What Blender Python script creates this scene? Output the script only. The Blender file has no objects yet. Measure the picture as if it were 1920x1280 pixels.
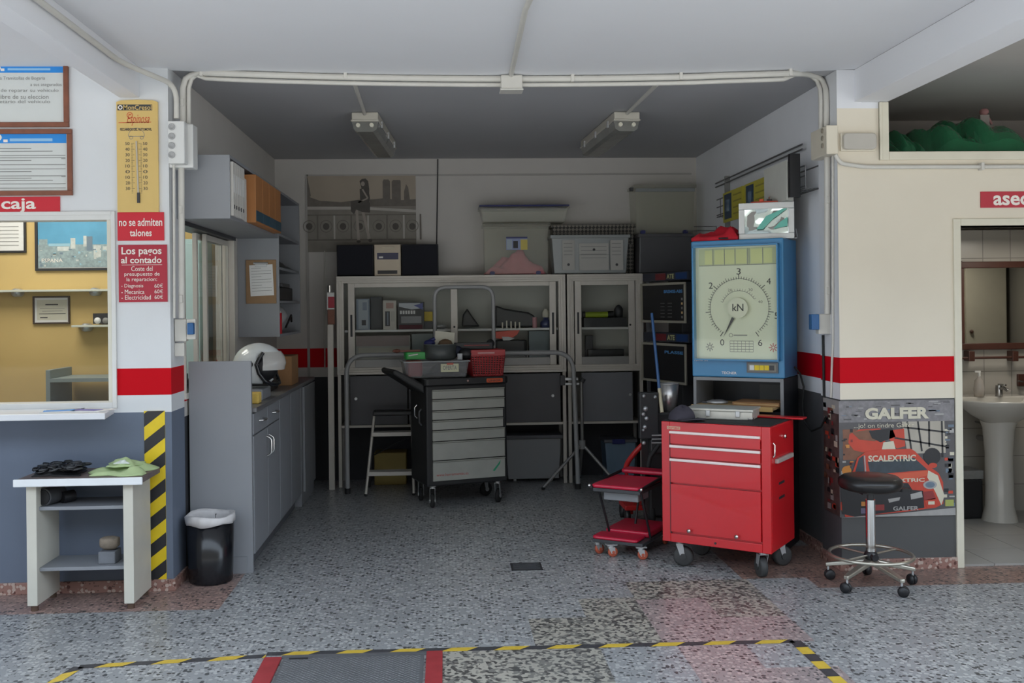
import bpy, math, random
from mathutils import Vector, Matrix
random.seed(7)
SC = bpy.context.scene
COL = SC.collection
PI = math.pi

# ------------------------------------------------------------------ camera
FPX = 1850.0; YAW = math.radians(2.8); ROLL = math.radians(0.65); HC = 1.5
VX, VY = 835.0, 575.0
cF = Vector((math.sin(YAW), math.cos(YAW), 0))
cR0 = Vector((math.cos(YAW), -math.sin(YAW), 0))
cR = cR0 * math.cos(ROLL) + Vector((0, 0, -math.sin(ROLL)))
cU = cR0 * math.sin(ROLL) + Vector((0, 0, math.cos(ROLL)))
CX = VX + FPX * math.tan(YAW) * math.cos(ROLL)
CY = VY - FPX * math.tan(YAW) * math.sin(ROLL)
cam_d = bpy.data.cameras.new('camera')
cam = bpy.data.objects.new('camera', cam_d); COL.objects.link(cam)
cam_d.sensor_width = 36.0; cam_d.sensor_fit = 'HORIZONTAL'
cam_d.lens = FPX / 1920 * 36.0
cam_d.shift_x = (960 - CX) / 1920.0
cam_d.shift_y = (CY - 640) / 1920.0
cam_d.clip_start = 0.05
rm = Matrix((cR, cU, -cF)).transposed()
cam.matrix_world = Matrix.Translation((0, 0, HC)) @ rm.to_4x4()
SC.camera = cam

# ------------------------------------------------------------------ world, sun, exposure
w = bpy.data.worlds.new('World'); SC.world = w; w.use_nodes = True
bg = w.node_tree.nodes['Background']
bg.inputs['Color'].default_value = (0.74, 0.86, 1.0, 1); bg.inputs['Strength'].default_value = 3.0
sd = bpy.data.lights.new('sun', 'SUN'); sd.energy = 9.0; sd.angle = math.radians(0.8); sd.color = (1, 0.95, 0.86)
sun = bpy.data.objects.new('sun', sd); COL.objects.link(sun)
sun.rotation_euler = (math.radians(-38), math.radians(-12), 0)   # the sun stands over the building; only the street is lit
ad = bpy.data.lights.new('office_fill', 'AREA'); ad.energy = 26; ad.size = 1.0; ad.color = (1, 0.95, 0.86)  # added fill light that brightens the office; no fitting is visible there
al = bpy.data.objects.new('office_fill', ad); COL.objects.link(al); al.location = (-2.9, 6.4, 2.7)
SC.view_settings.view_transform = 'Standard'; SC.view_settings.look = 'None'
SC.view_settings.gamma = 1.0; SC.view_settings.use_curve_mapping = False
SC.view_settings.exposure = 0.2
SC.cycles.max_bounces = 8; SC.cycles.diffuse_bounces = 5; SC.cycles.glossy_bounces = 4
SC.cycles.transparent_max_bounces = 16
SC.cycles.caustics_reflective = False; SC.cycles.caustics_refractive = False
SC.cycles.sample_clamp_indirect = 4.0

# ------------------------------------------------------------------ measuring helpers (photo pixel -> real place)
def ray(x, y):
    return cF + cR * ((x - CX) / FPX) + cU * (-(y - CY) / FPX)
def A(x, y, Y):
    d = ray(x, y); t = Y / d.y
    return Vector((d.x * t, Y, HC + d.z * t))
def G(x, y, z=0.0):
    d = ray(x, y); t = (z - HC) / d.z
    return Vector((d.x * t, d.y * t, z))
def WX(x, y, X):
    d = ray(x, y); t = X / d.x
    return Vector((X, d.y * t, HC + d.z * t))
def R(x0, y0, x1, y1, Y):
    xm, ym = (x0 + x1) / 2, (y0 + y1) / 2
    return (A(x0, ym, Y).x, A(x1, ym, Y).x, A(xm, y1, Y).z, A(xm, y0, Y).z)   # X0,X1,Z0,Z1

# ------------------------------------------------------------------ materials
def mnode(N, L, op, a, b=None, c=None):
    n = N.new('ShaderNodeMath'); n.operation = op
    for i, v in enumerate((a, b, c)):
        if v is None: continue
        if isinstance(v, (int, float)): n.inputs[i].default_value = v
        else: L.new(v, n.inputs[i])
    return n.outputs[0]
MATS = {}
def lin(c):
    return tuple(((v / 255.0) / 12.92 if v / 255.0 <= 0.04045 else (((v / 255.0) + 0.055) / 1.055) ** 2.4) for v in c)
def M(name, col, rough=0.5, metal=0.0, var=0.08, scale=9.0, bump=0.0, spec=0.5, coat=0.0, bscale=None):
    """col: linear albedo; a slight noise mottling keeps it from being flat."""
    if name in MATS: return MATS[name]
    m = bpy.data.materials.new(name); m.use_nodes = True
    nt = m.node_tree; N = nt.nodes; L = nt.links
    b = N['Principled BSDF']
    b.inputs['Roughness'].default_value = rough; b.inputs['Metallic'].default_value = metal
    b.inputs['Specular IOR Level'].default_value = spec
    b.inputs['Coat Weight'].default_value = coat
    g = N.new('ShaderNodeNewGeometry')
    if var > 0 or bump > 0:
        n = N.new('ShaderNodeTexNoise'); n.inputs['Scale'].default_value = scale; n.inputs['Detail'].default_value = 4
        L.new(g.outputs['Position'], n.inputs['Vector'])
    if var > 0:
        mx = N.new('ShaderNodeMix'); mx.data_type = 'RGBA'
        mx.inputs['A'].default_value = (*[max(0, v * (1 - var)) for v in col], 1)
        mx.inputs['B'].default_value = (*[min(1, v * (1 + var)) for v in col], 1)
        L.new(n.outputs['Fac'], mx.inputs['Factor']); L.new(mx.outputs['Result'], b.inputs['Base Color'])
    else:
        b.inputs['Base Color'].default_value = (*col, 1)
    if bump > 0:
        n2 = N.new('ShaderNodeTexNoise'); n2.inputs['Scale'].default_value = bscale or scale * 6; n2.inputs['Detail'].default_value = 3
        L.new(g.outputs['Position'], n2.inputs['Vector'])
        bp = N.new('ShaderNodeBump'); bp.inputs['Strength'].default_value = bump; bp.inputs['Distance'].default_value = 0.004
        L.new(n2.outputs['Fac'], bp.inputs['Height']); L.new(bp.outputs['Normal'], b.inputs['Normal'])
    MATS[name] = m
    return m
def Mg(name, tint=(0.9, 0.95, 0.93), alpha=0.12, rough=0.03, ior=1.3):
    """thin clear sheet: mostly see-through, with its own reflection"""
    if name in MATS: return MATS[name]
    m = bpy.data.materials.new(name); m.use_nodes = True
    nt = m.node_tree; N = nt.nodes; L = nt.links
    for n in list(N):
        if n.type != 'OUTPUT_MATERIAL': N.remove(n)
    out = [n for n in N if n.type == 'OUTPUT_MATERIAL'][0]
    tr = N.new('ShaderNodeBsdfTransparent'); tr.inputs['Color'].default_value = (*tint, 1)
    p = N.new('ShaderNodeBsdfPrincipled'); p.inputs['Base Color'].default_value = (*tint, 1)
    p.inputs['Roughness'].default_value = rough
    gl = N.new('ShaderNodeBsdfGlossy'); gl.inputs['Roughness'].default_value = rough
    fr = N.new('ShaderNodeFresnel'); fr.inputs['IOR'].default_value = ior
    m1 = N.new('ShaderNodeMixShader'); m1.inputs[0].default_value = alpha
    L.new(tr.outputs[0], m1.inputs[1]); L.new(p.outputs[0], m1.inputs[2])
    m2 = N.new('ShaderNodeMixShader'); ge = N.new('ShaderNodeNewGeometry')
    fs_ = mnode(N, L, 'MULTIPLY', fr.outputs[0], mnode(N, L, 'SUBTRACT', 1.0, ge.outputs['Backfacing']))
    L.new(fs_, m2.inputs[0]); L.new(m1.outputs[0], m2.inputs[1]); L.new(gl.outputs[0], m2.inputs[2])
    L.new(m2.outputs[0], out.inputs['Surface'])
    MATS[name] = m
    return m
def mixc(N, L, f, a, b):
    n = N.new('ShaderNodeMix'); n.data_type = 'RGBA'
    if isinstance(f, (int, float)): n.inputs['Factor'].default_value = f
    else: L.new(f, n.inputs['Factor'])
    for k, v in (('A', a), ('B', b)):
        if isinstance(v, tuple): n.inputs[k].default_value = (*v, 1)
        else: L.new(v, n.inputs[k])
    return n.outputs['Result']

def wall_paint(name, upper, stripe=(0.56, 0.0, 0.008), lower=(0.15, 0.165, 0.20), z0=0.955, z1=1.047, z2=1.19, has_stripe=True, above=None):
    m = bpy.data.materials.new(name); m.use_nodes = True
    nt = m.node_tree; N = nt.nodes; L = nt.links; b = N['Principled BSDF']; b.inputs['Roughness'].default_value = 0.6; b.inputs['Specular IOR Level'].default_value = 0.15
    g = N.new('ShaderNodeNewGeometry'); s = N.new('ShaderNodeSeparateXYZ'); L.new(g.outputs['Position'], s.inputs[0])
    n = N.new('ShaderNodeTexNoise'); n.inputs['Scale'].default_value = 3.0; n.inputs['Detail'].default_value = 6; L.new(g.outputs['Position'], n.inputs['Vector'])
    z = s.outputs['Z']
    up = mixc(N, L, n.outputs['Fac'], tuple(v * 0.93 for v in upper), tuple(min(1, v * 1.06) for v in upper))
    lo = mixc(N, L, n.outputs['Fac'], tuple(v * 0.88 for v in lower), tuple(v * 1.12 for v in lower))
    if above: up = mixc(N, L, mnode(N, L, 'GREATER_THAN', z, above), up, (0.74, 0.745, 0.77))
    # hairline scuffs and nail marks
    v = N.new('ShaderNodeTexVoronoi'); v.inputs['Scale'].default_value = 1.7; L.new(g.outputs['Position'], v.inputs['Vector'])
    dot = mnode(N, L, 'LESS_THAN', v.outputs['Distance'], 0.012)
    up = mixc(N, L, mnode(N, L, 'MULTIPLY', dot, 0.6), up, (0.25, 0.23, 0.2))
    c = mixc(N, L, mnode(N, L, 'GREATER_THAN', z, z0), lo, up)
    if has_stripe:
        st = mnode(N, L, 'MULTIPLY', mnode(N, L, 'GREATER_THAN', z, z1), mnode(N, L, 'LESS_THAN', z, z2))
        c = mixc(N, L, st, c, stripe)
    L.new(c, b.inputs['Base Color'])
    n2 = N.new('ShaderNodeTexNoise'); n2.inputs['Scale'].default_value = 60; L.new(g.outputs['Position'], n2.inputs['Vector'])
    bp = N.new('ShaderNodeBump'); bp.inputs['Strength'].default_value = 0.12; bp.inputs['Distance'].default_value = 0.003
    L.new(n2.outputs['Fac'], bp.inputs['Height']); L.new(bp.outputs['Normal'], b.inputs['Normal'])
    return m
WHITE_WALL = wall_paint('white wall paint', (0.72, 0.735, 0.75), lower=(0.155, 0.185, 0.245))  # cool light on the left side is painted into the bluish lower band
CREAM_WALL = wall_paint('cream wall paint', (0.74, 0.675, 0.56), lower=(0.105, 0.105, 0.105), above=2.585)
PILLAR_WALL = wall_paint('right pillar side paint', (0.76, 0.77, 0.79), lower=(0.09, 0.09, 0.095))
BACK_WALL = wall_paint('back wall paint', (0.60, 0.575, 0.545), z0=0.9, z1=0.985, z2=1.15, lower=(0.045, 0.046, 0.052))

def terrazzo(name, red=False, tile=False):
    m = bpy.data.materials.new(name); m.use_nodes = True
    nt = m.node_tree; N = nt.nodes; L = nt.links; b = N['Principled BSDF']
    g = N.new('ShaderNodeNewGeometry'); s = N.new('ShaderNodeSeparateXYZ'); L.new(g.outputs['Position'], s.inputs[0])
    X, Y = s.outputs['X'], s.outputs['Y']
    def vor(scale, rnd=1.0):
        v = N.new('ShaderNodeTexVoronoi'); v.inputs['Scale'].default_value = scale; v.inputs['Randomness'].default_value = rnd
        L.new(g.outputs['Position'], v.inputs['Vector']); return v
    v1 = vor(50); sp = N.new('ShaderNodeSeparateColor'); L.new(v1.outputs['Color'], sp.inputs[0])
    v2 = vor(95); sp2 = N.new('ShaderNodeSeparateColor'); L.new(v2.outputs['Color'], sp2.inputs[0])
    chip = mnode(N, L, 'LESS_THAN', v1.outputs['Distance'], 0.50)
    if red: base, dark, light = (0.36, 0.20, 0.165), (0.10, 0.035, 0.03), (0.62, 0.50, 0.43)
    else: base, dark, light = (0.33, 0.338, 0.342), (0.04, 0.042, 0.046), (0.50, 0.508, 0.50)
    c = base
    r = sp.outputs[0]
    isd = mnode(N, L, 'MULTIPLY', chip, mnode(N, L, 'LESS_THAN', r, 0.21))
    isl = mnode(N, L, 'MULTIPLY', chip, mnode(N, L, 'GREATER_THAN', r, 0.55))
    small = mnode(N, L, 'MULTIPLY', mnode(N, L, 'LESS_THAN', v2.outputs['Distance'], 0.4), mnode(N, L, 'LESS_THAN', sp2.outputs[0], 0.22))
    c = mixc(N, L, small, c, tuple(v * 0.35 for v in base))
    c = mixc(N, L, isl, c, light); c = mixc(N, L, isd, c, dark)
    if not red:
        def rect(x0, x1, y0, y1):
            a = mnode(N, L, 'MULTIPLY', mnode(N, L, 'GREATER_THAN', X, x0), mnode(N, L, 'LESS_THAN', X, x1))
            bb = mnode(N, L, 'MULTIPLY', mnode(N, L, 'GREATER_THAN', Y, y0), mnode(N, L, 'LESS_THAN', Y, y1))
            return mnode(N, L, 'MULTIPLY', a, bb)
        def tint(col, *rs):
            nonlocal c
            f = None
            for rr in rs:
                q = rect(*rr); f = q if f is None else mnode(N, L, 'MAXIMUM', f, q)
            n = N.new('ShaderNodeMix'); n.data_type = 'RGBA'; n.blend_type = 'MULTIPLY'
            L.new(f, n.inputs['Factor']); L.new(c, n.inputs['A']); n.inputs['B'].default_value = (*col, 1)
            c = n.outputs['Result']
        def patch(*rs):
            nonlocal c
            f = None
            for rr in rs:
                q = rect(*rr); f = q if f is None else mnode(N, L, 'MAXIMUM', f, q)
            v3 = vor(60); s3 = N.new('ShaderNodeSeparateColor'); L.new(v3.outputs['Color'], s3.inputs[0]); k = s3.outputs[1]
            q = mixc(N, L, mnode(N, L, 'GREATER_THAN', k, 0.55), (0.20, 0.19, 0.165), (0.46, 0.43, 0.36))
            q = mixc(N, L, mnode(N, L, 'LESS_THAN', k, 0.26), q, (0.05, 0.045, 0.04))
            c = mixc(N, L, f, c, q)
        # replaced tiles: pinkish and coarse brownish patches, and the red border strips in front of the walls
        tint((1.10, 0.84, 0.80), (0.95, 1.62, 4.30, 4.98), (1.0, 1.3, 3.6, 4.3), (1.3, 1.6, 3.4, 4.0))
        patch( (0.38, 0.66, 4.32, 4.72), (0.66, 0.95, 4.32, 5.02), (-0.03, 0.66, 3.5, 4.32), (0.95, 1.62, 4.98, 5.3), (1.3, 1.62, 4.66, 4.98))
        tint((1.0, 0.62, 0.52), (-6, -1.15, 5.0, 5.7))
        tint((0.80, 0.45, 0.34), (1.95, 6, 5.10, 5.8), (1.6, 2.4, 5.3, 6.0))
    # grime in broad clouds; the bay ramp below has no effect
    n = N.new('ShaderNodeTexNoise'); n.inputs['Scale'].default_value = 1.4; n.inputs['Detail'].default_value = 5; L.new(g.outputs['Position'], n.inputs['Vector'])
    f = mnode(N, L, 'MULTIPLY', n.outputs['Fac'], 0.5)
    c = mixc(N, L, f, c, tuple(v * 0.55 for v in base))
    if not red:
        gr = N.new('ShaderNodeMapRange'); L.new(Y, gr.inputs['Value']); gr.inputs['From Min'].default_value = 5.6; gr.inputs['From Max'].default_value = 7.2
        gr.inputs['To Min'].default_value = 0.0; gr.inputs['To Max'].default_value = 0.0
    L.new(c, b.inputs['Base Color']); b.inputs['Roughness'].default_value = 0.3
    b.inputs['Specular IOR Level'].default_value = 0.4
    return m
FLOOR = terrazzo('terrazzo floor'); SKIRT = terrazzo('red terrazzo', red=True)
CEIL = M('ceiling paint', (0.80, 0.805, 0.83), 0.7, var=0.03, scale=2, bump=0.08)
CEILB = M('shaded bay ceiling', (0.44, 0.44, 0.455), 0.7, var=0.05, scale=2, bump=0.1)  # same ceiling, colour darkened for the shade inside the bay

# ------------------------------------------------------------------ geometry builder
FONT_CACHE = {}
def text_geo(s, bold=0.0, italic=0.0, mono=False):
    key = (s, bold, italic)
    if key in FONT_CACHE: return FONT_CACHE[key]
    cu = bpy.data.curves.new('t', 'FONT'); cu.body = s; cu.size = 1; cu.resolution_u = 3; cu.offset = bold; cu.shear = italic
    cu.align_x = 'LEFT'; cu.fill_mode = 'BOTH'
    ob = bpy.data.objects.new('t', cu); COL.objects.link(ob)
    bpy.context.view_layer.update()
    me = bpy.data.meshes.new_from_object(ob)
    vs = [(v.co.x, v.co.y) for v in me.vertices]; fs = [tuple(p.vertices) for p in me.polygons]
    bpy.data.objects.remove(ob); bpy.data.curves.remove(cu); bpy.data.meshes.remove(me)
    FONT_CACHE[key] = (vs, fs)
    return vs, fs

class MB:
    def __init__(s, T=None):
        s.v = []; s.f = []; s.mi = []; s.m = []; s.sm = []; s.T = T
    def _m(s, m):
        if m not in s.m: s.m.append(m)
        return s.m.index(m)
    def add(s, vs, fs, m, smooth=False):
        o = len(s.v)
        for v in vs:
            v = Vector(v)
            s.v.append(s.T @ v if s.T else v)
        k = s._m(m)
        for f in fs:
            s.f.append(tuple(i + o for i in f)); s.mi.append(k); s.sm.append(smooth)
        return s
    def box(s, x0, x1, y0, y1, z0, z1, m):
        vs = [(x, y, z) for z in (z0, z1) for y in (y0, y1) for x in (x0, x1)]
        return s.add(vs, [(0, 2, 3, 1), (4, 5, 7, 6), (0, 1, 5, 4), (2, 6, 7, 3), (0, 4, 6, 2), (1, 3, 7, 5)], m)
    def rbox(s, x0, x1, y0, y1, z0, z1, m, r=0.01, n=3, axis='z'):
        """box with rounded edges around one axis"""
        pts = []
        if axis == 'z': a0, a1, b0, b1 = x0, x1, y0, y1
        elif axis == 'y': a0, a1, b0, b1 = x0, x1, z0, z1
        else: a0, a1, b0, b1 = y0, y1, z0, z1
        r = min(r, abs(a1 - a0) / 2.01, abs(b1 - b0) / 2.01)
        for (ca, cb, st) in ((a1 - r, b1 - r, 0), (a0 + r, b1 - r, 90), (a0 + r, b0 + r, 180), (a1 - r, b0 + r, 270)):
            for i in range(n + 1):
                t = math.radians(st + 90 * i / n); pts.append((ca + r * math.cos(t), cb + r * math.sin(t)))
        lo, hi = (z0, z1) if axis == 'z' else ((y0, y1) if axis == 'y' else (x0, x1))
        def P(p, h): return (p[0], p[1], h) if axis == 'z' else ((p[0], h, p[1]) if axis == 'y' else (h, p[0], p[1]))
        k = len(pts)
        vs = [P(p, lo) for p in pts] + [P(p, hi) for p in pts]
        fs = [tuple(range(k))[::-1], tuple(range(k, 2 * k))] + [(i, (i + 1) % k, k + (i + 1) % k, k + i) for i in range(k)]
        return s.add(vs, fs, m)
    def prism(s, pts, y0, y1, m, axis='y'):
        k = len(pts)
        def P(p, h): return (p[0], h, p[1]) if axis == 'y' else ((h, p[0], p[1]) if axis == 'x' else (p[0], p[1], h))
        vs = [P(p, y0) for p in pts] + [P(p, y1) for p in pts]
        fs = [tuple(range(k))[::-1], tuple(range(k, 2 * k))] + [(i, (i + 1) % k, k + (i + 1) % k, k + i) for i in range(k)]
        return s.add(vs, fs, m)
    def cyl(s, p0, p1, r, m, n=16, r2=None, caps=True):
        p0, p1 = Vector(p0), Vector(p1); r2 = r if r2 is None else r2
        d = (p1 - p0).normalized(); u = d.orthogonal().normalized(); w_ = d.cross(u)
        vs = []
        for p, rr in ((p0, r), (p1, r2)):
            for i in range(n):
                t = 2 * PI * i / n; vs.append(p + (u * math.cos(t) + w_ * math.sin(t)) * rr)
        s.add(vs, [(i, (i + 1) % n, n + (i + 1) % n, n + i) for i in range(n)], m, True)
        if caps: s.add(vs, [tuple(range(n))[::-1], tuple(range(n, 2 * n))], m)
        return s
    def tube(s, pts, r, m, n=8, closed=False, sub=True):
        pts = [Vector(p) for p in pts]
        k = len(pts); rings = []; u = None
        for i, p in enumerate(pts):
            a = pts[(i - 1) % k] if (closed or i > 0) else p
            b_ = pts[(i + 1) % k] if (closed or i < k - 1) else p
            d = (b_ - a).normalized()
            u = d.orthogonal().normalized() if u is None else (u - d * u.dot(d)).normalized()
            w_ = d.cross(u)
            rings.append([p + (u * math.cos(2 * PI * j / n) + w_ * math.sin(2 * PI * j / n)) * r for j in range(n)])
        vs = [q for rg in rings for q in rg]; fs = []
        for i in range(k if closed else k - 1):
            a, b_ = i * n, ((i + 1) % k) * n
            if closed and i == k - 1:   # find best twist
                best = min(range(n), key=lambda t: (rings[0][t] - rings[-1][0]).length)
            else: best = 0
            for j in range(n):
                fs.append((a + j, a + (j + 1) % n, b_ + (j + 1 + best) % n, b_ + (j + best) % n))
        s.add(vs, fs, m, True)
        if not closed: s.add(vs, [tuple(range(n))[::-1], tuple(range((k - 1) * n, k * n))], m)
        return s
    def lathe(s, prof, c, m, n=24, axis=(0, 0, 1), arc=2 * PI, sx=1, sy=1):
        ax = Vector(axis).normalized()
        if abs(ax.z) > 0.99: u, w_ = Vector((1, 0, 0)), Vector((0, 1, 0)) * (1 if ax.z > 0 else -1)
        else: u = ax.orthogonal().normalized(); w_ = ax.cross(u)
        c = Vector(c); vs = []
        for (r, h) in prof:
            for i in range(n):
                t = arc * i / n; vs.append(c + ax * h + (u * math.cos(t) * sx + w_ * math.sin(t) * sy) * max(r, 1e-5))
        k = len(prof); fs = []
        for j in range(k - 1):
            for i in range(n):
                fs.append((j * n + i, j * n + (i + 1) % n, (j + 1) * n + (i + 1) % n, (j + 1) * n + i))
        return s.add(vs, fs, m, True)
    def ball(s, c, r, m, n=14, sq=(1, 1, 1)):
        k = n // 2; vs = []; fs = []; c = Vector(c)
        for j in range(k + 1):
            ph = PI * j / k
            for i in range(n):
                t = 2 * PI * i / n
                vs.append(c + Vector((math.sin(ph) * math.cos(t) * r * sq[0], math.sin(ph) * math.sin(t) * r * sq[1], math.cos(ph) * r * sq[2])))
        for j in range(k):
            for i in range(n): fs.append((j * n + i, (j + 1) * n + i, (j + 1) * n + (i + 1) % n, j * n + (i + 1) % n))
        return s.add(vs, fs, m, True)
    def rag(s, c, w_, d, h, m, seed=1, n=14, base=0.004):
        """crumpled cloth heap lying on a surface"""
        rr = random.Random(seed); ph = [rr.uniform(0, 6) for _ in range(8)]
        vs = []; fs = []
        for j in range(n + 1):
            for i in range(n + 1):
                u, v = i / n * 2 - 1, j / n * 2 - 1
                e = max(0.0, 1 - max(abs(u), abs(v)) ** 3)
                z = h * e * (0.45 + 0.3 * math.sin(3.1 * u + ph[0] + 2 * v) + 0.25 * math.sin(5.3 * v + ph[1] - 3 * u) + 0.18 * math.sin(9 * u + ph[2]) * math.cos(7 * v + ph[3]))
                k = 1 + 0.14 * math.sin(3 * math.atan2(v, u) + ph[4]) + 0.08 * math.sin(7 * math.atan2(v, u) + ph[5])
                vs.append((c[0] + u * w_ / 2 * k, c[1] + v * d / 2 * k, c[2] + base + max(z, 0)))
        q = n + 1; nv = len(vs)
        for j in range(n):
            for i in range(n): fs.append((j * q + i, j * q + i + 1, (j + 1) * q + i + 1, (j + 1) * q + i))
        vs += [(x, y, c[2]) for (x, y, z) in vs]
        rim = [i for i in range(q)] + [j * q + n for j in range(1, q)] + [n * q + i for i in range(n - 1, -1, -1)] + [j * q for j in range(n - 1, 0, -1)]
        for a in range(len(rim)):
            b_ = rim[(a + 1) % len(rim)]; fs.append((rim[a], rim[a] + nv, b_ + nv, b_))
        fs += [tuple(nv + i for i in f[::-1]) for f in fs[:n * n]]
        return s.add(vs, fs, m, True)
    def text(s, body, o, u, v, box, m, bold=0.0, italic=0.0, keep=False):
        """body fitted in box=(a0,b0,a1,b1) measured along u (right) and v (up) from o"""
        vs, fs = text_geo(body, bold, italic)
        if not vs: return s
        xa, xb = min(p[0] for p in vs), max(p[0] for p in vs); ya, yb = min(p[1] for p in vs), max(p[1] for p in vs)
        a0, b0, a1, b1 = box; sx = (a1 - a0) / max(xb - xa, 1e-6); sy = (b1 - b0) / max(yb - ya, 1e-6)
        o, u, v = Vector(o), Vector(u), Vector(v)
        return s.add([o + u * (a0 + (p[0] - xa) * sx) + v * (b0 + (p[1] - ya) * sy) for p in vs], fs, m)
    def build(s, name, parent=None, bevel=0.0, world=True, seg=2, origin=None, angle=40):
        me = bpy.data.meshes.new(name); vs = s.v
        ob = bpy.data.objects.new(name, me); COL.objects.link(ob)
        if parent is not None:
            ob.parent = parent
            if world:
                inv = parent['_w'] if False else WORLD[parent.name].inverted()
                vs = [inv @ v for v in vs]
                WORLD[ob.name] = WORLD[parent.name]
            else: WORLD[ob.name] = WORLD[parent.name]
        else:
            if origin is None:
                xs = [v.x for v in vs]; ys = [v.y for v in vs]; zs = [v.z for v in vs]
                origin = Vector(((min(xs) + max(xs)) / 2, (min(ys) + max(ys)) / 2, min(zs)))
            ob.location = origin; vs = [v - origin for v in vs]; WORLD[ob.name] = Matrix.Translation(origin)
        me.from_pydata([tuple(v) for v in vs], [], s.f)
        for m in s.m: me.materials.append(m)
        me.polygons.foreach_set('material_index', s.mi); me.polygons.foreach_set('use_smooth', s.sm)
        me.update()
        if bevel > 0:
            bv = ob.modifiers.new('bevel', 'BEVEL'); bv.width = bevel; bv.segments = seg; bv.limit_method = 'ANGLE'; bv.angle_limit = math.radians(angle)
            bv.harden_normals = False
        return ob
WORLD = {}
def tag(o, label=None, cat=None, group=None, kind=None):
    if label: o['label'] = label
    if cat: o['category'] = cat
    if group: o['group'] = group
    if kind: o['kind'] = kind
    return o
def thing(name, label, cat, loc=(0, 0, 0), rotz=0.0, group=None):
    o = bpy.data.objects.new(name, None); COL.objects.link(o); o.empty_display_size = 0.1
    o.location = loc; o.rotation_euler = (0, 0, rotz)
    WORLD[o.name] = Matrix.Translation(loc) @ Matrix.Rotation(rotz, 4, 'Z')
    return tag(o, label, cat, group)
def LB(t):   # builder whose coordinates are local to thing t
    return MB(WORLD[t.name])
def struct(name, mb, bevel=0.0):
    return tag(mb.build(name, bevel=bevel), kind='structure')

class Canvas:
    """flat artwork: photo pixels inside one rectangle mapped onto the face of a real object"""
    def __init__(s, mb, px, o, U, V, n):
        s.mb = mb; s.px = px; s.o = Vector(o); s.U = Vector(U); s.V = Vector(V); s.n = Vector(n).normalized()
    def P(s, x, y, lay=1):
        x0, y0, x1, y1 = s.px
        return s.o + s.U * ((x - x0) / (x1 - x0)) + s.V * ((y - y0) / (y1 - y0)) + s.n * (0.0007 * lay)
    def poly(s, pts, m, lay=1):
        s.mb.add([s.P(x, y, lay) for x, y in pts], [tuple(range(len(pts)))[::-1]], m); return s
    def rect(s, x0, y0, x1, y1, m, lay=1):
        return s.poly([(x0, y0), (x1, y0), (x1, y1), (x0, y1)], m, lay)
    def line(s, x0, y0, x1, y1, wd, m, lay=1):
        dx, dy = x1 - x0, y1 - y0; l = math.hypot(dx, dy) or 1; nx, ny = -dy / l * wd / 2, dx / l * wd / 2
        return s.poly([(x0 + nx, y0 + ny), (x1 + nx, y1 + ny), (x1 - nx, y1 - ny), (x0 - nx, y0 - ny)], m, lay)
    def disc(s, cx, cy, rx, ry, m, lay=1, n=28, a0=0, a1=360):
        return s.poly([(cx + rx * math.cos(math.radians(a0 + (a1 - a0) * i / n)), cy + ry * math.sin(math.radians(a0 + (a1 - a0) * i / n))) for i in range(n + (0 if a1 - a0 == 360 else 1))], m, lay)
    def arc(s, cx, cy, r, a0, a1, wd, m, lay=1, n=36):
        for i in range(n):
            t0 = math.radians(a0 + (a1 - a0) * i / n); t1 = math.radians(a0 + (a1 - a0) * (i + 1) / n)
            q = [(cx + rr * math.cos(t), cy + rr * math.sin(t)) for rr, t in ((r + wd / 2, t0), (r + wd / 2, t1), (r - wd / 2, t1), (r - wd / 2, t0))]
            s.poly(q, m, lay)
        return s
    def text(s, body, x0, y0, x1, y1, m, lay=2, bold=0.0, italic=0.0):
        px0, py0, px1, py1 = s.px
        ux = s.U / (px1 - px0); vy = s.V / (py1 - py0)
        s.mb.text(body, s.P(x0, y1, lay), ux, -vy, (0, 0, x1 - x0, y1 - y0), m, bold, italic); return s
def front_canvas(mb, x0, y0, x1, y1, Y):
    a, b_, c = A(x0, y0, Y), A(x1, y0, Y), A(x0, y1, Y)
    X0, X1, Z0, Z1 = R(x0, y0, x1, y1, Y)
    return Canvas(mb, (x0, y0, x1, y1), (X0, Y, Z1), (X1 - X0, 0, 0), (0, 0, Z0 - Z1), (0, -1, 0))

# ------------------------------------------------------------------ room shell
YF, YR, XL, XR, XP, YB, ZC = 5.36, 5.42, -1.47, 2.24, 2.20, 8.67, 2.8
struct('floor', MB().box(-7, 7, 3.0, 9.0, -0.12, 0, FLOOR))
GROUND = M('street concrete', (0.50, 0.48, 0.45), 0.9, var=0.12, scale=2)
struct('ground', MB().box(-30, 30, -40, 3.0, -0.14, -0.015, GROUND))
BUILD = M('street facade', (0.11, 0.105, 0.095), 0.9, var=0.3, scale=0.6)
struct('wall_street', MB().box(-30, 30, -19, -17, -0.1, 10.0, BUILD))
# ceilings: the near slab sags a little between the pillars
mb = MB(); nx, ny = 28, 10; vs = []; fs = []
for j in range(ny + 1):
    y = 2.9 + (5.40 - 2.9) * j / ny
    for i in range(nx + 1):
        x = -1.62 + (2.30 + 1.62) * i / nx; u = (x - 0.34) / 1.96
        vs.append((x, y, ZC - 0.055 * max(0, 1 - u * u) * (j / ny) ** 2))
nv = len(vs); vs += [(x, y, 3.0) for x, y, z in vs]
for j in range(ny):
    for i in range(nx):
        a = j * (nx + 1) + i; fs.append((a, a + nx + 1, a + nx + 2, a + 1)); fs.append(tuple(nv + q for q in (a, a + 1, a + nx + 2, a + nx + 1)))
for i in range(nx):
    a = ny * (nx + 1) + i; fs.append((a, a + nv, a + nv + 1, a + 1)); fs.append((i, i + 1, i + 1 + nv, i + nv))
mb.add(vs, fs, CEIL); struct('ceiling', mb)
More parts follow.
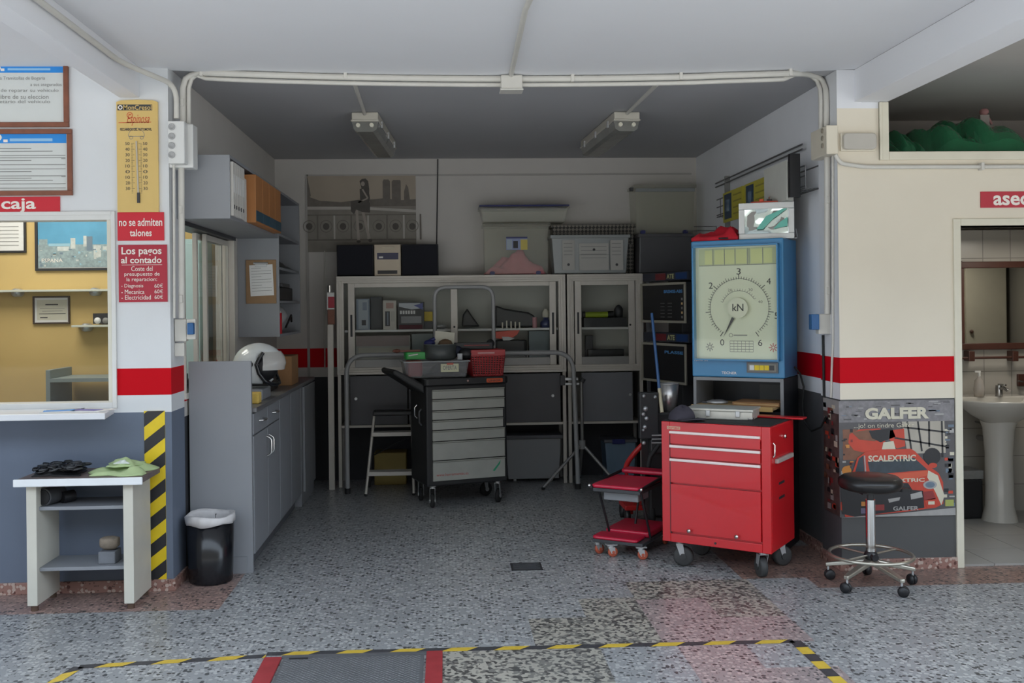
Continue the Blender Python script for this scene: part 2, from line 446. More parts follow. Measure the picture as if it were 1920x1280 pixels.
struct('ceiling_side', MB().box(-7, -1.62, 2.9, 9.0, ZC, 3.0, CEIL).box(2.30, 7, 2.9, 9.0, ZC, 3.0, M('loft ceiling plaster', (0.46, 0.44, 0.41), 0.8, var=0.1, scale=2)))
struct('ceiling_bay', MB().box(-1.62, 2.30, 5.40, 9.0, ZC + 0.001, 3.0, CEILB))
struct('trim_1', MB().box(-1.725, -1.62, 2.9, YF, 2.635, ZC, CEIL), 0.004)
struct('trim_2', MB().box(2.30, 2.49, 2.9, YR, 2.62, ZC, CEIL), 0.004)
struct('wall_roadside', MB().box(-7, 7, 2.75, 2.9, 2.7, 3.6, WHITE_WALL))
struct('wall_far_left', MB().box(-7.1, -6.9, 2.9, 9, 0, 3, WHITE_WALL))
struct('wall_far_right', MB().box(6.9, 7.1, 2.9, 9, 0, 3, CREAM_WALL))
# left front wall with the cashier window, pillar, bay side wall with the office window
wx0, wx1, wz0, wz1 = R(-260, 402, 213, 768, YF)
mb = MB()
mb.box(-6.9, wx1, YF, YF + 0.14, 0, wz0, WHITE_WALL).box(-6.9, wx1, YF, YF + 0.14, wz1, ZC, WHITE_WALL).box(-6.9, wx0, YF, YF + 0.14, wz0, wz1, WHITE_WALL)
mb.box(wx1, XL, YF, 5.62, 0, ZC, WHITE_WALL)
struct('wall_front_left', mb)
oz0, oz1, oy0, oy1 = 1.0, 2.02, 5.62, 6.93
mb = MB()
mb.box(XL - 0.12, XL, oy0, YB, 0, oz0, BACK_WALL).box(XL - 0.12, XL, oy0, YB, oz1, ZC, BACK_WALL).box(XL - 0.12, XL, oy1, YB, oz0, oz1, BACK_WALL)
struct('wall_left', mb)
OCHRE = M('ochre office paint', (0.60, 0.43, 0.17), 0.7, var=0.12, scale=1.6, bump=0.1)
mb = MB().box(-6.9, XL - 0.12, 7.4, 7.5, 0, ZC, OCHRE)
struct('wall_office', mb)
struct('wall_back', MB().box(XL - 0.12, XR + 0.2, YB, YB + 0.15, 0, ZC, BACK_WALL))
# fine plaster panel edges on the back wall
TRIMG = M('wall trim paint', (0.42, 0.40, 0.38), 0.6)
X0, X1, Z0, Z1 = R(575, 326, 1296, 329, YB)
struct('trim_3', MB().box(X0, X1, YB - 0.012, YB, Z0, Z1 , TRIMG).box(X0 - 0.01, X0 + 0.012, YB - 0.012, YB, 0.9, Z1, TRIMG))
mb = MB().box(XP, XP + 0.14, YR, 5.70, 0, ZC, PILLAR_WALL).box(XP, XP + 0.14, YR - 0.002, YR, 0, ZC, CREAM_WALL)
struct('wall_pillar_right', mb)
struct('wall_right', MB().box(XR, XR + 0.12, 5.70, YB, 0, ZC, wall_paint('right wall paint', (0.82, 0.83, 0.86), lower=(0.1, 0.1, 0.105))))
dx0 = A(1793, 700, YR).x; dz1 = A(1850, 423, YR).z
nx0, _, nz0, _ = R(1665, 187, 1920, 290, YR)
mb = MB()
mb.box(XP + 0.14, dx0, YR, YR + 0.14, 0, nz0, CREAM_WALL).box(dx0, 3.75, YR, YR + 0.14, dz1, nz0, CREAM_WALL)
mb.box(3.75, 6.9, YR, YR + 0.14, 0, nz0, CREAM_WALL).box(XP + 0.14, nx0, YR, YR + 0.14, nz0, 2.62, CREAM_WALL)
struct('wall_front_right', mb)
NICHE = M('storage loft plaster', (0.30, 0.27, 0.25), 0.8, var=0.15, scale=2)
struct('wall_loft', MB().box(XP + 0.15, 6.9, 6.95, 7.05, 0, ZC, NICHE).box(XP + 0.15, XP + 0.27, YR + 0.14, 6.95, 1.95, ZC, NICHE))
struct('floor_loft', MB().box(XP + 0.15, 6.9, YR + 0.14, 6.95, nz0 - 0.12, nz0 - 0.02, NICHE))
TILE = bpy.data.materials.new('bathroom wall tile'); TILE.use_nodes = True
N = TILE.node_tree.nodes; L = TILE.node_tree.links; b = N['Principled BSDF']; b.inputs['Roughness'].default_value = 0.25
g = N.new('ShaderNodeNewGeometry'); mp = N.new('ShaderNodeMapping'); mp.inputs['Rotation'].default_value = (math.radians(90), 0, 0); L.new(g.outputs['Position'], mp.inputs[0])
bk = N.new('ShaderNodeTexBrick'); bk.offset = 0; bk.inputs['Scale'].default_value = 1; bk.inputs['Brick Width'].default_value = 0.2; bk.inputs['Row Height'].default_value = 0.2
bk.inputs['Mortar Size'].default_value = 0.003; bk.inputs['Color1'].default_value = (0.46, 0.44, 0.40, 1); bk.inputs['Color2'].default_value = (0.43, 0.41, 0.37, 1); bk.inputs['Mortar'].default_value = (0.25, 0.24, 0.22, 1)
L.new(mp.outputs[0], bk.inputs[0]); L.new(bk.outputs['Color'], b.inputs['Base Color'])
struct('wall_bathroom', MB().box(2.75, 4.6, 6.80, 6.88, 0, 2.0, TILE).box(2.66, 2.75, YR + 0.14, 6.88, 0, 2.0, TILE).box(4.6, 4.7, YR + 0.14, 6.88, 0, 2.0, TILE))
FT = M('bathroom floor tile', (0.34, 0.33, 0.31), 0.4, var=0.15, scale=3)
mb = MB()
for i in range(7):
    for j in range(5):
        mb.box(2.76 + i * .33, 2.76 + i * .33 + .326, YR + .02 + j * .33, YR + .02 + j * .33 + .326, 0.0, 0.012, FT)
struct('floor_bathroom', mb)
# door frame, loft frame
CREAMG = M('cream gloss frame', (0.70, 0.66, 0.54), 0.35)
x0 = dx0
struct('door_1', MB().box(x0 - 0.012, x0 + 0.03, YR - 0.012, YR + 0.15, 0.0, dz1 + 0.04, CREAMG).box(x0 + 0.03, 3.75, YR - 0.012, YR + 0.15, dz1, dz1 + 0.04, CREAMG), 0.003)
struct('trim_4', MB().box(nx0 - 0.055, nx0, YR - 0.014, YR + 0.14, nz0 - 0.03, 2.618, CREAMG).box(nx0, 6.0, YR - 0.014, YR + 0.14, nz0 - 0.03, nz0 + 0.018, CREAMG).box(nx0 - 0.055, nx0 - 0.04, YR - 0.02, YR, nz0 - 0.03, 2.618, CREAMG), 0.004)
# skirtings
struct('baseboard_left', MB().box(-6.9, XL + 0.014, YF - 0.014, YF, 0, 0.062, SKIRT).box(XL, XL + 0.014, YF, 5.62, 0, 0.062, SKIRT), 0.002)
struct('baseboard_right', MB().box(XP - 0.014, dx0 - 0.01, YR - 0.014, YR, 0, 0.062, SKIRT).box(XP - 0.014, XP, YR, 5.70, 0, 0.062, SKIRT).box(XR - 0.014, XR, 5.76, YB, 0, 0.062, SKIRT).box(XP,XR-0.001,5.7005,5.7125,0,0.062,SKIRT), 0.002)

# ------------------------------------------------------------------ shared object materials
ALU = M('brushed aluminium', (0.60, 0.565, 0.51), 0.45, 0.15, var=0.08, scale=14)
ALUD = M('dull aluminium', (0.30, 0.295, 0.285), 0.45, 0.4, var=0.1)
CHROME = M('chrome', (0.75, 0.74, 0.72), 0.15, 1.0, var=0.03)
STEEL = M('galvanised steel', (0.55, 0.56, 0.57), 0.4, 0.7, var=0.1, scale=20)
BLACK = M('black plastic', (0.012, 0.012, 0.014), 0.45, var=0.3)
BLACKG = M('glossy black plastic', (0.010, 0.011, 0.014), 0.2, var=0.1)
RUBBER = M('black rubber', (0.018, 0.018, 0.019), 0.75, var=0.3, scale=30)
DGREY = M('dark grey plastic', (0.05, 0.052, 0.056), 0.5, var=0.2)
GREYP = M('grey cabinet laminate', (0.27, 0.28, 0.30), 0.5, var=0.05, scale=4)
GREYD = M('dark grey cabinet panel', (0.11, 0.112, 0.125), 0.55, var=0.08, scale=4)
WHITE = M('white plastic', (0.72, 0.72, 0.70), 0.4, var=0.05)
WHITEP = M('white paper', (0.75, 0.75, 0.74), 0.7, var=0.04)
IVORY = M('ivory conduit plastic', (0.62, 0.60, 0.55), 0.45, var=0.08, scale=10)
CREAMP = M('cream box plastic', (0.72, 0.66, 0.54), 0.45, var=0.06)
RED = M('red sign', (0.60, 0.012, 0.030), 0.45, var=0.04)
REDD = M('deep red sign', (0.42, 0.016, 0.040), 0.45, var=0.05)
REDT = M('red enamel', (0.58, 0.010, 0.016), 0.28, var=0.06, scale=5, coat=0.3)
REDF = M('red fabric', (0.50, 0.008, 0.022), 0.75, var=0.25, scale=25)
LETTER = M('cream lettering', (0.86, 0.80, 0.74), 0.5, var=0)
WOODB = M('brown frame wood', (0.22, 0.075, 0.040), 0.45, var=0.3, scale=20)
WOODY = M('pale plywood', (0.60, 0.42, 0.20), 0.6, var=0.2, scale=20)
CARD = M('brown cardboard', (0.36, 0.19, 0.085), 0.8, var=0.12, scale=12)
YEL = M('warning yellow', (0.80, 0.58, 0.015), 0.5, var=0.1, scale=20)
BLK = M('warning black', (0.022, 0.022, 0.026), 0.5, var=0.2)
BLUE = M('sky blue print', (0.02, 0.26, 0.72), 0.5, var=0.05)
NAVY = M('navy plastic', (0.02, 0.025, 0.13), 0.4, var=0.2)
INK = M('dark ink', (0.05, 0.05, 0.055), 0.6, var=0)
INKG = M('grey ink', (0.25, 0.25, 0.24), 0.6, var=0)
GLASS = Mg('window glass', (0.97, 0.985, 0.98), 0.0, 0.02)
CLEAR = Mg('clear plastic', (0.86, 0.86, 0.81), 0.13, 0.25)
CLEARG = Mg('smoky clear plastic', (0.62, 0.64, 0.66), 0.32, 0.3)

def front_box(mb, x0, y0, x1, y1, Y, d, m):
    a, b_, c, e = R(x0, y0, x1, y1, Y); return mb.box(a, b_, Y, Y + d, c, e, m)

# ================================================================== LEFT WALL, FRAMES, SIGNS
def framed(px, Y, label, cat, name, wood, body, art, group=None, fw=7, depth=0.02, glass=True):
    """a framed sheet hanging on a wall plane at Y"""
    x0, y0, x1, y1 = px
    X0, X1, Z0, Z1 = R(x0, y0, x1, y1, Y); k = (X1 - X0) / (x1 - x0) * fw
    t = thing(name, label, cat, ((X0 + X1) / 2, Y, Z0), group=group)
    mb = MB(); mb.box(X0, X1, Y - depth, Y, Z1 - k, Z1, wood).box(X0, X1, Y - depth, Y, Z0, Z0 + k, wood)
    mb.box(X0, X0 + k, Y - depth, Y, Z0 + k, Z1 - k, wood).box(X1 - k, X1, Y - depth, Y, Z0 + k, Z1 - k, wood)
    mb.build('frame', t, bevel=0.002)
    mb = MB(); mb.box(X0 + k, X1 - k, Y - 0.008, Y - 0.002, Z0 + k, Z1 - k, body)
    cv = Canvas(mb, px, (X0, Y - 0.008, Z1), (X1 - X0, 0, 0), (0, 0, Z0 - Z1), (0, -1, 0))
    art(cv); mb.build('sheet', t)
    return t
PAPER = M('notice paper', (0.66, 0.68, 0.66), 0.35, var=0.03)
def art_a(cv):
    cv.rect(-62, 118, 120, 137, BLUE)
    cv.disc(-6, 128, 9, 7, LETTER, 2); cv.rect(3, 129, 10, 134, LETTER, 2)
    cv.rect(16, 128.5, 96, 132.5, M('pale blue print', (0.30, 0.55, 0.80), 0.5), 2)
    for s_, x0, x1, y in (('Estimado cliente: a Tramitollas de Bogaria', -60, 86, 144), ('a sus asegurados', 58, 117, 156), ('obligacion de reparar su vehiculo', -50, 111, 167), ('el taller libre de su eleccion', -40, 92, 178), ('el propietario del vehiculo', -40, 95, 188)):
        cv.text(s_, x0, y, x1, y + 8, INKG, 2)
def art_b(cv):
    cv.rect(-62, 248, 126, 269, BLUE)
    cv.disc(-4, 258, 9, 7, LETTER, 2); cv.rect(8, 262, 16, 267, LETTER, 2)
    cv.rect(20, 260, 100, 265.5, M('pale blue print', (0.30, 0.55, 0.80), 0.5), 2)
    rr = random.Random(3); y = 279
    while y < 354:
        cv.line(-55, y, rr.choice((45, 60, 100, 124, 124, 124)), y, 1.3, INKG, 2)
        if rr.random() < 0.3: cv.line(116, y + 2, 124, y + 2, 1.3, INKG, 2)
        y += rr.choice((4.2, 5.0, 6.5, 8))
WB2 = WOODB
framed((-70, 108, 130, 239), YF, 'framed notice with blue header and large text, upper of two over the caja sign', 'framed notice', 'framed_notice', WB2, PAPER, art_a, fw=9)
framed((-70, 243, 137, 367), YF, 'framed notice of fine print with blue header, directly above the caja sign', 'framed notice', 'framed_notice', WB2, PAPER, art_b, fw=9)
def sign(px, Y, label, m, draw, name='wall_sign', cat='sign', d=0.006, border=None):
    X0, X1, Z0, Z1 = R(*px, Y)
    mb = MB().box(X0, X1, Y - d, Y, Z0, Z1, m)
    cv = Canvas(mb, px, (X0, Y - d, Z1), (X1 - X0, 0, 0), (0, 0, Z0 - Z1), (0, -1, 0)); draw(cv)
    return tag(mb.build(name), label, cat)
def d1(cv): cv.text('caja', 3, 372, 68, 399, LETTER, bold=0.02)
sign((-75, 369, 113, 400), YF, 'long red sign lettered caja above the cashier window', RED, d1)
def d2(cv):
    cv.text('no se admiten', 224, 409, 305, 424, LETTER, bold=0.015); cv.text('talones', 244, 430, 285, 443, LETTER, bold=0.015)
sign((221, 398, 308, 451), YF - 0.001, 'bright red sign reading no se admiten talones under the thermometer', RED, d2)
def d3(cv):
    cv.text('Los pagos', 229, 463, 304, 481, LETTER, bold=0.02); cv.text('al contado', 228, 481, 304, 493.5, LETTER, bold=0.02)
    cv.rect(229, 496, 305, 496.8, LETTER, 2)
    cv.text('Coste del', 247, 499, 287, 508, LETTER); cv.text('presupuesto de', 234, 510, 300, 519, LETTER); cv.text('la reparacion:', 238, 520, 295, 529, LETTER)
    for i, (a, b_) in enumerate((('- Diagnosis', '60\u20ac'), ('- Mecanica', '60\u20ac'), ('- Electricidad', '60\u20ac'))):
        y = 532 + 10.5 * i; cv.text(a, 228, y, 228 + (41, 43, 55)[i], y + 8.5, LETTER); cv.text(b_, 290, y, 306, y + 7.5, LETTER)
sign((223, 459, 314, 566), YF - 0.001, 'dark red price sign headed Los pagos al contado on the left pillar', REDD, d3)
# thermometer
THY = M('straw yellow enamel', (0.70, 0.49, 0.17), 0.35, var=0.06)
X0, X1, Z0, Z1 = R(221, 188, 298, 398, YF)
t = thing('wall_thermometer', 'tall straw yellow advertising thermometer on the left pillar', 'thermometer', ((X0 + X1) / 2, YF, Z0))
mb = MB(); c = (X0 + X1) / 2
mb.prism([(X0, Z0), (X1, Z0), (X1, Z1 - 0.012), (X1 - 0.025, Z1 - 0.003), (c, Z1), (X0 + 0.025, Z1 - 0.003), (X0, Z1 - 0.012)], YF - 0.016, YF, THY)
cv = Canvas(mb, (221, 188, 298, 398), (X0, YF - 0.016, Z1), (X1 - X0, 0, 0), (0, 0, Z0 - Z1), (0, -1, 0))
cv.rect(223, 197, 288, 208, INK); cv.text('MonCresol', 234, 198, 287, 207, THY, 2, bold=0.01); cv.disc(228.5, 202.5, 4.2, 4.2, LETTER, 2); cv.disc(228.5, 202.5, 2.4, 2.4, INK, 3)
RI = M('red script ink', (0.62, 0.09, 0.035), 0.5)
cv.text('Espinosa', 240, 215, 283, 237, RI, 2, italic=0.5); cv.line(225, 231, 286, 230, 1.1, RI, 2); cv.arc(246, 217, 5, 0, 360, 1.2, RI, 2)
cv.text('RECAMBIOS DEL AUTOMOVIL', 228, 241, 287, 246, INK, 2, bold=0.02)
cv.arc(258, 256, 15, 180, 360, 0.8, INKG, 2); cv.rect(243, 256, 273, 257, INKG, 2); cv.arc(248, 259, 3, 0, 360, 0.8, INKG, 2); cv.arc(268, 259, 3, 0, 360, 0.8, INKG, 2)
for i in range(9):
    y = 270 + i * 10.5; s_ = str(abs(50 - 10 * i))
    for a in (237, 270): cv.text(s_, a, y - 3, a + 8, y + 3, INK, 2)
    for k_ in range(5):
        yy = y + k_ * 2.1; w_ = 6 if k_ == 0 else 3
        cv.line(248, yy, 248 + w_, yy, 0.5, INK, 2); cv.line(268 - w_, yy, 268, yy, 0.5, INK, 2)
mb.build('plate', t, bevel=0.002)
mb = MB(); p0 = cv.P(258, 266, 6); p1 = cv.P(261, 376, 6)
mb.cyl(p0, p1, 0.0045, M('thermometer glass', (0.55, 0.50, 0.40), 0.15), 10); mb.cyl(cv.P(261, 362, 6), cv.P(261, 381, 6), 0.008, INK, 10)
mb.build('glass_tube', t)

# ---------------------------------------------------------------- cashier window: frame, pane, sill
mb = MB(); X0, X1, Z0, Z1 = wx0, wx1, wz0, wz1
k = 0.032
mb.box(X0, X1, YF - 0.01, YF + 0.10, Z1 - 0.034, Z1, WHITE).box(X0, X1, YF - 0.01, YF + 0.10, Z0, Z0 + 0.03, WHITE)
mb.box(X1 - 0.028, X1, YF - 0.01, YF + 0.10, Z0 + 0.03, Z1 - 0.034, M('cream window stile', (0.70, 0.68, 0.58), 0.35))
mb.box(X0, X0 + 0.03, YF - 0.01, YF + 0.10, Z0 + 0.03, Z1 - 0.034, WHITE)
mb.box(X0, X1, YF - 0.016, YF - 0.01, Z1 - 0.008, Z1 + 0.012, WHITE).box(X1 - 0.006, X1 + 0.016, YF - 0.016, YF - 0.002, Z0, Z1 + 0.012, WHITE)
wf = struct('window_1', mb, 0.002)
tag(MB().box(X0 + 0.03, X1 - 0.028, YF + 0.05, YF + 0.055, Z0 + 0.03, Z1 - 0.034, GLASS).build('window_pane', wf))
# sill counter
c0 = A(197, 783, 5.08)
mb = MB().prism([(-4.4, YF), (-4.4, 5.08), (c0.x, 5.08), (A(214, 765, YF).x, YF)], 0.95, 0.982, M('white sill board', (0.70, 0.71, 0.74), 0.35, var=0.05), axis='z')
tag(mb.build('counter_shelf', bevel=0.004), 'white shelf board under the cashier window', 'shelf')
def art_p(cv): pass
# leaflets
for (px, py, rot, label, m1) in ((118, 771, 0.3, 'blue and white leaflet lying at the middle of the cashier shelf', BLUE), (172, 769, -0.35, 'white leaflet with violet edge near the right end of the cashier shelf', M('violet print', (0.12, 0.10, 0.38), 0.5))):
    p = A(px, py, 5.24); mb = MB(Matrix.Translation((p.x, 5.235, 0.9825)) @ Matrix.Rotation(rot, 4, 'Z'))
    mb.box(-0.105, 0.105, -0.075, 0.075, 0, 0.003, WHITEP).box(-0.09, 0.06, -0.055, 0.02, 0.003, 0.0036, m1).box(-0.08, 0.08, 0.035, 0.05, 0.003, 0.0036, INKG)
    tag(mb.build('leaflet'), label, 'leaflet')

# ---------------------------------------------------------------- inside the office
YO = 7.4
def art_none(cv): pass
framed((-30, 405, 50, 474), YO, 'small black framed white certificate hanging beside the city photograph in the office', 'framed certificate', 'framed_certificate', BLK, WHITEP, lambda cv: [cv.line(-10, y, 36, y, 1, INKG, 2) for y in range(425, 462, 7)], fw=4)
def art_city(cv):
    sky = M('photo sky', (0.12, 0.36, 0.55), 0.2, var=0.25, scale=6); skl = M('photo haze', (0.30, 0.50, 0.60), 0.3, var=0.2, scale=8)
    bl = M('photo city', (0.28, 0.36, 0.38), 0.4, var=0.5, scale=50); b2 = M('photo tower', (0.55, 0.58, 0.56), 0.4, var=0.3, scale=40); b3 = M('photo dark tower', (0.16, 0.22, 0.28), 0.4)
    cv.rect(72, 412, 270, 470, sky); cv.rect(72, 458, 270, 501, bl, 2)
    for a, b_, c_, e, m_ in ((74, 448, 90, 462, bl), (92, 456, 132, 461, skl), (133, 446, 142, 466, b2), (157, 442, 163, 462, b2), (163, 443, 174, 470, b3), (176, 460, 190, 482, b2), (193, 462, 201, 470, b2), (205, 440, 216, 470, b3), (108, 462, 130, 470, b2)):
        cv.rect(a, b_, c_, e, m_, 3)
    rr = random.Random(9)
    for i in range(46):
        a = rr.uniform(74, 262); y = rr.uniform(466, 496); cv.rect(a, y, a + rr.uniform(2, 7), y + rr.uniform(1, 4), rr.choice((b2, b3, skl)), 4)
    cv.text('ESPANA', 79, 484, 118, 491, LETTER, 5)
framed((67, 404, 275, 507), YO, 'wide black framed photograph of a city skyline under blue sky in the office', 'framed photograph', 'framed_photograph', BLK, WHITEP, art_city, fw=5)
def art_c(cv):
    cv.rect(70, 562, 127, 600, M('certificate cream', (0.60, 0.58, 0.48), 0.5)); 
    for x0, x1, y, w_ in ((86, 110, 571, 2.6), (76, 122, 578, 0.8), (80, 118, 583, 0.8), (74, 124, 588, 1.2), (76, 90, 595, 2)): cv.line(x0, y, x1, y, w_, INK if w_ > 1 else INKG, 2)
framed((63, 555, 132, 607), YO, 'small dark framed diploma hanging below the long glass shelf in the office', 'framed diploma', 'framed_diploma', M('dark walnut', (0.06, 0.04, 0.03), 0.4), WHITEP, art_c, fw=3)
SHELFG = M('frosted glass shelf', (0.55, 0.57, 0.50), 0.2)
def glass_shelf(x0, x1, y, brs, label):
    X0, X1, Z0, Z1 = R(x0, y - 3, x1, y + 3, YO)
    t = thing('wall_shelf', label, 'shelf', ((X0 + X1) / 2, YO, Z0))
    MB().box(X0, X1, YO - 0.13, YO, Z0 + 0.004, Z1 - 0.004, SHELFG).build('shelf_board', t, bevel=0.002)
    for bx in brs:
        p = A(bx, y, YO); MB().lathe([(0, -0.012), (0.022, -0.012), (0.03, 0.0), (0.03, 0.09), (0, 0.1)], (p.x, YO, Z0 + 0.001), STEEL, 14, (0, -1, 0)).build('bracket', t)
glass_shelf(-10, 280, 545, (38, 183), 'long glass shelf on round metal brackets across the ochre office wall')
glass_shelf(146, 280, 610, (167, 262), 'short glass shelf holding a small black box in the office')
p = A(196, 600, YO); mb = MB().box(p.x - 0.045, p.x + 0.075, YO - 0.11, YO - 0.03, A(196, 607, YO).z + 0.002, A(196, 587, YO).z, BLK)
mb.lathe([(0, 0), (0.024, 0), (0.024, 0.004), (0, 0.005)], (p.x - 0.012, YO - 0.11, p.z - 0.002), WHITEP, 14, (0, -1, 0)).lathe([(0, 0), (0.022, 0), (0.022, 0.004), (0, 0.005)], (p.x + 0.045, YO - 0.11, p.z - 0.002), INKG, 14, (0, -1, 0))
tag(mb.build('desk_clock'), 'small black twin dial clock on the short glass shelf', 'clock')
# grey low cabinet in the office
X0, X1, Z0, Z1 = R(86, 692, 330, 800, 6.95); GTEAL = M('grey green laminate', (0.22, 0.27, 0.27), 0.5, var=0.08)
t = thing('office_cabinet', 'grey green open office cabinet standing behind the cashier window', 'cabinet', ((X0 + X1) / 2, 7.1, 0))
X1 = min(X1, -2.25)
MB().box(X0, X0 + 0.03, 6.95, 7.35, 0, Z1, GTEAL).build('side_panel', t, bevel=0.002)
MB().box(X1 - 0.03, X1, 6.95, 7.35, 0, Z1 - 0.05, GTEAL).build('side_panel', t, bevel=0.002)
MB().box(X0 + 0.03, X1 - 0.03, 6.95, 7.35, Z1 - 0.085, Z1 - 0.06, GTEAL).build('shelf_board', t)
MB().box(X0 + 0.03, X1 - 0.03, 6.97, 7.35, 0.3, 0.32, GTEAL).build('shelf_board', t)
MB().box(X0 + 0.03, X0 + 0.14, 7.0, 7.3, 0.35, 0.85, DGREY).build('divider', t)
# pale blue locker seen through the side window
X0, X1, Z0, Z1 = R(330, 448, 378, 700, 7.05)
CYAN = M('pale cyan steel', (0.42, 0.58, 0.58), 0.4, var=0.05)
t = thing('steel_locker', 'pale cyan steel locker seen through the side office window', 'locker', ((X0 + X1) / 2, 7.2, 0))
MB().box(X0 - 0.2, X1, 7.05, 7.38, 0, Z1, CYAN).build('body', t, bevel=0.004)
MB().box(X0 - 0.19, X0 + 0.055, 7.03, 7.05, 0.05, Z1 - 0.03, CYAN).build('door', t, bevel=0.003)
MB().box(X0 + 0.065, X1 - 0.005, 7.03, 7.05, 0.05, Z1 - 0.03, CYAN).build('door', t, bevel=0.003)

# ---------------------------------------------------------------- side office window (sliding panes)
XW = XL
mb = MB()
FB = M('dark window track', (0.035, 0.035, 0.04), 0.4)
mb.box(XW - 0.11, XW + 0.012, oy0, oy1 + 0.05, oz1 - 0.045, oz1 + 0.005, FB).box(XW - 0.11, XW + 0.012, oy0, oy1 + 0.05, oz0 - 0.005, oz0 + 0.03, ALU)
mb.box(XW - 0.11, XW + 0.014, oy1 - 0.02, oy1 + 0.05, oz0 + 0.03, oz1 - 0.045, ALU).box(XW - 0.11, XW + 0.01, oy0, oy0 + 0.02, oz0 + 0.03, oz1 - 0.045, ALU)
w2 = struct('window_2', mb, 0.002)
def sash(y0, y1, xo):
    s_ = tag(MB().box(XW + xo - 0.018, XW + xo + 0.008, y0, y0 + 0.035, oz0 + 0.03, oz1 - 0.05, ALU).box(XW + xo - 0.018, XW + xo, y1 - 0.035, y1, oz0 + 0.03, oz1 - 0.05, ALU)
        .box(XW + xo - 0.018, XW + xo, y0 + 0.035, y1 - 0.035, oz0 + 0.03, oz0 + 0.065, ALU).box(XW + xo - 0.018, XW + xo, y0 + 0.035, y1 - 0.035, oz1 - 0.085, oz1 - 0.05, ALU).build('sash', w2, bevel=0.002))
    MB().box(XW + xo - 0.011, XW + xo - 0.007, y0 + 0.035, y1 - 0.035, oz0 + 0.065, oz1 - 0.085, GLASS).build('window_pane', s_)
sash(6.12, 6.86, -0.055); sash(6.22, 6.9, -0.02)
# a phone and tray on the inner sill
mb = MB().rbox(-1.60, -1.49, 5.68, 5.86, oz0 + 0.031, oz0 + 0.10, BLACKG, 0.02).rbox(-1.61, -1.48, 5.70, 5.76, oz0 + 0.10, oz0 + 0.135, BLACK, 0.015)
tag(mb.build('desk_telephone', bevel=0.004), 'black desk telephone on the sill of the side office window', 'telephone')

# ---------------------------------------------------------------- left pillar: hazard strip, sockets
X0, X1, Z0, Z1 = R(272, 770, 311, 1088, YF)
mb = MB().box(X0, X1, YF - 0.003, YF, Z0, Z1, YEL)
cv = Canvas(mb, (272, 770, 311, 1088), (X0, YF - 0.003, Z1), (X1 - X0, 0, 0), (0, 0, Z0 - Z1), (0, -1, 0))
def clip(poly, lo, hi):
    for (k_, sgn) in ((lo, 1), (hi, -1)):
        out = []
        for i in range(len(poly)):
            a, b_ = poly[i], poly[(i + 1) % len(poly)]; ia, ib = sgn * (a[1] - k_) >= 0, sgn * (b_[1] - k_) >= 0
            if ia: out.append(a)
            if ia != ib: tt = (k_ - a[1]) / (b_[1] - a[1]); out.append((a[0] + tt * (b_[0] - a[0]), k_))
        poly = out
        if not poly: return None
    return poly
y = 745
while y < 1120:
    q = clip([(272, y + 30), (311, y), (311, y + 25), (272, y + 55)], 770, 1088)
    if q: cv.poly(q, BLK, 1)
    y += 50.5
tag(mb.build('hazard_strip'), 'yellow and black striped warning strip down the left pillar', 'warning strip')

def rounded_path(pts, r, n=6):
    pts = [Vector(p) for p in pts]; out = [pts[0]]
    for i in range(1, len(pts) - 1):
        a, b_, c_ = pts[i - 1], pts[i], pts[i + 1]
        rr = min(r, (a - b_).length * 0.49, (c_ - b_).length * 0.49)
        p, q = b_ + (a - b_).normalized() * rr, b_ + (c_ - b_).normalized() * rr
        for k_ in range(n + 1):
            u = k_ / n; out.append(p * (1 - u) ** 2 + b_ * 2 * u * (1 - u) + q * u * u)
    out.append(pts[-1]); return out
# distribution box with round knock-outs, left
Xa, Xb, Za, Zb = R(316, 227, 344, 307, 5.30)
t = thing('junction_box', 'tall white junction box with round openings on the left pillar corner', 'junction box', ((Xa + Xb) / 2, 5.33, Za))
MB().box(Xa, Xb + 0.008, 5.29, YF - 0.001, Za, Zb, WHITE).box(XL + 0.001, Xb + 0.035, YF, 5.46, Za - 0.012, Zb - 0.004, WHITE).build('housing', t, bevel=0.005)
for i in range(4):
    p = A(322, 238 + 17.5 * i, 5.29); MB().lathe([(0.018, 0), (0.018, 0.006), (0.012, 0.006), (0.010, 0.001), (0, 0.001)], p, M('socket grey', (0.40, 0.40, 0.40), 0.5), 16, (0, -1, 0)).build('knockout', t)
def socket_box(px, YY, x_blue, label, name='socket_outlet'):
    x0, y0, x1, y1 = px; Xa, Xb, Za, Zb = R(x0, y0, x1, y1, YY)
    t = thing(name, label, 'socket outlet', ((Xa + Xb) / 2, YY + 0.03, Za))
    MB().box(Xa, Xb, YY, YY + 0.05, Za, Zb, IVORY).build('housing', t, bevel=0.004)
    bx0, bx1, bz0, bz1 = R(*x_blue, YY - 0.02); 
    MB().box(bx0, bx1, YY - 0.025, YY + 0.02, bz0, bz1, M('blue socket flap', (0.012, 0.10, 0.28), 0.35)).build('flap', t, bevel=0.004)
    return t, (Xa, Xb, Za, Zb)
t, q = socket_box((327, 598, 349, 640), 5.42, (351, 605, 363, 627), 'ivory socket box with blue flap on the left pillar side')
MB().box(q[1], A(366, 610, 5.42).x, 5.425, 5.462, A(360, 636, 5.42).z, A(360, 598, 5.42).z, IVORY).build('back_plate', t, bevel=0.003)
MB().box(XL + 0.001, A(345, 650, 5.42).x, 5.425, 5.462, A(340, 668, 5.42).z, A(340, 643, 5.42).z, IVORY).build('cable_gland', t, bevel=0.003)
t, q = socket_box((1535, 588, 1562, 626), 5.545, (1521, 589, 1536, 618), 'ivory socket box with blue flap on the right pillar side')

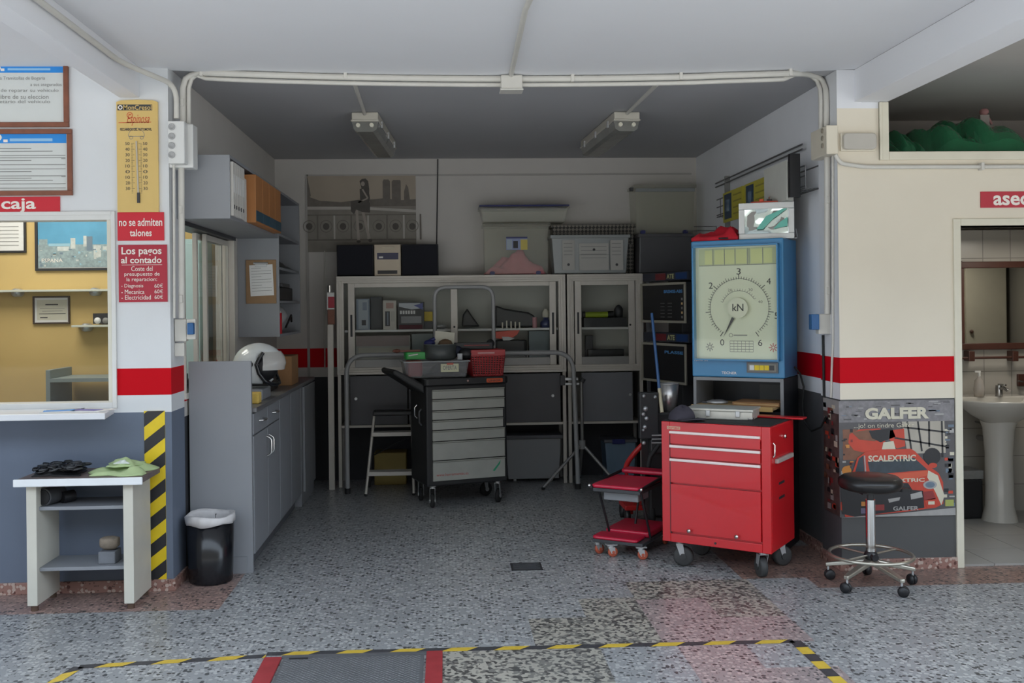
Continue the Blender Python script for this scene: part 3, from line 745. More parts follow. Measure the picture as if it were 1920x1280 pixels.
# ---------------------------------------------------------------- conduits
def conduit(pts, label, r=0.016, clips=(), m=IVORY, n=8):
    t = thing('cable_conduit', label, 'conduit', pts[0])
    MB().tube(pts, r, m, n).build('pipe', t)
    for c_ in clips:
        MB().box(c_[0] - 0.009, c_[0] + 0.009, c_[1] - 0.021, c_[1] + 0.021, c_[2] - 0.021, c_[2] + 0.021, m).build('pipe_clip', t, bevel=0.003)
    return t
YC = 5.33
def AY(x, y):
    return A(x, y, 5.43 if x < 365 else (5.43 - 0.10 * min(1, (x - 365) / 80) if x < 1480 else 5.33 + 0.235 * min(1, (x - 1480) / 50)))
def sag(x, k=0): u = (x - 0.34) / 1.9; return 2.745 + (1 - 1) - 0.022 * (1 - u * u) - k
main = [AY(343, 235)] + [AY(x, y) for x, y in ((343, 190), (343, 165), (348, 148), (358, 141), (375, 136))] + [AY(x, 136 + 12 * max(0, 1 - ((x - 960) / 590) ** 2) + (-1 if x > 1300 else 0)) for x in range(400, 1500, 60)] + [AY(x, y) for x, y in ((1505, 138), (1530, 142), (1542, 152), (1548, 168), (1549, 190), (1549, 247))]
main2 = [p + Vector((0, 0, -0.026)) if 0.06 < i / len(main) < 0.94 else p for i, p in enumerate(main)]
main = main[:-6] + [WX(x, y, XP - .019) if x > 1540 else p for p, (x, y) in zip(main[-6:], ((1505, 138), (1530, 142), (1542, 152), (1548, 168), (1549, 190), (1549, 247)))]
mm = [Vector((p.x + (0.031 if p.x < -1.2 else (-0.031 if p.x > 1.9 else 0)), p.y + 0.002, p.z - (0.0 if (p.x < -1.36 or p.x > 1.99) else 0.032))) for p in main]
conduit(main, 'thick ivory conduit arching across the mouth of the bay under the ceiling', 0.017, [AY(x, y) for x, y in ((378, 136), (648, 142), (1073, 147), (1276, 143), (1481, 136), (343, 193), (1549, 200))])
conduit(mm, 'thinner ivory conduit strapped just below the thick one across the bay mouth', 0.012)
conduit(rounded_path([A(86, 8, 3.75) if False else Vector((-1.60, 3.3, 2.735)), Vector((-1.60, 5.0, 2.735)), A(331, 160, 5.325), A(331, 222, 5.325)], 0.12), 'ivory conduit running along the left ceiling beam and down to the junction box', 0.014)
conduit([A(340, 310, 5.38), A(341, 596, 5.40)], 'ivory conduit dropping from the junction box to the left socket', 0.017, [A(340, 393, 5.385), A(341, 560, 5.395)])
conduit([A(326, 308, 5.345), A(327, 596, 5.345)], 'thin white conduit on the edge of the left pillar beside the price sign', 0.007)
conduit([WX(1551, 290, XP - .019), WX(1551, 588, XP - .019)], 'ivory conduit dropping from the right junction box to the right socket', 0.018, [WX(1551, 375, XP - .019), WX(1551, 545, XP - .019)])
conduit([WX(1561.5, 290, XP - .008), WX(1561.5, 640, XP - .008), WX(1558, 745, XP - .008)], 'thin ivory conduit on the edge of the right pillar above the car poster', 0.007)
conduit([WX(1543, 628, XP - .009), WX(1545, 745, XP - .009)], 'black cable dropping from the right socket towards the poster edge', 0.0075, m=RUBBER)
conduit(rounded_path([A(1566, 290, 5.385), A(1575, 306, 5.39), A(1620, 313, 5.40), A(1920, 312, 5.40), A(2050, 312, 5.40)], 0.06), 'ivory conduit bending along the right wall below the loft opening', 0.012, [A(1840, 312, 5.40)])
conduit([Vector((0.42, 3.2, 2.772)), A(985, 0, 4.2) + Vector((0, 0, -0.04)), A(958, 142, 5.31)], 'straight ivory conduit on the near ceiling leading to the square ceiling box', 0.013)
p = A(959, 152, 5.31); t = thing('ceiling_junction_box', 'square ivory junction box at the middle of the bay mouth conduit', 'junction box', (p.x, 5.33, p.z - 0.04))
MB().box(p.x - 0.058, p.x + 0.058, 5.29, 5.375, p.z - 0.045, p.z + 0.03, IVORY).build('housing', t, bevel=0.006)
MB().box(p.x - 0.062, p.x + 0.062, 5.28, 5.38, p.z - 0.055, p.z - 0.045, IVORY).build('cover', t, bevel=0.003)
# right junction box + bulkhead lamp
Xa, Xb, Za, Zb = R(1542, 233, 1571, 288, 5.38)
t = thing('junction_box', 'cream junction box on the right pillar corner beside the bulkhead lamp', 'junction box', ((Xa + Xb) / 2, 5.4, Za))
MB().box(2.132, XP - 0.001, 5.40, 5.64, Za, Zb, CREAMP).build('housing', t, bevel=0.006)
for i in range(3): MB().lathe([(0.014, 0), (0.014, 0.006), (0.009, 0.006), (0.008, 0.001), (0, 0.001)], (2.132, 5.455, A(1560, 245 + 14 * i, 5.45).z), M('gland brown', (0.30, 0.26, 0.2), 0.5), 14, (-1, 0, 0)).build('knockout', t)
Xa, Xb, Za, Zb = R(1574, 250, 1639, 284, YR)
t = thing('emergency_lamp', 'cream emergency lamp with frosted cover on the right wall', 'lamp', ((Xa + Xb) / 2, YR, Za))
MB().box(Xa, Xb, YR - 0.02, YR, Za, Zb, CREAMP).build('base', t, bevel=0.004)
MB().rbox(Xa + 0.006, Xb - 0.006, YR - 0.05, YR - 0.02, Za + 0.006, Zb - 0.006, M('frosted lamp cover', (0.50, 0.47, 0.42), 0.3), 0.02, axis='y').build('cover', t, bevel=0.006)

# ---------------------------------------------------------------- fluorescent fittings
def fitting(xc0, xc1, y0, y1, label, drop):
    t = thing('ceiling_light', label, 'ceiling light', ((xc0 + xc1) / 2, (y0 + y1) / 2, 2.69), math.atan2(-(xc1 - xc0), y1 - y0))
    mb = LB(t); L_ = y1 - y0
    BASE = M('aged fitting plastic', (0.55, 0.52, 0.45), 0.4); DIFF = M('dusty lamp diffuser', (0.20, 0.20, 0.185), 0.25, var=0.25, scale=8)
    mb.box(-0.088, 0.088, -L_ / 2, L_ / 2, 0.055, 0.108, BASE); mb.box(-0.094, 0.094, -L_ / 2 - 0.006, L_ / 2 + 0.006, 0.046, 0.06, BASE)
    mb.build('base', t, bevel=0.008)
    mb = LB(t)
    mb.prism([(-0.088, 0.046), (0.088, 0.046), (0.075, -0.005), (0.05, -0.02), (-0.05, -0.02), (-0.075, -0.005)], -L_ / 2 + 0.02, L_ / 2 - 0.02, DIFF); mb.build('diffuser', t)
    for s_ in (-1, 1):
        LB(t).cyl((s_ * 0.045, -L_ / 2 - 0.004, 0.022), (s_ * 0.045, -L_ / 2 + 0.04, 0.022), 0.014, M('lamp holder cream', (0.75, 0.72, 0.6), 0.4), 12).build('lamp_holder', t)
        for q in (-0.35, 0.0, 0.35): LB(t).box(s_ * 0.094 - 0.006, s_ * 0.094 + 0.006, q * L_ - 0.012, q * L_ + 0.012, 0.03, 0.075, STEEL).build('clip', t)
    return t
fitting(-0.52, -0.46, 6.58, 7.76, 'twin tube ceiling light with dusty diffuser near the left wall of the bay', 0)
fitting(1.235, 1.17, 6.58, 7.76, 'twin tube ceiling light with dusty diffuser near the right wall of the bay', 0)
conduit([A(664, 155, 5.45), Vector((-0.52, 6.575, 2.785))], 'short ivory conduit feeding the left fluorescent fitting', 0.012)
conduit([A(1232, 158, 5.47), Vector((1.235, 6.575, 2.785))], 'short ivory conduit feeding the right fluorescent fitting', 0.012)

# ================================================================== LEFT FOREGROUND TABLE AND BIN
TW = M('worn white laminate', (0.60, 0.575, 0.50), 0.5, var=0.12, scale=6); TEDGE = M('white table edging', (0.78, 0.80, 0.82), 0.4)
t = thing('side_table', 'worn white laminate table with two shelves standing before the left wall', 'table', (-1.86, 5.18, 0))
pL = G(65, 1135).x + 0.018; pR = G(243, 1130).x + 0.018
MB().box(-2.135, -1.525, 4.995, 5.33, 0.635, 0.668, M('brown table top', (0.17, 0.13, 0.12), 0.5, var=0.3, scale=20)).box(-2.145, -1.515, 4.985, 4.996, 0.632, 0.670, TEDGE).build('table_top', t, bevel=0.004)
MB().box(pL - 0.008, pL + 0.042, 5.03, 5.32, 0.03, 0.635, TW).build('side_panel', t, bevel=0.003)
MB().box(pR - 0.008, pR + 0.042, 5.03, 5.32, 0.03, 0.635, TW).build('side_panel', t, bevel=0.003)
for px_ in (pL + 0.017, pR + 0.017):
    for yy in (5.06, 5.29): MB().cyl((px_, yy, 0.0), (px_, yy, 0.032), 0.018, M('brown caster', (0.10, 0.06, 0.04), 0.5), 12).build('foot', t)
SH = M('grey shelf laminate', (0.24, 0.25, 0.27), 0.5, var=0.1)
MB().box(pL + 0.042, pR - 0.008, 5.06, 5.31, 0.50, 0.518, SH).build('shelf_board', t, bevel=0.002)
MB().box(pL + 0.042, pR - 0.008, 5.06, 5.31, 0.195, 0.213, SH).build('shelf_board', t, bevel=0.002)
# black link chain / gloves heap
mb = MB(); rr = random.Random(4)
for i in range(56):
    c_ = Vector((-2.08 + rr.random() * 0.21, 5.06 + rr.random() * 0.16, 0.683 + 0.025 * rr.random())); c_.z += 0.02 * (1 - abs((c_.x + 1.96) / 0.13))
    a = rr.random() * 6; r_ = 0.014 + rr.random() * 0.008; tl = rr.uniform(-0.7, 0.7)
    ring = [c_ + Vector((math.cos(a) * math.cos(u) * r_ * 1.4 - math.sin(a) * math.sin(u) * r_, math.sin(a) * math.cos(u) * r_ * 1.4 + math.cos(a) * math.sin(u) * r_, math.sin(u) * r_ * tl * 0.6)) for u in [2 * PI * k_ / 10 for k_ in range(10)]]
    mb.tube(ring, 0.0055, BLACKG if i % 3 else DGREY, 5, closed=True)
mb.rag((-1.975, 5.145, 0.669), 0.22, 0.16, 0.035, BLACK, 5)
tag(mb.build('chain_heap'), 'heap of black chain lying on the worn white table', 'chain')
GCL = M('pale green cloth', (0.46, 0.58, 0.30), 0.8, var=0.2, scale=18)
mb = MB().rag((-1.67, 5.16, 0.669), 0.28, 0.24, 0.05, GCL, 2); mb.rag((-1.67, 5.20, 0.70), 0.16, 0.14, 0.035, GCL, 8); mb.rag((-1.665, 5.16, 0.715), 0.07, 0.05, 0.014, M('white cloth patch', (0.7, 0.75, 0.7), 0.7), 3)
tag(mb.build('cleaning_cloth'), 'pale green crumpled cloth on the worn white table', 'cloth')
mb = MB().cyl((-2.035, 5.085, 0.563), (-2.0, 5.2, 0.563), 0.0445, DGREY, 20).cyl((-2.0365, 5.08, 0.563), (-2.035, 5.085, 0.563), 0.036, BLACK, 18).cyl((-1.97, 5.15, 0.548), (-1.93, 5.2, 0.548), 0.03, BLACK, 14)
tag(mb.build('black_canister'), 'black round canister lying on the upper shelf of the white table', 'canister')
mb = MB().box(-1.775, -1.69, 5.10, 5.20, 0.2135, 0.275, M('grey stone block', (0.16, 0.17, 0.19), 0.8, var=0.2, scale=25))
tag(mb.build('grey_block', bevel=0.004), 'small dark grey block at the bottom of the white table', 'block')
mb = MB().ball((-1.732, 5.15, 0.315), 0.045, M('rough brown stone', (0.22, 0.18, 0.14), 0.9, var=0.4, scale=40, bump=0.5), 12, (1, 1, 0.9))
for i, v in enumerate(mb.v): v.x = max(-1.778, min(-1.686, -1.732 + (v.x + 1.732) * 1.35)); v.z = max(0.2755, min(0.342, v.z)) ; v.y = max(5.105, min(5.2, v.y))
tag(mb.build('rough_stone', bevel=0.003), 'rough brown stone resting on the dark grey block', 'stone')
# bin
t = thing('waste_bin', 'black cylindrical bin with a white bag beside the left pillar', 'bin', (-1.312, 5.532, 0))
LB(t).lathe([(0, 0.0), (0.112, 0.0), (0.118, 0.01), (0.128, 0.345), (0.124, 0.345), (0.114, 0.02), (0, 0.02)], (0, 0, 0), BLACKG, 36).build('bucket', t)
mb = LB(t); BAG = M('thin white bag', (0.66, 0.64, 0.64), 0.5, var=0.15, scale=30)
prof = []; n = 48; vs = []; fs = []
for j, (r_, h) in enumerate(((0.116, 0.24), (0.121, 0.35), (0.127, 0.374), (0.134, 0.368), (0.1345, 0.345), (0.1335, 0.325))):
    for i in range(n):
        a = 2 * PI * i / n; wv = 0.003 * math.sin(9 * a + j) + 0.002 * math.sin(17 * a)
        vs.append(((r_ + (wv if j != 4 else 0)) * math.cos(a), (r_ + wv) * math.sin(a), h + (0.006 * math.sin(3 * a + 1) if j < 5 else 0.004 * math.sin(2 * a + 2.0) + 0.004 * math.sin(5 * a))))
for j in range(5):
    for i in range(n): fs.append((j * n + i, j * n + (i + 1) % n, (j + 1) * n + (i + 1) % n, (j + 1) * n + i))
mb.add(vs, fs, BAG, True); ob = mb.build('bin_bag', t); so = ob.modifiers.new('s', 'SOLIDIFY'); so.thickness = 0.0012; so.offset = 1

# ================================================================== SIDE COUNTER
t = thing('base_cabinet', 'grey base cabinet with tall end panel, nearest along the left side of the bay', 'cabinet', (-1.28, 5.95, 0))
CXF = -1.12
MB().prism([(XL + 0.012, 0), (CXF + 0.012, 0), (CXF + 0.012, 1.205), (XL + 0.012, 1.205)], 5.67, 5.70, GREYP).build('end_panel', t, bevel=0.002)
MB().box(XL + 0.05, CXF - 0.02, 5.661, 5.6695, 0.0, 0.095, GREYP).build('plinth', t)
MB().box(XL + 0.012, CXF, 5.70, 6.58, 0.09, 0.905, GREYP).build('carcass', t, bevel=0.002)
MB().box(CXF - 0.05, CXF - 0.03, 5.70, 6.58, 0.0, 0.09, GREYD).build('plinth', t)
def front_x(t, y0, y1, z0, z1, name, handle=None):
    d_ = MB().box(CXF + 0.001, CXF + 0.018, y0, y1, z0, z1, GREYP).build(name, t, bevel=0.002)
    if handle:
        (hy, hz, vert) = handle; hx = CXF + 0.018
        if vert: pts = rounded_path([(hx, hy, hz - 0.06), (hx + 0.03, hy, hz - 0.045), (hx + 0.03, hy, hz + 0.045), (hx, hy, hz + 0.06)], 0.02, 4)
        else: pts = rounded_path([(hx, hy - 0.06, hz), (hx + 0.03, hy - 0.045, hz), (hx + 0.03, hy + 0.045, hz), (hx, hy + 0.06, hz)], 0.02, 4)
        tag(MB().tube(pts, 0.006, CHROME, 8).build('handle', d_), 'curved chrome handle')
front_x(t, 5.705, 6.135, 0.78, 0.90, 'drawer', (5.92, 0.845, False)); front_x(t, 6.145, 6.575, 0.78, 0.90, 'drawer', (6.36, 0.845, False))
front_x(t, 5.705, 6.135, 0.10, 0.772, 'door', (6.10, 0.66, True)); front_x(t, 6.145, 6.575, 0.10, 0.772, 'door', (6.18, 0.66, True))
t = thing('base_cabinet', 'grey base cabinet without drawers behind the one with the tall end panel', 'cabinet', (-1.28, 7.0, 0))
MB().box(XL + 0.012, CXF, 6.585, 7.52, 0.09, 0.905, GREYP).build('carcass', t, bevel=0.002)
MB().box(XL + 0.012, CXF - 0.03, 6.60, 7.50, 0, 0.09, GREYD).build('plinth', t)
front_x(t, 6.59, 7.05, 0.10, 0.90, 'door'); front_x(t, 7.06, 7.515, 0.10, 0.90, 'door')
t = thing('base_cabinet', 'narrow light edged grey cabinet at the far end of the left counter', 'cabinet', (-1.28, 7.8, 0))
MB().box(XL + 0.012, CXF + 0.02, 7.525, 8.20, 0.0, 0.905, GREYP).build('carcass', t, bevel=0.002)
MB().box(CXF + 0.021, CXF + 0.038, 7.60, 8.19, 0.10, 0.90, GREYP).build('door', t, bevel=0.002)
mb = MB().box(XL + 0.003, CXF + 0.035, 5.705, 8.22, 0.907, 0.935, M('grey worktop', (0.15, 0.15, 0.155), 0.4, var=0.15))
tag(mb.build('worktop', bevel=0.004), 'dark grey worktop running over the left base cabinets', 'worktop')
mb = MB().box(-1.40, -1.135, 6.16, 6.45, 0.9355, 1.0, GREYP)
tag(mb.build('grey_box', bevel=0.004), 'flat grey box on the worktop under the white helmet', 'box')
mb = MB().rbox(-1.20, -1.115, 5.93, 6.03, 0.9355, 1.0, M('yellow sponge', (0.72, 0.50, 0.12), 0.9, var=0.2, scale=60, bump=0.3), 0.012)
tag(mb.build('sponge', bevel=0.006), 'yellow sponge on the front of the worktop', 'sponge')
# helmet: the shell is a shaped ovoid, facing right
hc = Vector((-1.185, 6.32, 1.147))
t = thing('motorcycle_helmet', 'white open face motorcycle helmet on the grey box', 'helmet', (hc.x, hc.y, 1.0), -0.25)
WH = M('white helmet lacquer', (0.70, 0.73, 0.74), 0.15, var=0.04, coat=0.5)
def helmet_pt(u, v, r=1.0):   # u azimuth, v polar
    x = math.sin(v) * math.cos(u) * 0.165 * r; y = math.sin(v) * math.sin(u) * 0.125 * r; z = math.cos(v) * 0.138 * r
    if x < 0: x *= 1.02
    if z < 0: x *= 0.96; z *= 1.02
    return (x, y, z + 0.147)
mb = LB(t); vs = []; fs = []; n1, n2 = 40, 22
for j in range(n2 + 1):
    v = PI * 0.985 * j / n2 * 0.83
    for i in range(n1): vs.append(helmet_pt(2 * PI * i / n1, v))
for j in range(n2):
    for i in range(n1):
        u = (2 * PI * (i + 0.5) / n1 + PI) % (2 * PI) - PI; v = PI * 0.83 * (j + 0.5) / n2
        x, y, z = helmet_pt(u, v)
        if x > 0.055 + 0.28 * max(0, (z - 0.147 - 0.06)) - 0.25 * min(0, z - 0.10) * 0 and z < 0.147 + 0.085 and x > 0.05: continue
        fs.append((j * n1 + i, (j + 1) * n1 + i, (j + 1) * n1 + (i + 1) % n1, j * n1 + (i + 1) % n1))
mb.add(vs, fs, WH, True); ob = mb.build('shell', t); so = ob.modifiers.new('s', 'SOLIDIFY'); so.thickness = 0.012; so.offset = -1
LB(t).ball((0.0, 0, 0.14), 0.112, BLACK, 16, (1.15, 0.92, 1.0)).build('lining', t)
mb = LB(t)
for s_ in (-1, 1):
    mb.tube([(0.075, s_ * 0.100, 0.228), (0.058, s_ * 0.119, 0.19), (0.040, s_ * 0.124, 0.155), (0.055, s_ * 0.118, 0.10), (0.085, s_ * 0.100, 0.05), (0.11, s_ * 0.06, 0.03), (0.12, 0, 0.025)], 0.013, BLACKG, 8)
mb.build('trim', t)
mb = LB(t); vs = []; fs = []
for j in range(7):
    for i in range(13):
        u = -1.12 + 2.24 * i / 12; v = 0.93 + 0.85 * j / 6; p = helmet_pt(u, v, 1.03); vs.append((p[0] + 0.008, p[1], p[2]))
for j in range(6):
    for i in range(12): fs.append((j * 13 + i, j * 13 + 13 + i, j * 13 + 14 + i, j * 13 + 1 + i))
mb.add(vs, fs, Mg('pearly visor', (0.80, 0.78, 0.74), 0.6, 0.08), True); mb.build('visor', t)
for s_ in (-1, 1): LB(t).lathe([(0, 0), (0.02, 0), (0.018, 0.012), (0, 0.014)], (0.0, s_ * 0.117, 0.155), BLACK, 16, (0, s_, 0)).build('pivot', t)
mb = MB().box(-1.42, -1.13, 7.30, 7.62, 0.9355, 1.15, CARD); tag(mb.build('cardboard_box', bevel=0.003), 'brown cardboard box on the worktop behind the helmet', 'cardboard box')
mb = MB().box(-1.44, -1.20, 6.78, 7.12, 0.9355, 1.10, BLACK).cyl((-1.30, 6.9, 1.10), (-1.30, 6.9, 1.19), 0.03, DGREY, 12).cyl((-1.24, 7.03, 1.10), (-1.24, 7.03, 1.2), 0.02, DGREY, 12)
tag(mb.build('charger_unit', bevel=0.006), 'black charger with knobs on the worktop between helmet and cardboard box', 'charger')

# ---------------------------------------------------------------- wall cabinets over the counter
XC = -1.178
z0_, z1_ = 2.0, 2.352
t = thing('wall_cabinet', 'long grey open wall cabinet above the side office window holding binders', 'wall cabinet', (-1.32, 6.2, z0_))
P_ = 0.018
for yy in (5.50, 7.06): MB().box(XL + 0.001, XC, yy, yy + P_, z0_, z1_, GREYP).build('end_panel', t, bevel=0.002)
MB().box(XL + 0.001, XC, 5.50 + P_, 7.06, z1_ - P_, z1_, GREYP).build('top_panel', t)
MB().box(XL + 0.001, XC, 5.50 + P_, 7.06, z0_, z0_ + P_, GREYP).build('bottom_panel', t)
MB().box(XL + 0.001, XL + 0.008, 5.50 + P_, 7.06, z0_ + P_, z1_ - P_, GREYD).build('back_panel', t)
t2 = thing('wall_cabinet', 'tall narrow grey open wall cabinet with a clipboard on its end panel', 'wall cabinet', (-1.32, 7.55, 1.30))
for yy in (7.082, 8.08): MB().box(XL + 0.001, XC, yy, yy + 0.018, 1.30, z1_, GREYP).build('end_panel', t2, bevel=0.002)
for zz in (1.30, 1.54, 1.78, 2.02, z1_ - P_): MB().box(XL + 0.001, XC - 0.004, 7.10, 8.08, zz, zz + P_, GREYP).build('shelf_board', t2)
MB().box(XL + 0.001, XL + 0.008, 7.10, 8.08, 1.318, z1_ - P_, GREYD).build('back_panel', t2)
# binders along the long cabinet
BWH = M('worn white binder', (0.62, 0.60, 0.56), 0.6, var=0.12, scale=18); BOR = M('orange brown binder', (0.42, 0.17, 0.05), 0.6, var=0.1, scale=14)
YO_ = WX(480, 385, XC + 0.05).y; YE_ = WX(527, 385, XC + 0.05).y; y = 5.53; rr = random.Random(5)
specs = [('w', 0.05), ('w', 0.045), ('w', 0.06), ('w', 0.05), ('w', 0.07), ('t', 0.03), ('t', 0.035), ('t', 0.03)]
names = ['nearest of the row', 'second from the near end', 'third from the near end', 'fourth from the near end', 'last before the thin booklets']
k = 0
kw_ = (YO_ - 5.53 - 0.006 * 8 - 0.02) / sum(q_[1] for q_ in specs)
for kind, w_ in specs:
    w_ *= kw_
    hh = 0.30 if kind == 'w' else 0.24 + 0.02 * rr.random(); xf = XC + (0.012 if kind == 'w' else 0.0)
    mb = MB().box(XL + 0.03, xf, y, y + w_, z0_ + P_ + 0.001, z0_ + P_ + hh, BWH if kind == 'w' else (CARD if rr.random() < 0.4 else BWH))
    if kind == 'w':
        mb.box(xf, xf + 0.0012, y + 0.01, y + w_ - 0.01, z0_ + 0.15, z0_ + 0.25, WHITEP).lathe([(0.006, 0), (0.012, 0), (0.012, 0.002), (0.006, 0.002)], (xf, y + w_ / 2, z0_ + 0.07), INK, 12, (1, 0, 0))
        tag(mb.build('ring_binder', bevel=0.003), 'white ring binder in the long wall cabinet, ' + names[k], 'binder', 'white binders in the wall cabinet'); k += 1
    else: tag(mb.build('booklet', bevel=0.001), 'thin worn booklet standing between white and orange binders', 'booklet', 'worn booklets between the binders')
    y += w_ + 0.006
names = ['nearest of the orange ones', 'second of the orange ones', 'third of the orange ones', 'farthest of the orange ones']
y += 0.02
for i in range(4):
    w_ = (min(YE_, 7.04) - YO_) / 4 - 0.008; xf = XC + 0.05
    t = thing('magazine_file', 'orange brown magazine file with dark blue base band, ' + names[i], 'magazine file', ((XL + xf) / 2, y + w_ / 2, z0_ + P_), group='orange files in the wall cabinet')
    MB().box(XL + 0.03, xf, y, y + w_, z0_ + P_ + 0.001, z0_ + P_ + 0.29, BOR).build('box', t, bevel=0.004)
    MB().box(xf, xf + 0.002, y + 0.002, y + w_ - 0.002, z0_ + P_ + 0.012, z0_ + P_ + 0.075, M('dark teal band', (0.02, 0.07, 0.11), 0.5)).build('label_band', t)
    y += w_ + 0.006
# clipboard
X0, X1, Z0, Z1 = R(461, 487, 518, 569, 7.075)
t = thing('clipboard', 'brown clipboard with white form hanging on the tall cabinet end panel', 'clipboard', ((X0 + X1) / 2, 7.08, Z0))
MB().box(X0, X1, 7.072, 7.081, Z0, Z1, M('hardboard brown', (0.30, 0.18, 0.09), 0.6, var=0.15, scale=20)).build('board', t, bevel=0.003)
mb = MB(Matrix.Translation(((X0 + X1) / 2 + 0.004, 7.0705, (Z0 + Z1) / 2 + 0.02)) @ Matrix.Rotation(-0.04, 4, 'Y'))
mb.box(-0.082, 0.082, -0.0005, 0.0012, -0.12, 0.10, WHITEP)
for i in range(9): mb.box(-0.07, 0.07 if i % 3 else 0.0, -0.0012, -0.0005, 0.075 - i * 0.02, 0.0775 - i * 0.02, INKG)
mb.build('paper_form', t)
MB().cyl(((X0 + X1) / 2 - 0.05, 7.066, Z1 - 0.025), ((X0 + X1) / 2 + 0.05, 7.066, Z1 - 0.025), 0.008, STEEL, 10).box((X0 + X1) / 2 - 0.04, (X0 + X1) / 2 + 0.04, 7.062, 7.071, Z1 - 0.05, Z1 - 0.02, STEEL).build('clip', t, bevel=0.002)
# contents of the tall cabinet
mb = MB().cyl((-1.22, 7.2, 1.319), (-1.22, 7.2, 1.47), 0.04, M('red spray can', (0.5, 0.02, 0.03), 0.3), 18).cyl((-1.22, 7.2, 1.47), (-1.22, 7.2, 1.50), 0.04, WHITE, 18, 0.018).cyl((-1.22, 7.2, 1.50), (-1.22, 7.2, 1.53), 0.014, WHITE, 10)
tag(mb.build('spray_can'), 'red spray can on the lowest shelf of the tall wall cabinet', 'spray can')
mb = MB().ball((-1.30, 7.56, 1.426), 0.106, M('grey helmet shell', (0.38, 0.38, 0.39), 0.3), 18, (1, 1.2, 1)).tube([(-1.19, 7.42, 1.36), (-1.17, 7.56, 1.45), (-1.19, 7.7, 1.4)], 0.008, BLACK, 6)
tag(mb.build('grey_helmet'), 'grey round helmet on the lowest shelf of the tall wall cabinet', 'helmet')
mb = MB().box(-1.42, -1.21, 7.3, 7.9, 1.559, 1.66, BLACK).box(-1.4, -1.2, 7.35, 7.7, 1.66, 1.69, DGREY)
tag(mb.build('black_case', bevel=0.008), 'black case on the second shelf of the tall wall cabinet', 'case')
mb = MB(Matrix.Translation((-1.28, 7.55, 1.799))).rag((0, 0, 0), 0.18, 0.6, 0.09, DGREY, 11)
tag(mb.build('work_gloves'), 'dark work gloves on the middle shelf of the tall wall cabinet', 'gloves')

# ================================================================== BACK WALL AND DISPLAY CABINETS
YCF = 8.28          # cabinet front plane
SEPL = M('faded sepia print', (0.34, 0.29, 0.24), 0.6, var=0.15, scale=8)
def back_poster():
    px = (577, 330, 780, 472); X0, X1, Z0, Z1 = R(*px, YB)
    mb = MB().box(X0, X1, YB - 0.014, YB - 0.0125, Z0, Z1, SEPL)
    cv = Canvas(mb, px, (X0, YB - 0.014, Z1), (X1 - X0, 0, 0), (0, 0, Z0 - Z1), (0, -1, 0))
    s1 = M('sepia dark', (0.085, 0.075, 0.065), 0.6, var=0.3, scale=20); s2 = M('sepia mid', (0.16, 0.14, 0.12), 0.6, var=0.3, scale=20)
    s3 = M('sepia stone', (0.24, 0.22, 0.19), 0.6, var=0.2, scale=12); s4 = M('sepia light', (0.48, 0.45, 0.41), 0.6, var=0.1)
    cv.rect(577, 330, 780, 390, M('sepia sky', (0.40, 0.34, 0.27), 0.6, var=0.2, scale=3), 1)
    cv.poly([(577, 358), (583, 370), (600, 376), (640, 379), (670, 375), (700, 374), (720, 372), (750, 376), (780, 374), (780, 390), (577, 390)], s2, 2)
    for q in ([(718, 341), (720, 337), (729, 337), (732, 341), (732, 376), (718, 376)], [(735, 341), (738, 338), (751, 338), (752, 341), (752, 376), (735, 376)], [(758, 360), (762, 346), (766, 352), (769, 376), (758, 376)], [(577, 330), (577, 365), (584, 368)]): cv.poly(q, s2, 3)
    cv.rect(577, 387, 780, 472, s3, 3); cv.poly([(577, 387), (680, 388), (780, 394), (780, 399), (680, 393), (577, 392.5)], s4, 4)
    for i in range(7):
        c_ = 580 + i * 31.5 + (4 if i > 3 else 0); cv.disc(c_, 424 + i * 0.2, 6, 6.5, s1, 4, 16); cv.arc(c_, 424, 11, 0, 360, 1.2, s2, 4, 20)
        cv.rect(c_ + 14, 402, c_ + 17, 450, s4 if i % 2 else s2, 4)
    cv.rect(577, 402, 780, 404, s2, 5); cv.rect(577, 448, 780, 451, s2, 5)
    # small seated figure on the parapet
    sk = M('sepia skin', (0.36, 0.31, 0.27), 0.6)
    cv.poly([(675, 340), (679, 336), (686, 335), (691, 340), (693, 356), (692, 372), (686, 372), (678, 352)], s1, 6)
    cv.disc(681, 345, 3.6, 4.5, sk, 7, 14)
    cv.poly([(675, 355), (682, 352), (692, 358), (694, 372), (692, 380), (676, 379)], s1, 7); cv.line(680, 355, 690, 372, 3, sk, 8); cv.line(690, 372, 672, 380, 2.6, sk, 8)
    cv.poly([(658, 378), (672, 375), (694, 380), (694, 399), (680, 398), (668, 393), (664, 402), (658, 396)], s1, 8)
    for a, b_, c_, d_ in ((669, 393, 672, 450), (680, 395, 692, 448)): cv.line(a, b_, c_, d_, 5, sk, 7)
    cv.disc(672, 453, 4, 2.5, s1, 8, 10); cv.disc(694, 451, 4, 3, s1, 8, 10)
    return tag(mb.build('wall_poster'), 'faded sepia poster of a seated figure on a stone parapet on the back wall', 'poster')
back_poster()
conduit([A(821, 298, YB - 0.012), A(818, 512, YB - 0.012)], 'thin dark cable down the back wall behind the stereo', 0.005, m=BLK, n=6)
X0, X1, Z0, Z1 = R(607, 475, 611, 700, YB)
conduit([(A(609, 470, YB - 0.012)), A(609, 690, YB - 0.012)], 'thin pale cable down the back wall left of the display cabinet', 0.006, n=6)

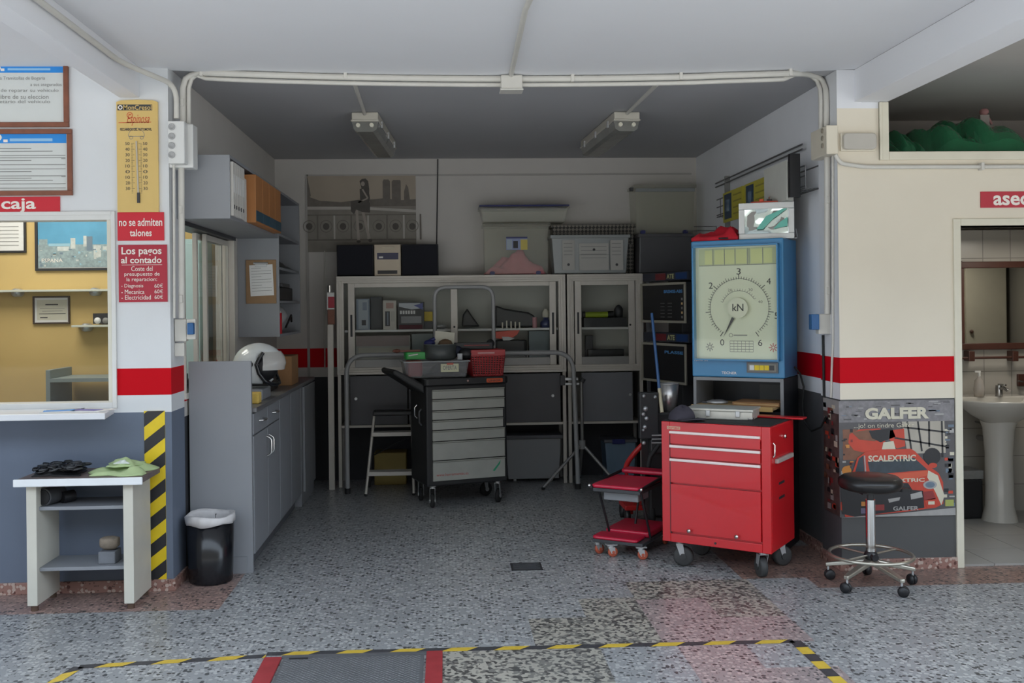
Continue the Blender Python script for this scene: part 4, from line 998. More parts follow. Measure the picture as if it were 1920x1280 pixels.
LINER = M('cabinet lining', (0.46, 0.46, 0.42), 0.6, var=0.06)
CGL = Mg('cabinet door glass', (0.965, 0.98, 0.97), 0.0, 0.03, ior=1.18)
zT = A(840, 516, YCF).z; zS = A(840, 700, YCF).z; zB = A(840, 797, YCF).z
def display_cabinet(xa, xb, label, doors, stile_r, lower):
    X0, X1 = A(xa, 600, YCF).x, A(xb, 600, YCF).x; D = YB - 0.016
    t = thing('display_cabinet', label, 'display cabinet', ((X0 + X1) / 2, (YCF + D) / 2, 0))
    f = 0.052
    # outer frame: stepped aluminium profile
    mb = MB()
    for (o, i, y) in ((0, 0.022, 0), (0.018, 0.040, 0.012), (0.036, 0.058, 0.022)):
        mb.box(X0 + o, X1 - o, YCF + y, YCF + y + 0.05, zT - i, zT - o, ALU).box(X0 + o, X1 - o, YCF + y, YCF + y + 0.05, zS + o, zS + i, ALU)
        mb.box(X0 + o, X0 + i, YCF + y, YCF + y + 0.05, zS + i, zT - i, ALU).box(X1 - i, X1 - o, YCF + y, YCF + y + 0.05, zS + i, zT - i, ALU)
    mb.build('frame', t, bevel=0.002)
    a0, a1, b0, b1 = X0 + 0.058, X1 - 0.058, zS + 0.058, zT - 0.058
    MB().box(X0 + 0.004, X0 + 0.02, YCF + 0.05, D, zB, zT - 0.02, ALUD).build('side_panel', t); MB().box(X1 - 0.02, X1 - 0.004, YCF + 0.05, D, zB, zT - 0.02, ALUD).build('side_panel', t)
    MB().box(X0 + 0.02, X1 - 0.02, D - 0.012, D, zB, zT - 0.02, LINER).build('back_panel', t)
    MB().box(X0 + 0.02, X1 - 0.02, YCF + 0.06, D - 0.012, zT - 0.02, zT - 0.001, ALUD).build('top_panel', t)
    MB().box(X0 + 0.02, X1 - 0.02, YCF + 0.055, D - 0.012, zS + 0.035, zS + 0.055, LINER).build('bottom_panel', t)
    zm = A(840, 618, YCF).z
    MB().box(X0 + 0.02, X1 - 0.02, YCF + 0.10, D - 0.013, zm - 0.014, zm + 0.004, WHITE).build('shelf_board', t)
    # sliding doors
    for k, (dx0_, dx1_, y, grip, lock) in enumerate(doors):
        d0, d1 = A(dx0_, 600, YCF).x, A(dx1_, 600, YCF).x; s_ = 0.055
        y = YCF + y
        mb = MB().box(d0, d0 + s_, y, y + 0.018, b0, b1, ALU).box(d1 - s_, d1, y, y + 0.018, b0, b1, ALU).box(d0 + s_, d1 - s_, y, y + 0.018, b1 - 0.036, b1, ALU).box(d0 + s_, d1 - s_, y, y + 0.018, b0, b0 + 0.065, ALUD)
        d_ = mb.build('door', t, bevel=0.002)
        MB().add([(d0 + s_, y + 0.009, b0 + 0.065), (d1 - s_, y + 0.009, b0 + 0.065), (d1 - s_, y + 0.009, b1 - 0.036), (d0 + s_, y + 0.009, b1 - 0.036)], [(0, 1, 2, 3)], CGL).build('pane', d_)
        gx = d0 + 0.018 if grip == 'l' else d1 - s_ + 0.02
        if grip: MB().box(gx, gx + 0.018, y - 0.001, y + 0.004, A(840, 629, YCF).z, A(840, 588, YCF).z, BLK).build('grip', d_)
        if lock: MB().cyl((A(lock, 613, YCF).x, y - 0.004, A(840, 613, YCF).z), (A(lock, 613, YCF).x, y + 0.002, A(840, 613, YCF).z), 0.009, BLK, 12).build('lock', d_)
    # grey cupboard below, posts
    for (c0, c1, knob, m_) in lower:
        q0, q1 = A(c0, 750, YCF).x, A(c1, 750, YCF).x
        p_ = MB().box(q0, q1, YCF + 0.03, YCF + 0.048, zB + 0.01, zS - 0.012, m_).build('cupboard_door', t, bevel=0.003)
        if knob: kx = A(knob, 745, YCF).x; kz = A(840, 745, YCF).z; MB().cyl((kx, YCF + 0.012, kz), (kx, YCF + 0.03, kz), 0.012, STEEL, 12).build('knob', p_)
    MB().box(X0 + 0.02, X1 - 0.02, YCF + 0.03, D - 0.012, zB - 0.012, zB + 0.008, ALU).build('rail', t)
    for px_ in (X0 + 0.002, X1 - 0.03):
        MB().box(px_, px_ + 0.028, YCF + 0.02, YCF + 0.05, 0.0, zS, ALU).build('post', t, bevel=0.002)
        MB().box(px_, px_ + 0.028, D - 0.045, D - 0.015, 0.0, zB - 0.012, ALUD).build('post', t, bevel=0.002)
    return t, X0, X1
GP1 = M('charcoal cupboard door', (0.105, 0.105, 0.115), 0.5, var=0.08); GP2 = M('blue grey cupboard door', (0.20, 0.205, 0.23), 0.5, var=0.06)
display_cabinet(631, 1061, 'wide aluminium display cabinet with two sliding glass doors against the back wall', ((652, 858, 0.030, 'l', 852), (845, 1044, 0.052, 'r', 0)), 0, ((656, 764, 667, GP1), (766, 900, 0, GP1), (902, 1052, 1037, GP1)))
display_cabinet(1064, 1206, 'narrow aluminium display cabinet right of the wide one against the back wall', ((1079, 1192, 0.030, 'l', 1183),), 0, ((1092, 1188, 1182, GP2),))

# spare aluminium profiles leaning on the left of the cabinet
t = thing('aluminium_profile', 'long bare aluminium profile standing left of the wide display cabinet', 'metal profile', G(620, 912))
X0 = A(615, 700, 8.22).x; X1 = A(626, 700, 8.22).x
MB().box(X0, X1, 8.20, 8.24, 0, A(620, 608, 8.22).z, ALU).build('bar', t, bevel=0.003)
MB().box(X0 + 0.004, X1 + 0.012, 8.20, 8.235, A(620, 608, 8.22).z, A(620, 580, 8.22).z, WOODB).box(X0, X1 + 0.01, 8.198, 8.24, A(620, 580, 8.22).z, A(620, 548, 8.22).z, WHITE).box(X0 + 0.01, X1 + 0.014, 8.194, 8.20, A(620, 577, 8.22).z, A(620, 556, 8.22).z, REDD).build('end_block', t, bevel=0.004)
MB().cyl((X0 + 0.02, 8.215, A(620, 548, 8.22).z), (X0 + 0.02, 8.215, A(620, 535, 8.22).z), 0.016, CHROME, 12).build('cap', t)

# contents
def item(px, Y, d, m, label, cat, name, art=None, group=None, bev=0.002, z0=None):
    X0, X1, Z0, Z1 = R(*px, Y)
    if z0 is not None: Z0 = z0
    mb = MB().box(X0, X1, Y, Y + d, Z0, Z1, m)
    if art:
        cv = Canvas(mb, px, (X0, Y, Z1), (X1 - X0, 0, 0), (0, 0, Z0 - Z1), (0, -1, 0)); art(cv)
    return tag(mb.build(name, bevel=0 if art else bev), label, cat, group)
zm = A(840, 618, YCF).z + 0.0048; zb = zS + 0.0555
YI = 8.40
PB = M('pale blue carton', (0.22, 0.26, 0.32), 0.5, var=0.2, scale=20); PKR = M('maroon felt', (0.10, 0.02, 0.03), 0.8)
def a1_(cv):
    cv.rect(672, 562, 690, 612, M('pale box face', (0.36, 0.40, 0.44), 0.5), 1); cv.rect(680, 566, 688, 580, PB, 2); cv.rect(678, 597, 686, 606, INK, 2)
item((668, 560, 693, 614), YI, 0.10, PB, 'pale blue carton at the left end of the upper cabinet shelf', 'carton', 'carton', a1_, z0=zm)
item((695, 556, 717, 614), YI + 0.06, 0.08, DGREY, 'dark grey carton between the pale blue and the tall white one', 'carton', 'carton', z0=zm)
def a2_(cv):
    cv.rect(724, 567, 738, 577, M('flesh print', (0.42, 0.26, 0.22), 0.5), 1); cv.rect(722, 582, 731, 608, INK, 1); cv.rect(726, 584, 728, 606, PB, 2); cv.rect(733, 582, 740, 600, M('print grey', (0.45, 0.42, 0.38), 0.5), 1)
item((718, 563, 743, 614), YI, 0.10, M('white carton', (0.55, 0.52, 0.47), 0.5), 'tall white carton with pink picture on the upper cabinet shelf', 'carton', 'carton', a2_, z0=zm)
def a3_(cv):
    cv.poly([(748, 568), (788, 568), (794, 577), (772, 579), (748, 574)], M('print pale', (0.5, 0.52, 0.56), 0.5), 1); cv.poly([(776, 572), (793, 568), (793, 580)], M('print blue', (0.08, 0.10, 0.30), 0.5), 2)
    [cv.rect(750 + i * 5, 581, 753.5 + i * 5, 587, WHITEP, 2) for i in range(6)]; cv.rect(752, 591, 790, 603, M('print steel', (0.22, 0.22, 0.23), 0.4), 1); cv.rect(748, 606, 792, 613, PKR, 2)
item((746, 566, 795, 614), YI - 0.01, 0.14, BLACK, 'black carton with blue flash right of the tall white carton', 'carton', 'carton', a3_, z0=zm)
item((793, 584, 811, 602), YI + 0.05, 0.08, M('bright yellow carton', (0.55, 0.40, 0.01), 0.5), 'small yellow box beside the black carton', 'box', 'yellow_box', z0=None)
item((792, 602, 813, 614), YI + 0.03, 0.12, DGREY, 'small dark box under the yellow one on the upper cabinet shelf', 'box', 'dark_box', z0=zm)
mb = MB(); p = A(826, 614, YI + .06); mb.lathe([(0, 0), (0.03, 0), (0.05, 0.02), (0.052, 0.028), (0.02, 0.04), (0, 0.042)], (p.x, YI + 0.06, zm), STEEL, 16); tag(mb.build('steel_dish'), 'small steel dish on the upper cabinet shelf behind the tube frame', 'dish')
# right half of the upper shelf
mb = MB(); y_ = YI + 0.02
pts = [(868, 590), (876, 578), (884, 590), (900, 612), (866, 612)]
mb.prism([(A(x, y, y_).x, max(A(x, y, y_).z, zm)) for x, y in pts][::-1], y_, y_ + 0.14, BLACK); tag(mb.build('tool_pouch', bevel=0.012), 'black peaked tool pouch in the right half of the cabinet', 'pouch')
mb = MB(); pts = [(928, 572), (945, 578), (968, 582), (990, 585), (1002, 592), (1002, 613), (928, 613)]
mb.prism([(A(x, y, y_).x, max(A(x, y, y_).z, zm)) for x, y in pts][::-1], y_ - 0.05, y_ + 0.1, BLACK); tag(mb.build('soft_tool_bag', bevel=0.014), 'black soft tool bag in the right half of the cabinet', 'bag')
mb = MB(); 
for i, (px_, r_, h, m_) in enumerate(((1002, 0.02, 0.09, REDT),)): 
    p = A(px_, 613, YI); mb.cyl((p.x, YI - 0.03, zm), (p.x, YI - 0.03, zm + h), r_, M('pink label', (0.5, 0.25, 0.27), 0.5), 14)
tag(mb.build('pink_tin'), 'small pink tin beside the black soft bag', 'tin')
p = A(1024, 600, YI); mb = MB().lathe([(0, 0), (0.05, 0), (0.05, 0.045), (0.03, 0.065), (0.022, 0.07), (0.022, 0.09), (0, 0.09)], (p.x, YI + 0.02, zm), M('navy bottle', (0.03, 0.04, 0.12), 0.3), 18).lathe([(0.026, 0.088), (0.034, 0.10), (0.034, 0.135), (0.02, 0.15), (0.02, 0.16), (0, 0.16)], (p.x, YI + 0.02, zm), M('cream spout', (0.62, 0.60, 0.50), 0.4), 16)
tag(mb.build('bottle'), 'navy bottle with cream top at the right end of the cabinet shelf', 'bottle')
for i, (px_, h) in enumerate(((942, 0.05), (950, 0.065), (958, 0.06), (966, 0.055), (974, 0.05))):
    p = A(px_, 612, YI - 0.06); tag(MB().cyl((p.x, YI - 0.075, zm), (p.x, YI - 0.075, zm + h), 0.007, M('cream spout', (0.6, 0.6, 0.5), 0.4), 8).build('screwdriver'), 'pale handled bit in a row before the black soft bag', 'screwdriver', 'row of pale bits in the cabinet')
# lower compartment
def a4_(cv): cv.rect(672, 637, 768, 643, M('cream box side', (0.50, 0.48, 0.40), 0.5), 1); cv.rect(668, 629, 768, 636, M('rose grey card', (0.28, 0.22, 0.21), 0.5), 1)
item((667, 629, 769, 650), YI, 0.14, M('pale carton', (0.38, 0.38, 0.35), 0.5), 'long pale carton in the lower left of the display cabinet', 'carton', 'carton', a4_, z0=zb)
item((772, 625, 812, 655), YI + 0.05, 0.12, M('teal glass box', (0.16, 0.20, 0.20), 0.3), 'grey green box in the lower compartment behind the tube frame', 'box', 'grey_green_box', z0=zb)
mb = MB(); pts = [(929, 622), (975, 618), (970, 627), (955, 637), (930, 634)]; y_ = YI - 0.02
REDO = M('orange red pack', (0.75, 0.06, 0.02), 0.4)
mb.prism([(A(x, y, y_).x, A(x, y, y_).z) for x, y in pts][::-1], y_, y_ + 0.1, REDO)
q = [(A(x, y, y_).x, A(x, y, y_).z) for x, y in ((941, 631), (953, 631), (966, 634), (955, 638), (943, 638))]; mb.prism(q[::-1], y_ - 0.004, y_, WHITEP)
tag(mb.build('orange_pack', bevel=0.003), 'orange red pack in the lower right of the display cabinet', 'pack')
mb = MB(); p0, p1 = R(927, 636, 988, 658, YI)[:2]; mb.rbox(p0, p1, YI - 0.03, YI + 0.12, zb, A(950, 637, YI).z - 0.002, BLACK, 0.03); tag(mb.build('black_case', bevel=0.01), 'black case under the orange red pack in the display cabinet', 'case')
item((992, 620, 1038, 657), YI + 0.06, 0.1, M('teal carton', (0.16, 0.20, 0.215), 0.5, var=0.2), 'teal grey carton in the lower right corner of the wide display cabinet', 'carton', 'carton', z0=zb)
mb = MB(); p = A(860, 655, YI); mb.rbox(p.x + 0.03, p.x + 0.25, YI + 0.02, YI + 0.14, zb, zb + 0.12, M('dark teal case', (0.05, 0.07, 0.065), 0.5), 0.02); tag(mb.build('dark_case', bevel=0.01), 'dark green case behind the clutter on the tool cart', 'case')
# narrow cabinet contents
p0 = A(1100, 590, YI); p1 = A(1138, 590, YI)
mb = MB().cyl((A(1097, 590, YI).x, YI, p0.z), (A(1139, 590, YI).x, YI, p0.z), 0.026, M('lime tube', (0.28, 0.36, 0.02), 0.5), 16).cyl((A(1139, 590, YI).x, YI, p0.z), (A(1150, 590, YI).x, YI, p0.z), 0.03, BLACK, 16).cyl((A(1092, 590, YI).x, YI, p0.z), (A(1097, 590, YI).x, YI, p0.z), 0.03, BLACK, 16).box(A(1093, 590, YI).x, A(1172, 590, YI).x, YI - 0.06, YI + 0.1, zm, p0.z - 0.026, BLACK)
tag(mb.build('work_lamp'), 'lime green tube lamp on a black base in the narrow cabinet', 'lamp')
mb = MB(); pp = A(1162, 600, YI); mb.lathe([(0, 0.0), (0.035, 0.0), (0.04, 0.07), (0.02, 0.10), (0, 0.11)], (pp.x - 0.005, YI + 0.02, p0.z - 0.0255), DGREY, 14); tag(mb.build('dark_jar'), 'dark jar on the right of the lime green tube lamp', 'jar')
item((1103, 655, 1170, 661), YI, 0.14, BLACK, 'flat black case at the bottom of the narrow display cabinet', 'case', 'flat_case', z0=zb)
item((1098, 629, 1112, 642), YI + 0.10, 0.06, DGREY, 'small dark carton at the back of the narrow display cabinet', 'carton', 'carton', z0=zb)
# storage under the cabinets
mb = MB(); X0, X1, Z0, Z1 = R(948, 815, 1052, 905, 8.38)
t = thing('storage_bin', 'large clear plastic storage bin with grey lid under the wide cabinet', 'storage bin', ((X0 + X1) / 2, 8.48, 0.0))
SMK = Mg('dim clear plastic', (0.45, 0.46, 0.48), 0.6, 0.3)
MB().prism([(X0 + 0.02, 0.03), (X1 - 0.02, 0.03), (X1, Z1 - 0.03), (X0, Z1 - 0.03)], 8.36, 8.60, SMK).build('bin_body', t, bevel=0.006)
MB().box(X0 - 0.015, X1 + 0.015, 8.345, 8.61, Z1 - 0.03, Z1, GREYD).build('lid', t, bevel=0.005)
for xx in (X0 + 0.08, X1 - 0.08): MB().cyl((xx - 0.012, 8.42, 0.016), (xx + 0.012, 8.42, 0.016), 0.016, STEEL, 12).build('wheel', t)
X0, X1, Z0, Z1 = R(1134, 822, 1192, 905, 8.38)
t = thing('storage_bin', 'blue lidded clear storage bin under the narrow display cabinet', 'storage bin', ((X0 + X1) / 2, 8.48, 0.0))
MB().prism([(X0 + 0.02, 0.0), (X1 - 0.02, 0.0), (X1, Z1 - 0.03), (X0, Z1 - 0.03)], 8.36, 8.60, Mg('blue tinted plastic', (0.30, 0.42, 0.55), 0.55, 0.3)).build('bin_body', t, bevel=0.006)
MB().box(X0 - 0.01, X1 + 0.01, 8.345, 8.61, Z1 - 0.03, Z1 - 0.003, GREYD).build('lid', t, bevel=0.005)
MB().box(X0 + 0.06, X0 + 0.17, 8.338, 8.346, Z1 - 0.04, Z1 + 0.0, NAVY).build('latch', t, bevel=0.003)
X0, X1, Z0, Z1 = R(702, 848, 762, 905, 8.40)
tag(MB().box(X0, X1, 8.38, 8.60, 0.0, Z1, M('mustard carton', (0.30, 0.22, 0.06), 0.6, var=0.15)).build('mustard_box', bevel=0.006), 'mustard coloured box on the floor behind the step ladder', 'box')

# ---------------------------------------------------------------- on top of the cabinets
t = thing('stereo_system', 'black stereo with silver centre unit and two speakers on the wide cabinet', 'stereo', (A(727, 515, 8.42).x, 8.42, zT))
z_ = zT + 0.001; zt_ = A(727, 458, 8.36).z
SPK = M('speaker cloth', (0.010, 0.011, 0.018), 0.85, var=0.2, scale=80)
for k_, (a, b_) in enumerate(((631, 700), (753, 822))):
    X0, X1 = A(a, 490, 8.36).x, A(b_, 490, 8.36).x
    s_ = MB().box(X0, X1, 8.375, 8.58, z_, zt_, BLACK).build('speaker', t, bevel=0.004)
    MB().box(X0 + 0.006, X1 - 0.006, 8.362, 8.374, z_ + 0.006, zt_ - 0.006, SPK).build('grille', s_, bevel=0.006)
X0, X1 = A(701.5, 490, 8.36).x, A(751.5, 490, 8.36).x
SIL = M('champagne silver', (0.42, 0.36, 0.28), 0.35, 0.3, var=0.06)
c_ = MB().box(X0, X1, 8.36, 8.58, z_, zt_, SIL).build('centre_unit', t, bevel=0.004)
a = A(707, 474, 8.36); b_ = A(747, 486, 8.36); MB().box(a.x, b_.x, 8.356, 8.3605, b_.z, a.z, M('display navy', (0.03, 0.03, 0.09), 0.15)).box(a.x + 0.015, a.x + 0.05, 8.3555, 8.356, b_.z + 0.01, b_.z + 0.025, WHITEP).build('display', c_)
a = A(716, 463, 8.36); b_ = A(739, 467, 8.36); MB().box(a.x, b_.x, 8.354, 8.3605, b_.z, a.z, M('pale disc slot', (0.62, 0.56, 0.42), 0.4)).build('disc_slot', c_)
a = A(708, 507, 8.36); b_ = A(745, 513, 8.36); MB().box(a.x, b_.x, 8.354, 8.3605, b_.z, a.z, BLACK).build('tape_slot', c_)

def tub(x0, y0, x1, y1, Y, d, m, label, lid=None, taper=0.06, name='storage_box', ribs=0, base=None, feet=False):
    X0, X1, Z0, Z1 = R(x0, y0, x1, y1, Y)
    if base is not None: Z0 = base
    t = thing(name, label, 'storage box', ((X0 + X1) / 2, Y + d / 2, Z0))
    w_ = X1 - X0; k = taper * w_ / 2; k2 = 0.02
    vs = []
    for (z, a, b_) in ((Z0 + 0.004, k, k2), (Z1 - 0.028, 0.012, 0.0)):
        vs += [(X0 + a, Y + b_, z), (X1 - a, Y + b_, z), (X1 - a, Y + d - b_, z), (X0 + a, Y + d - b_, z)]
    mb = MB().add(vs, [(0, 1, 5, 4), (1, 2, 6, 5), (2, 3, 7, 6), (3, 0, 4, 7), (3, 2, 1, 0)], m)
    for i in range(ribs):
        u = (i + 0.5) / ribs; xx = X0 + 0.03 + (w_ - 0.06) * u; mb.box(xx - 0.003, xx + 0.003, Y - 0.002 + k2 / 2, Y + 0.006 + k2 / 2, Z0 + 0.01, Z1 - 0.05, m)
    mb.build('tub_body', t, bevel=0.008)
    MB().box(X0, X1, Y - 0.012, Y + d + 0.01, Z1 - 0.028, Z1 - (0.014 if lid else 0.0), m).build('rim', t, bevel=0.004)
    if lid: MB().box(X0 + 0.002, X1 - 0.002, Y - 0.016, Y + d + 0.012, Z1 - 0.013, Z1, lid).build('lid', t, bevel=0.004)
    if feet:
        for f_ in (0.14, 0.82): 
            xx = X0 + w_ * f_; MB().rbox(xx - 0.02, xx + 0.02, Y - 0.004, Y + 0.03, Z0 + 0.0, Z0 + 0.03, NAVY, 0.01, axis='y').build('foot', t)
    return t, (X0, X1, Z0, Z1)
zc_ = zT + 0.001
t, q = tub(905, 418, 1032, 514, 8.33, 0.26, CLEAR, 'clear storage box holding pink cloth on the wide cabinet', base=zc_, feet=True)
lab = A(949, 444, 8.33); lb2 = A(989, 468, 8.33)
mb = MB().box(lab.x, lb2.x, 8.325, 8.328, lb2.z, lab.z, M('label blue', (0.25, 0.30, 0.50), 0.4)); cvx = Canvas(mb, (949, 444, 989, 468), (lab.x, 8.325, lab.z), (lb2.x - lab.x, 0, 0), (0, 0, lb2.z - lab.z), (0, -1, 0))
cvx.rect(949, 444, 989, 447, NAVY); cvx.rect(962, 452, 971, 465, BLK); cvx.rect(976, 449, 989, 468, M('label yellow', (0.62, 0.50, 0.10), 0.4)); cvx.rect(950, 449, 960, 467, M('label pale', (0.35, 0.42, 0.50), 0.4)); mb.build('label', t)
tag(MB().rag(((q[0] + q[1]) / 2 - 0.02, 8.46, zc_ + 0.006), 0.44, 0.20, 0.20, M('pink cloth', (0.68, 0.24, 0.28), 0.9, var=0.15, scale=20), 3, 18).build('pink_cloth'), 'pink cloth bundled inside the clear storage box', 'cloth')
z2 = q[3] + 0.001
t, q2 = tub(898, 384, 1068, 421, 8.31, 0.28, CLEAR, 'flat clear storage box with dark blue lid on top of the pink filled one', lid=NAVY, taper=0.10, base=z2)
# checkered basket behind, grey tub in front
CHK = bpy.data.materials.new('perforated basket'); CHK.use_nodes = True
N = CHK.node_tree.nodes; L = CHK.node_tree.links; b = N['Principled BSDF']; g = N.new('ShaderNodeNewGeometry'); mp = N.new('ShaderNodeMapping'); mp.inputs['Rotation'].default_value = (0, math.radians(45), 0)
ck = N.new('ShaderNodeTexChecker'); ck.inputs['Scale'].default_value = 44; ck.inputs['Color1'].default_value = (0.22, 0.20, 0.17, 1); ck.inputs['Color2'].default_value = (0.03, 0.028, 0.025, 1)
L.new(g.outputs['Position'], mp.inputs[0]); L.new(mp.outputs[0], ck.inputs[0]); L.new(ck.outputs[0], b.inputs['Base Color'])
t, q = tub(1033, 421, 1192, 514, 8.47, 0.16, CHK, 'beige and dark lattice basket behind the grey tub', taper=0.04, name='lattice_basket', base=zc_)
GT = Mg('grey translucent plastic', (0.42, 0.45, 0.45), 0.7, 0.3)
t, q = tub(1032, 440, 1182, 514, 8.22, 0.24, GT, 'grey translucent tub full of white leaflets on the cabinets', taper=0.10, base=zc_)
for (a, b_, c_, e) in ((1054, 450, 1077, 506), (1086, 456, 1141, 506), (1144, 450, 1168, 506)):
    X0, X1, Z0, Z1 = R(a, b_, c_, e, 8.22)
    mb = MB().box(X0, X1, 8.21, 8.219, max(Z0, zc_ + 0.02), Z1, M('leaflet white', (0.46, 0.45, 0.42), 0.6)); cvx = Canvas(mb, (a, b_, c_, e), (X0, 8.21, Z1), (X1 - X0, 0, 0), (0, 0, Z0 - Z1), (0, -1, 0))
    for i in range(4): cvx.rect(a + 3, b_ + 6 + i * 7, c_ - 4, b_ + 7 + i * 7, INKG)
    cvx.disc((a + c_) / 2, e - 10 if c_ - a < 30 else b_ + 12, 2.5, 2.5, INK)
    if c_ - a > 30: cvx.rect(a, b_ + 21, c_, b_ + 22, INKG, 2)
    mb.build('leaflet_stack', t)
DKT = Mg('dark smoked plastic', (0.10, 0.10, 0.11), 0.85, 0.4)
t, q = tub(1197, 438, 1300, 514, 8.30, 0.30, DKT, 'dark smoked storage box at the right end of the cabinets', taper=0.04, base=zc_)
tag(MB().rag((A(1268, 505, 8.1).x, 8.16, zc_ + 0.0), 0.16, 0.10, 0.10, BLACK, 9).build('black_rag'), 'black rag before the dark smoked storage box', 'rag') if False else None
t, q = tub(1189, 346, 1306, 437, 8.30, 0.30, CLEAR, 'tall clear storage box stacked on the dark smoked one', taper=0.09, base=q[3] + 0.001, feet=True)
MB().box(q[0] + 0.012, q[1] - 0.012, 8.29, 8.298, q[3] - 0.06, q[3] - 0.03, CLEARG).box(q[0] - 0.03, q[0], 8.31, 8.36, q[3] - 0.05, q[3] - 0.02, DGREY).build('clamp', t, bevel=0.004)
# shelf/table the dark boxes rest on, right of the cabinets
X0 = A(1207, 520, YCF).x + 0.003
tag(MB().box(X0, XR - 0.016, 8.22, YB - 0.014, zT - 0.03, zT - 0.001, GREYD).box(X0 + 0.01, X0 + 0.04, 8.24, 8.27, 0, zT - 0.03, GREYD).build('wall_shelf', bevel=0.003), 'dark grey shelf in the back right corner of the bay', 'shelf') 

# ================================================================== TUBE FRAME, TRIPOD, LADDER
TG = M('grey tube paint', (0.36, 0.365, 0.37), 0.45, 0.1, var=0.08)
t = thing('tube_frame', 'grey bent tube frame standing before the wide display cabinet', 'tube frame', (A(868, 900, 8.02).x, 8.02, 0))
Yt = 8.02
pL_ = A(652, 925, Yt).x; pR_ = A(1084, 912, Yt).x; zb_ = A(868, 663, Yt).z
MB().tube(rounded_path([(pL_, Yt, 0.025), (pL_, Yt, zb_), (pR_ - 0.03, Yt, zb_), (pR_, Yt, 0.025)], 0.16, 8), 0.019, TG, 12).build('outer_tube', t)
uL, uR, uz = A(815, 590, Yt).x, A(925, 590, Yt).x, A(868, 538, Yt).z
MB().tube(rounded_path([(uL, Yt, zb_ - 0.0), (uL, Yt, uz), (uR, Yt, uz), (uR, Yt, zb_)], 0.10, 8), 0.016, TG, 12).build('inner_tube', t)
MB().box(pL_ + 0.16, pR_ - 0.2, Yt + 0.0, Yt + 0.03, zb_ - 0.012, zb_ + 0.012, TG).build('cross_bar', t)
for xx in (pL_, pR_): MB().cyl((xx, Yt, 0), (xx, Yt, 0.045), 0.024, RUBBER, 14).build('rubber_foot', t)
t = thing('tripod_stand', 'grey tripod stand with a clamp right of the bent tube frame', 'tripod', (A(1092, 900, 8.14).x, 8.14, 0))
Yp = 8.14; hub = A(1092, 832, Yp); top = A(1090, 716, Yp)
MB().cyl((hub.x, Yp, hub.z - 0.02), (top.x, Yp, top.z), 0.014, ALUD, 12).build('pole', t)
MB().cyl((hub.x, Yp, hub.z - 0.04), (hub.x, Yp, hub.z + 0.03), 0.026, TG, 14).build('hub', t)
for (gx, gy) in ((A(1018, 905, 8.02).x, 8.0), (A(1150, 885, 8.16).x + 0.02, 8.02), (hub.x + 0.02, 8.50)):
    l_ = MB().cyl((hub.x, Yp, hub.z), (gx, gy, 0.02), 0.013, ALUD, 10).build('leg', t)
    MB().ball((gx, gy, 0.016), 0.0155, RUBBER, 10).build('rubber_foot', l_)
mb = MB(); q = A(1070, 710, Yp)
mb.cyl((top.x, Yp, top.z), (top.x + 0.02, Yp, top.z + 0.03), 0.022, DGREY, 12).box(q.x - 0.06, q.x + 0.06, Yp - 0.03, Yp + 0.0, q.z - 0.012, q.z + 0.012, STEEL).box(q.x - 0.09, q.x - 0.05, Yp - 0.035, Yp + 0.005, q.z - 0.05, q.z + 0.03, DGREY).box(q.x - 0.05, q.x + 0.07, Yp - 0.03, Yp, q.z - 0.05, q.z - 0.03, STEEL)
mb.build('clamp', t, bevel=0.004)
# step ladder
t = thing('step_ladder', 'small aluminium step ladder behind the black and grey tool cart', 'ladder', (-0.45, 7.95, 0))
Y1_ = 7.88; a = A(685, 930, Y1_); b_ = A(701, 775, 8.02)
RAILX = (A(686, 930, Y1_).x, A(776, 930, Y1_).x); zt1 = b_.z; TX = (A(702, 775, 8.0).x, A(772, 775, 8.0).x)
for x0_, x1_ in zip(RAILX, TX):
    MB().cyl((x0_, Y1_, 0.015), (x1_, 8.0, zt1), 0.0115, ALU, 8).build('rail', t)
    MB().cyl((x0_, 8.22, 0.015), (x1_, 8.02, zt1), 0.010, DGREY, 8).build('rear_leg', t)
    MB().ball((x0_, Y1_, 0.014), 0.0135, RUBBER, 8).build('rubber_foot', t)
for y_ in (815, 887):
    z = A(730, y_, 7.92).z; u = z / zt1; MB().box(RAILX[0] + (TX[0] - RAILX[0]) * u - 0.004, RAILX[1] + (TX[1] - RAILX[1]) * u, 7.86 + 0.12 * u, 7.99 + 0.1 * u, z - 0.016, z + 0.016, ALU).build('step', t, bevel=0.003)
MB().box(TX[0] - 0.01, TX[1] + 0.01, 7.93, 8.10, zt1 - 0.01, zt1 + 0.025, BLACK).build('top_platform', t, bevel=0.008)
MB().cyl((RAILX[0] + 0.03, 8.15, 0.28), (TX[1] - 0.02, 8.05, 0.45), 0.006, BLACK, 6).build('brace', t)

